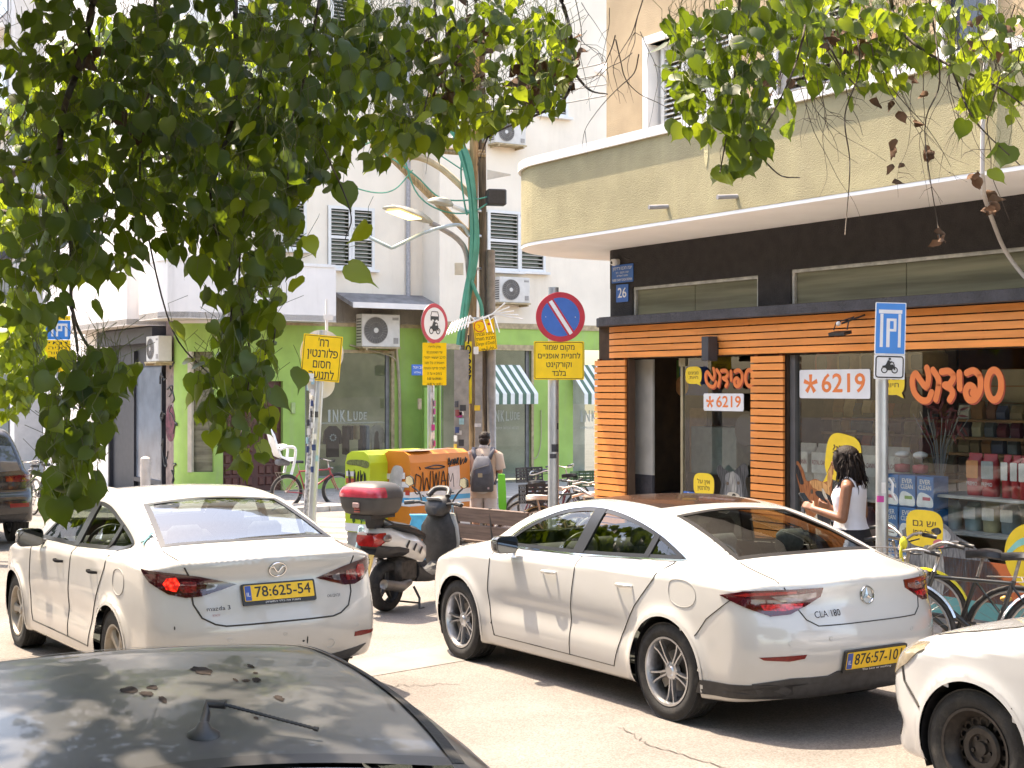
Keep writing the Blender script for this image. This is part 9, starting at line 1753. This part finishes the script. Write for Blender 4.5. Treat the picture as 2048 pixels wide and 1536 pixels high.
# sacred fig trees: hanging twigs with heart-shaped, drip-tipped leaves
M_LEAF=leafmat('fig_leaf',(.026,.052,.010),(.20,.29,.014),.45,.42);M_LEAF2=leafmat('fig_leaf_sunlit',(.06,.105,.015),(.36,.45,.025),.42,.5);M_DRY=mat('dry_leaf',(.13,.065,.035),.85,var=.4,scale=9);M_BARK=mat('fig_bark',(.10,.075,.055),.9,var=.3,scale=7,bump=.6,bscale=25);M_TWIG=mat('fig_twig',(.06,.045,.035),.85,var=.3,scale=9)  # second leaf material is a brighter copy, sunlight put into its colour
def leafshape(bend,fold,tip=1.0,wav=0):
 half=[(0,0),(.020,.010),(.042,.002),(.056,-.022),(.054,-.050),(.038,-.078),(.016,-.098),(.006,-.112),(0,-.140*tip)]
 mid=[(0,0),(0,-.012),(0,-.030),(0,-.052),(0,-.078),(0,-.102)]
 vs=[];fs=[]
 def w(x,y):d=-y/.13;return (x,-bend*d*d*.05+fold*abs(x)*.55+wav*math.sin(x*70+y*40)*.004,y)
 L=[w(-x,y) for x,y in half];R_=[w(x,y) for x,y in half];Mi=[w(*p) for p in mid]
 vs=Mi+L[1:-1]+R_[1:-1]+[w(*half[-1])];nm=len(Mi);nl=len(half)-2;tipi=len(vs)-1
 for off,sgn in ((nm,1),(nm+nl,-1)):
  q=[off+i for i in range(nl)]
  for f in ((0,1,q[0]),(1,q[1],q[0]),(1,2,q[2],q[1]),(2,3,q[3],q[2]),(3,4,q[4],q[3]),(4,5,q[5],q[4]),(5,q[6],q[5]),(5,tipi,q[6])):fs.append(f if sgn>0 else f[::-1])
 return np.array(vs),fs
LV=[leafshape(b,f,t,w) for b,f,t,w in ((.3,.25,1,.5),(-.5,.35,1.05,1),(.9,.15,.95,1),(.1,.55,1,0),(-1.0,.2,.9,1.5))]
DRYV=[leafshape(2.2,1.6,.8,4),leafshape(-2.4,1.9,.7,5),leafshape(1.2,2.4,.9,6)]
LM=[]
for k,(v,f) in enumerate(LV):
 for mm in (M_LEAF,M_LEAF2):
  me=bpy.data.meshes.new('leaf');me.from_pydata([tuple(p) for p in v],[],f);me.materials.append(mm);me.polygons.foreach_set('use_smooth',[True]*len(f));me.update();LM.append(me)
def rot_leaf(rr,faz=None,spread=80,tilt=24):
 az=(rr.uniform(-spread,spread) if faz is None else faz);return Euler((R(rr.gauss(-8,tilt)),R(rr.gauss(0,22)),R(az)),'ZYX').to_matrix() if 0 else (Matrix.Rotation(R(az),3,'Z')@Matrix.Rotation(R(rr.gauss(-10,tilt)),3,'X')@Matrix.Rotation(R(rr.gauss(0,24)),3,'Y'))
def joined(name,lst,mats,parent,shapes):
 vs=[];fs=[];mi=[];b=0
 for (pos,M3,s,k,m_) in lst:
  v,f=shapes[k%len(shapes)];q=(v*s)@np.array(M3).T+np.array(pos);vs.append(q);fs+=[tuple(i+b for i in g) for g in f];mi+=[m_]*len(f);b+=len(v)
 if not vs:return None
 me=bpy.data.meshes.new(name);me.from_pydata([tuple(p) for p in np.vstack(vs)],[],fs)
 for mm in mats:me.materials.append(mm)
 me.polygons.foreach_set('material_index',mi);me.polygons.foreach_set('use_smooth',[True]*len(fs));me.update()
 o=bpy.data.objects.new(name,me);COL.objects.link(o);o.parent=parent;o['kind']='stuff';return o
def cluster(out,rr,px,py,rx,ry,Y,dY,n,s=1.0,sunlit_share=.15,spread=80):
 for _ in range(n):
  while True:
   a,b=rr.uniform(-1,1),rr.uniform(-1,1)
   if a*a+b*b<1:break
  y=Y+rr.uniform(-dY,dY);p=P(px+a*rx,py+b*ry,y);out.append((tuple(p),rot_leaf(rr,None,spread),s*rr.uniform(.62,1.12),rr.randrange(5),1 if rr.random()<sunlit_share else 0,y))
def fig_tree(label,trunk,tr,spec,strands,canopy,dry,seed,main,ntop=300):
 rr=random.Random(seed);t=thing('fig_tree',label,'tree',(0,0,0));m=MB();pts=crom(trunk,6);m.tube(pts,[tr*(1-.5*i/len(pts)) for i in range(len(pts))],14);m.build('trunk',M_BARK,t,True)
 for br,r0,r1 in main:m=MB();q=crom(br,6);m.tube(q,[r0+(r1-r0)*i/(len(q)-1) for i in range(len(q))],8);m.build('branch',M_BARK,t,True)
 L=[]
 for c in spec:cluster(L,rr,*c)
 for (pts,Y,r0,nl) in strands:
  m=MB();q=[tuple(P(a,b,Y+.15*math.sin(i*1.3+seed))) for i,(a,b) in enumerate(crom(pts,6))];m.tube(q,[r0*(1-.75*i/len(q))+.0012 for i in range(len(q))],6);m.build('twig',M_TWIG,t,True)
  for i in range(nl):
   k=rr.randrange(max(1,len(q)//4),len(q));p=Vector(q[k])+Vector((rr.gauss(0,.05),rr.gauss(0,.10),rr.gauss(-.03,.04)));L.append((tuple(p),rot_leaf(rr),rr.uniform(.65,1.1),rr.randrange(5),1 if rr.random()<.15 else 0,p.y))
 order=sorted(range(len(L)),key=lambda i:L[i][5]/L[i][2]);top=set(order[:ntop])
 for i in order[:ntop]:
  pos,M3,s,k,m_,y=L[i];o=bpy.data.objects.new('leaf',LM[2*k+m_]);COL.objects.link(o);o.parent=t;M4=M3.to_4x4();M4.translation=pos;o.matrix_local=M4@Matrix.Scale(s,4)
 rest=[L[i][:5] for i in range(len(L)) if i not in top]
 m=MB()
 for (pos,M3,s,k,m_,y) in L:
  a=Vector(pos);m.tube([a,a+Vector((rr.gauss(0,.02),rr.gauss(0,.03),.05+.03*rr.random())),a+Vector((rr.gauss(0,.05),rr.gauss(0,.05),.10+.05*rr.random()))],.0013,3,cap=False)
 stuff(m.build('leaf_stalks',mat('leaf_stalk',(.10,.11,.04),.7),t))
 for (x0,x1,y0,y1,z0,z1,n,s) in canopy:
  for _ in range(n):
   y=rr.uniform(y0,y1);x=rr.uniform(x0,x1);lo=max(z0,CAMZ+.272*y+.35) if y>0 else z0;z=lo+rr.random()*(z1-z0);rest.append(((x,y,z),rot_leaf(rr,rr.uniform(0,360)),s*rr.uniform(.7,1.2),rr.randrange(5),0))
 joined('leaf_mass',rest,[M_LEAF,M_LEAF2],t,LV)
 D=[]
 for c in dry:
  tmp=[];cluster(tmp,rr,*c);D+=[q[:4]+(0,) for q in tmp]
 joined('dry_leaves',D,[M_DRY],t,DRYV);return t
def bare(rr,x0,x1,y0,y1,n,Y,parent,ln=(120,320)):
 for k in range(n):
  x=rr.uniform(x0,x1);y=rr.uniform(y0,y0+(y1-y0)*.4);a=rr.uniform(60,120);L=rr.uniform(*ln);q=[(x,y)];a=R(a)
  for i in range(6):a+=rr.gauss(0,.28);q.append((q[-1][0]+L/6*math.cos(a),q[-1][1]+L/6*math.sin(a)))
  yy=Y+rr.uniform(-.4,.4);p3=[tuple(P(c,d,yy+.04*i)) for i,(c,d) in enumerate(crom(q,4))];r0=rr.choice((.002,.0025,.0035));m=MB();m.tube(p3,[r0*(1-.7*i/len(p3)) for i in range(len(p3))],5)
  for j in range(rr.choice((1,2,3))):
   i=rr.randrange(5,len(p3)-3);b=Vector(p3[i]);d=Vector((rr.uniform(-1,1),rr.uniform(-.3,.3),rr.uniform(-.9,.1))).normalized();l_=rr.uniform(.04,.14);m.tube([b,b+d*l_*.6,b+d*l_+Vector((0,0,-.03))],[.0016,.0012,.0006],4)
  m.build('twig',M_TWIG,parent,True)
D=6.0
tl=fig_tree('fig tree hanging dark leafy twigs over the left half of the street',[(-4.6,6.3,-.05),(-4.55,6.2,2.2),(-4.2,6.1,4.2),(-3.3,6.1,5.6)],.30,[(150,100,190,130,D,.7,212,.70,.10),(400,130,190,170,D,.8,336,.70,.10),(590,150,130,170,D+.3,.8,235,.70,.10),(250,290,190,110,D,.7,190,.70,.10),(470,330,140,110,D,.7,168,.70,.10),(640,290,70,85,D+.3,.6,53,.70,.10),(60,300,80,130,D-.3,.5,51,.70,.10),(250,440,150,65,D-.2,.5,73,.70,.10),(100,490,110,70,D-.4,.5,69,.70,.10),(60,580,70,70,D-.4,.4,38,.70,.10),(180,520,90,40,D-.2,.4,26,.70,.10),(170,735,105,45,D-.5,.4,47,.70,.10),(165,800,85,60,D-.5,.4,58,.70,.10),(150,880,65,50,D-.5,.4,26,.70,.10),(135,950,65,55,D-.6,.3,24,.86,.08),(460,470,130,75,D,.5,103,.70,.10),(510,560,70,60,D,.4,49,.70,.10),(465,640,55,60,D,.4,24,.70,.10),(450,745,85,60,D-.1,.4,53,.70,.10),(475,825,80,55,D-.1,.4,49,.70,.10),(485,890,45,35,D-.1,.3,14,.70,.10),(585,470,35,90,D,.4,14,.70,.10),(630,350,40,40,D,.3,11,.70,.10),(800,140,130,140,6.6,.6,190,.64,.5),(890,235,100,55,6.9,.4,150,.6,.75),(760,270,90,55,6.6,.5,80,.66,.5),(1010,120,120,130,6.7,.6,205,.60,.45),(1095,120,60,110,6.6,.4,80,.64,.25),(860,50,160,60,6.5,.5,100,.64,.4),(700,90,110,110,6.3,.5,110,.70,.35)],[([(190,-20),(165,110),(130,210),(118,300),(112,350),(140,450),(145,620),(190,720)],D-.3,.016,10),([(112,350),(80,330),(20,320)],D-.3,.007,4),([(140,600),(155,700),(160,820),(150,940)],D-.5,.006,16),([(310,-10),(300,250),(280,330),(290,440),(345,660),(430,760)],D,.006,6),([(470,-10),(470,200),(440,320),(420,420),(455,520),(462,640),(440,800)],D,.010,22),([(520,0),(520,180),(500,300),(478,560),(500,720),(480,880)],D,.006,18),([(500,560),(545,620),(548,680),(530,710)],D,.004,8),([(640,-10),(610,150),(580,260),(575,420)],D,.006,10),([(870,-10),(870,110),(840,260)],6.5,.006,12),([(870,70),(800,110),(740,140)],6.5,.0045,6),([(1120,-10),(1140,60),(1147,140),(1130,195),(1090,222),(1000,260),(975,275)],6.6,.010,0),([(1147,145),(1180,180),(1215,188)],6.6,.006,0),([(975,275),(955,330)],6.6,.003,0),([(1080,225),(1020,218),(950,228)],6.6,.004,4),([(330,120),(250,300),(180,560)],D,.005,8),([(640,280),(700,420),(690,480)],D,.003,3)],[(-4.6,-.75,4.6,8.2,3.6,5.2,5200,1.25),(-4.2,-.3,.6,4.8,3.6,5.2,3000,1.3),(-7,-4,3,9,4.0,6.5,900,1.6)],[(170,110,20,30,D,.3,5,.8,0),(260,230,25,40,D,.3,6,.8,0),(940,70,40,90,6.6,.2,26,.5,0),(1060,150,40,60,6.6,.2,22,.7,0),(1140,110,30,60,6.6,.2,14,.42,0),(890,160,30,40,6.6,.2,8,.42,0)],3,[([(-4.2,6.1,4.2),(-2.6,6.2,4.7),(-1.0,6.5,4.6),(.6,6.7,4.5)],.09,.02),([(-3.7,6.1,5.0),(-2.2,5.4,4.7),(-1.1,4.2,4.4)],.07,.02),([(-4.4,6.15,3.4),(-3.4,5.4,4.5),(-2.2,5.6,4.6)],.06,.02)])
rb_=random.Random(9);bare(rb_,640,1180,-10,330,24,6.7,tl,(120,260));bare(rb_,20,240,60,420,14,6.1,tl,(90,220))
tr_=fig_tree('fig tree hanging sparse twigs with dry leaves over the olive balcony at right',[(4.9,5.2,0),(4.8,5.4,2.4),(4.4,5.7,4.0),(3.5,6.0,5.0)],.24,[(1440,120,105,115,6.05,0.45,125,0.72,.12),(1390,200,60,80,6.05,0.38,46,0.72,.12),(1490,230,55,80,5.98,0.30,46,0.72,.12),(1500,310,22,26,6.0,.15,8,.7),(1360,60,40,50,6.19,0.30,14,0.68,.3),(1530,30,110,45,6.12,0.38,60,0.72,.2),(1700,70,150,85,6.77,0.52,170,0.64,.5),(1660,30,130,40,6.48,0.45,70,0.68,.4),(1760,130,70,50,6.70,0.38,40,0.60,.4),(1890,60,130,70,6.77,0.52,130,0.64,.5),(1990,190,60,55,6.62,0.30,30,0.68,.7),(2030,100,40,80,6.62,0.38,30,0.68,.4),(1620,110,40,60,6.62,0.30,10,0.60,.4)],[([(1480,-10),(1470,150),(1455,260),(1440,345)],5.98,0.0053,10),([(1500,280),(1520,310),(1560,350),(1600,355)],5.98,0.0037,0),([(1620,-10),(1600,100),(1560,200),(1500,300),(1475,330)],6.05,0.0045,8),([(1780,-10),(1800,60),(1880,120),(1990,170),(2060,220)],6.48,0.0090,6),([(1900,130),(1950,240),(2040,330)],6.48,0.0045,4),([(1620,10),(1680,130),(1720,180)],6.34,0.0053,4),([(1700,0),(1720,130),(1690,230),(1700,330),(1690,470)],6.41,0.0037,0),([(1860,0),(1880,160),(1850,260),(1880,480)],6.48,0.0037,0)],[(.8,4.6,3.4,6.2,4.0,5.4,700,1.3),(4.0,6.5,4,8,4.4,6.5,500,1.5)],[(1670,90,25,60,6.48,.2,8,0.50,0),(1745,60,40,50,6.48,.2,9,0.50,0),(1800,200,50,60,6.48,.2,6,0.43,0),(1860,300,12,60,6.48,.2,4,0.43,0),(1980,400,14,30,6.48,.2,7,0.50,0),(1880,475,10,22,6.48,.2,4,0.43,0),(1795,320,10,45,6.48,.2,5,0.43,0),(1950,345,14,20,6.48,.2,3,0.43,0),(1560,180,30,40,6.19,.2,4,0.43,0),(1990,60,50,60,6.48,.2,8,0.43,0)],5,[([(4.4,5.7,4.0),(3.0,6.1,4.5),(1.4,6.1,4.4),(.8,6.0,4.3)],.06,.015),([(4.6,5.6,3.4),(3.6,6.4,4.4),(2.4,6.6,4.5)],.05,.015)])
bare(rb_,1200,1300,-10,300,8,6.6,tr_,(140,280));bare(rb_,1540,2040,0,420,46,6.5,tr_,(140,330))
def unseen_tree(x,y,h,r,label,seed,n=2600):
 rr=random.Random(seed);t=thing('unseen_tree',label,'tree',(x,y,0),0,'unseen trees added for dark reflections');m=MB();m.tube(crom([(0,0,-.2),(.1,0,h*.3),(-.1,.1,h*.6),(0,0,h*.8)],4),[.22]*4+[.18]*4+[.12]*4+[.08],10);m.build('trunk',M_BARK,t,True);L=[]
 for _ in range(n):
  while True:
   a,b,c=rr.uniform(-1,1),rr.uniform(-1,1),rr.uniform(-1,1)
   if.15<a*a+b*b+c*c<1:break
  L.append(((a*r,b*r,h*.78+c*r*.62),rot_leaf(rr,rr.uniform(0,360)),2.6*rr.uniform(.7,1.2),rr.randrange(5),0))
 joined('crown',L,[M_LEAF,M_LEAF2],t,LV)
for k,(x,y,h,r) in enumerate(((-9.5,2,6.5,3.6),(-6.5,-5,6.5,3.8),(-1.0,-8,6.5,3.8),(5,-11,6.8,4.0),(-13,9,6.4,3.5))):unseen_tree(x,y,h,r,('round unseen tree added left of the photographer','unseen tree added behind the photographer at left','unseen tree added straight behind the photographer','unseen tree added behind the photographer at right','unseen tree added across the road at far left')[k],40+k)  # trees added out of view to give dark reflections
def spec_tree(label,x,y,spec,seed):
 rr=random.Random(seed);t=thing('fig_tree',label,'tree',(0,0,0));g=gz(x,y);m=MB();m.tube(crom([(x,y,g-.1),(x+.1,y,g+2),(x-.05,y+.1,g+4),(x+.4,y,g+6)],5),[.2]*5+[.17]*5+[.13]*5+[.1],10);m.build('trunk',M_BARK,t,True);L=[]
 for c in spec:cluster(L,rr,*c)
 for c in spec[:5]:q=P(c[0],c[1],c[4]);m=MB();m.tube(crom([(x,y,g+3),((x+q.x)/2,(y+q.y)/2,max(g+3.5,q.z)),tuple(q)],5),[.07]*5+[.04]*5+[.02],7);m.build('branch',M_BARK,t,True)
 order=sorted(range(len(L)),key=lambda i:L[i][5]/L[i][2])
 for i in order[:300]:pos,M3,s_,k,m_,_=L[i];o=bpy.data.objects.new('leaf',LM[2*k+m_]);COL.objects.link(o);o.parent=t;M4=M3.to_4x4();M4.translation=pos;o.matrix_local=M4@Matrix.Scale(s_,4)
 joined('leaf_mass',[L[i][:5] for i in order[300:]],[M_LEAF,M_LEAF2],t,LV)
spec_tree('sunlit fig tree beyond the black SUV, seen between the dark twigs',-9.2,20.5,[(25,425,60,60,19.5,1,230,1.45,.8),(150,400,60,45,19.5,1,130,1.45,.8),(40,690,50,120,19.5,.8,330,1.4,.8),(70,240,70,60,20,1,160,1.45,.8),(380,320,200,70,21,1,330,1.5,.8),(230,180,180,130,21,1,380,1.5,.8),(560,230,150,160,21.5,1,420,1.5,.8),(20,790,35,40,19.5,.5,60,1.4,.8),(330,90,200,70,21,1,260,1.5,.8)],71)
for k,(x,y) in enumerate(((-10.2,13.2),(-11.6,18.2),(-14.5,24.5))):unseen_tree(x,y,6.2,2.9,('unseen tree added to darken reflections, nearest the saloon','unseen tree added to darken reflections, middle of the row','unseen tree added to darken reflections, farthest of the row')[k],60+k,1800)  # unseen row added so the shop window reflects something dark
# lettering: every letter outline filled by itself, then fitted to its width
bpy.context.view_layer.update()
dg=bpy.context.evaluated_depsgraph_get()
from mathutils.geometry import interpolate_bezier,tessellate_polygon
def letters(o):
 cu=o.to_curve(dg);cs=[]
 for sp in cu.splines:
  bp=sp.bezier_points;n=len(bp);q=[]
  if n:
   for i in range(n):
    a,b=bp[i],bp[(i+1)%n];st_=a.handle_right_type=='VECTOR' and b.handle_left_type=='VECTOR';q+=[p.to_2d() for p in interpolate_bezier(a.co,a.handle_right,b.handle_left,b.co,2 if st_ else 4)[:-1]]
  else:q=[p.co.to_2d() for p in sp.points]
  if len(q)>2:cs.append((sum(q[i-1].x*q[i].y-q[i].x*q[i-1].y for i in range(len(q))),q))
 o.to_curve_clear()
 if not cs:return None
 def isin(c,d):return c[0]*d[0]<0 and abs(d[0])>abs(c[0]) and inpoly(np.array([c[1][0].x]),np.array([c[1][0].y]),[tuple(p) for p in d[1]])[0]
 holes=[c for c in cs if any(isin(c,d) for d in cs if d is not c)];outs=[c for c in cs if not any(c is h for h in holes)];vs=[];fs=[]
 for k,(a,q) in enumerate(outs):
  xs=np.array([p.x for p in q]);hs=[h for _,h in holes if inpoly(np.array([h[0].x]),np.array([h[0].y]),[tuple(p) for p in q])[0]]
  loops=[q]+hs;b=len(vs);vs+=[(p.x,p.y,k%3*.00002) for l in loops for p in l]
  for t in tessellate_polygon([[p.to_3d() for p in l] for l in loops]):
   p0,p1,p2=(vs[b+i] for i in t);fs.append(tuple(b+i for i in t) if (p1[0]-p0[0])*(p2[1]-p0[1])-(p2[0]-p0[0])*(p1[1]-p0[1])>0 else tuple(b+i for i in t[::-1]))
 return np.array(vs),fs
for (o,w,ys,bold) in TEXTS:
 r=letters(o);par=o.parent;M=o.matrix_local.copy();mt=o.data.materials[0];ext=o.data.extrude;bpy.data.objects.remove(o)
 if r is None:continue
 x,fs=r;d=x[:,0].max()-x[:,0].min();k=w/d if w and d>1e-6 else 1
 x[:,0]*=k;x[:,1]*=ys;x[:,2]+=ext;vv=[x];ff=list(fs)
 if bold:
  for i,(dx,dy) in enumerate(((-1,0),(1,0),(0,-.8),(0,.8),(.7,.6),(-.7,-.6))):q=x.copy();q[:,0]+=dx*bold;q[:,1]+=dy*bold;q[:,2]+=(i+1)*.00003;vv.append(q);ff+=[tuple(a+(i+1)*len(x) for a in f) for f in fs]
 me=bpy.data.meshes.new('lettering');me.from_pydata([tuple(a) for a in np.vstack(vv)],[],ff);me.materials.append(mt);me.update()
 q=bpy.data.objects.new('lettering',me);COL.objects.link(q);q.parent=par;q.matrix_local=M
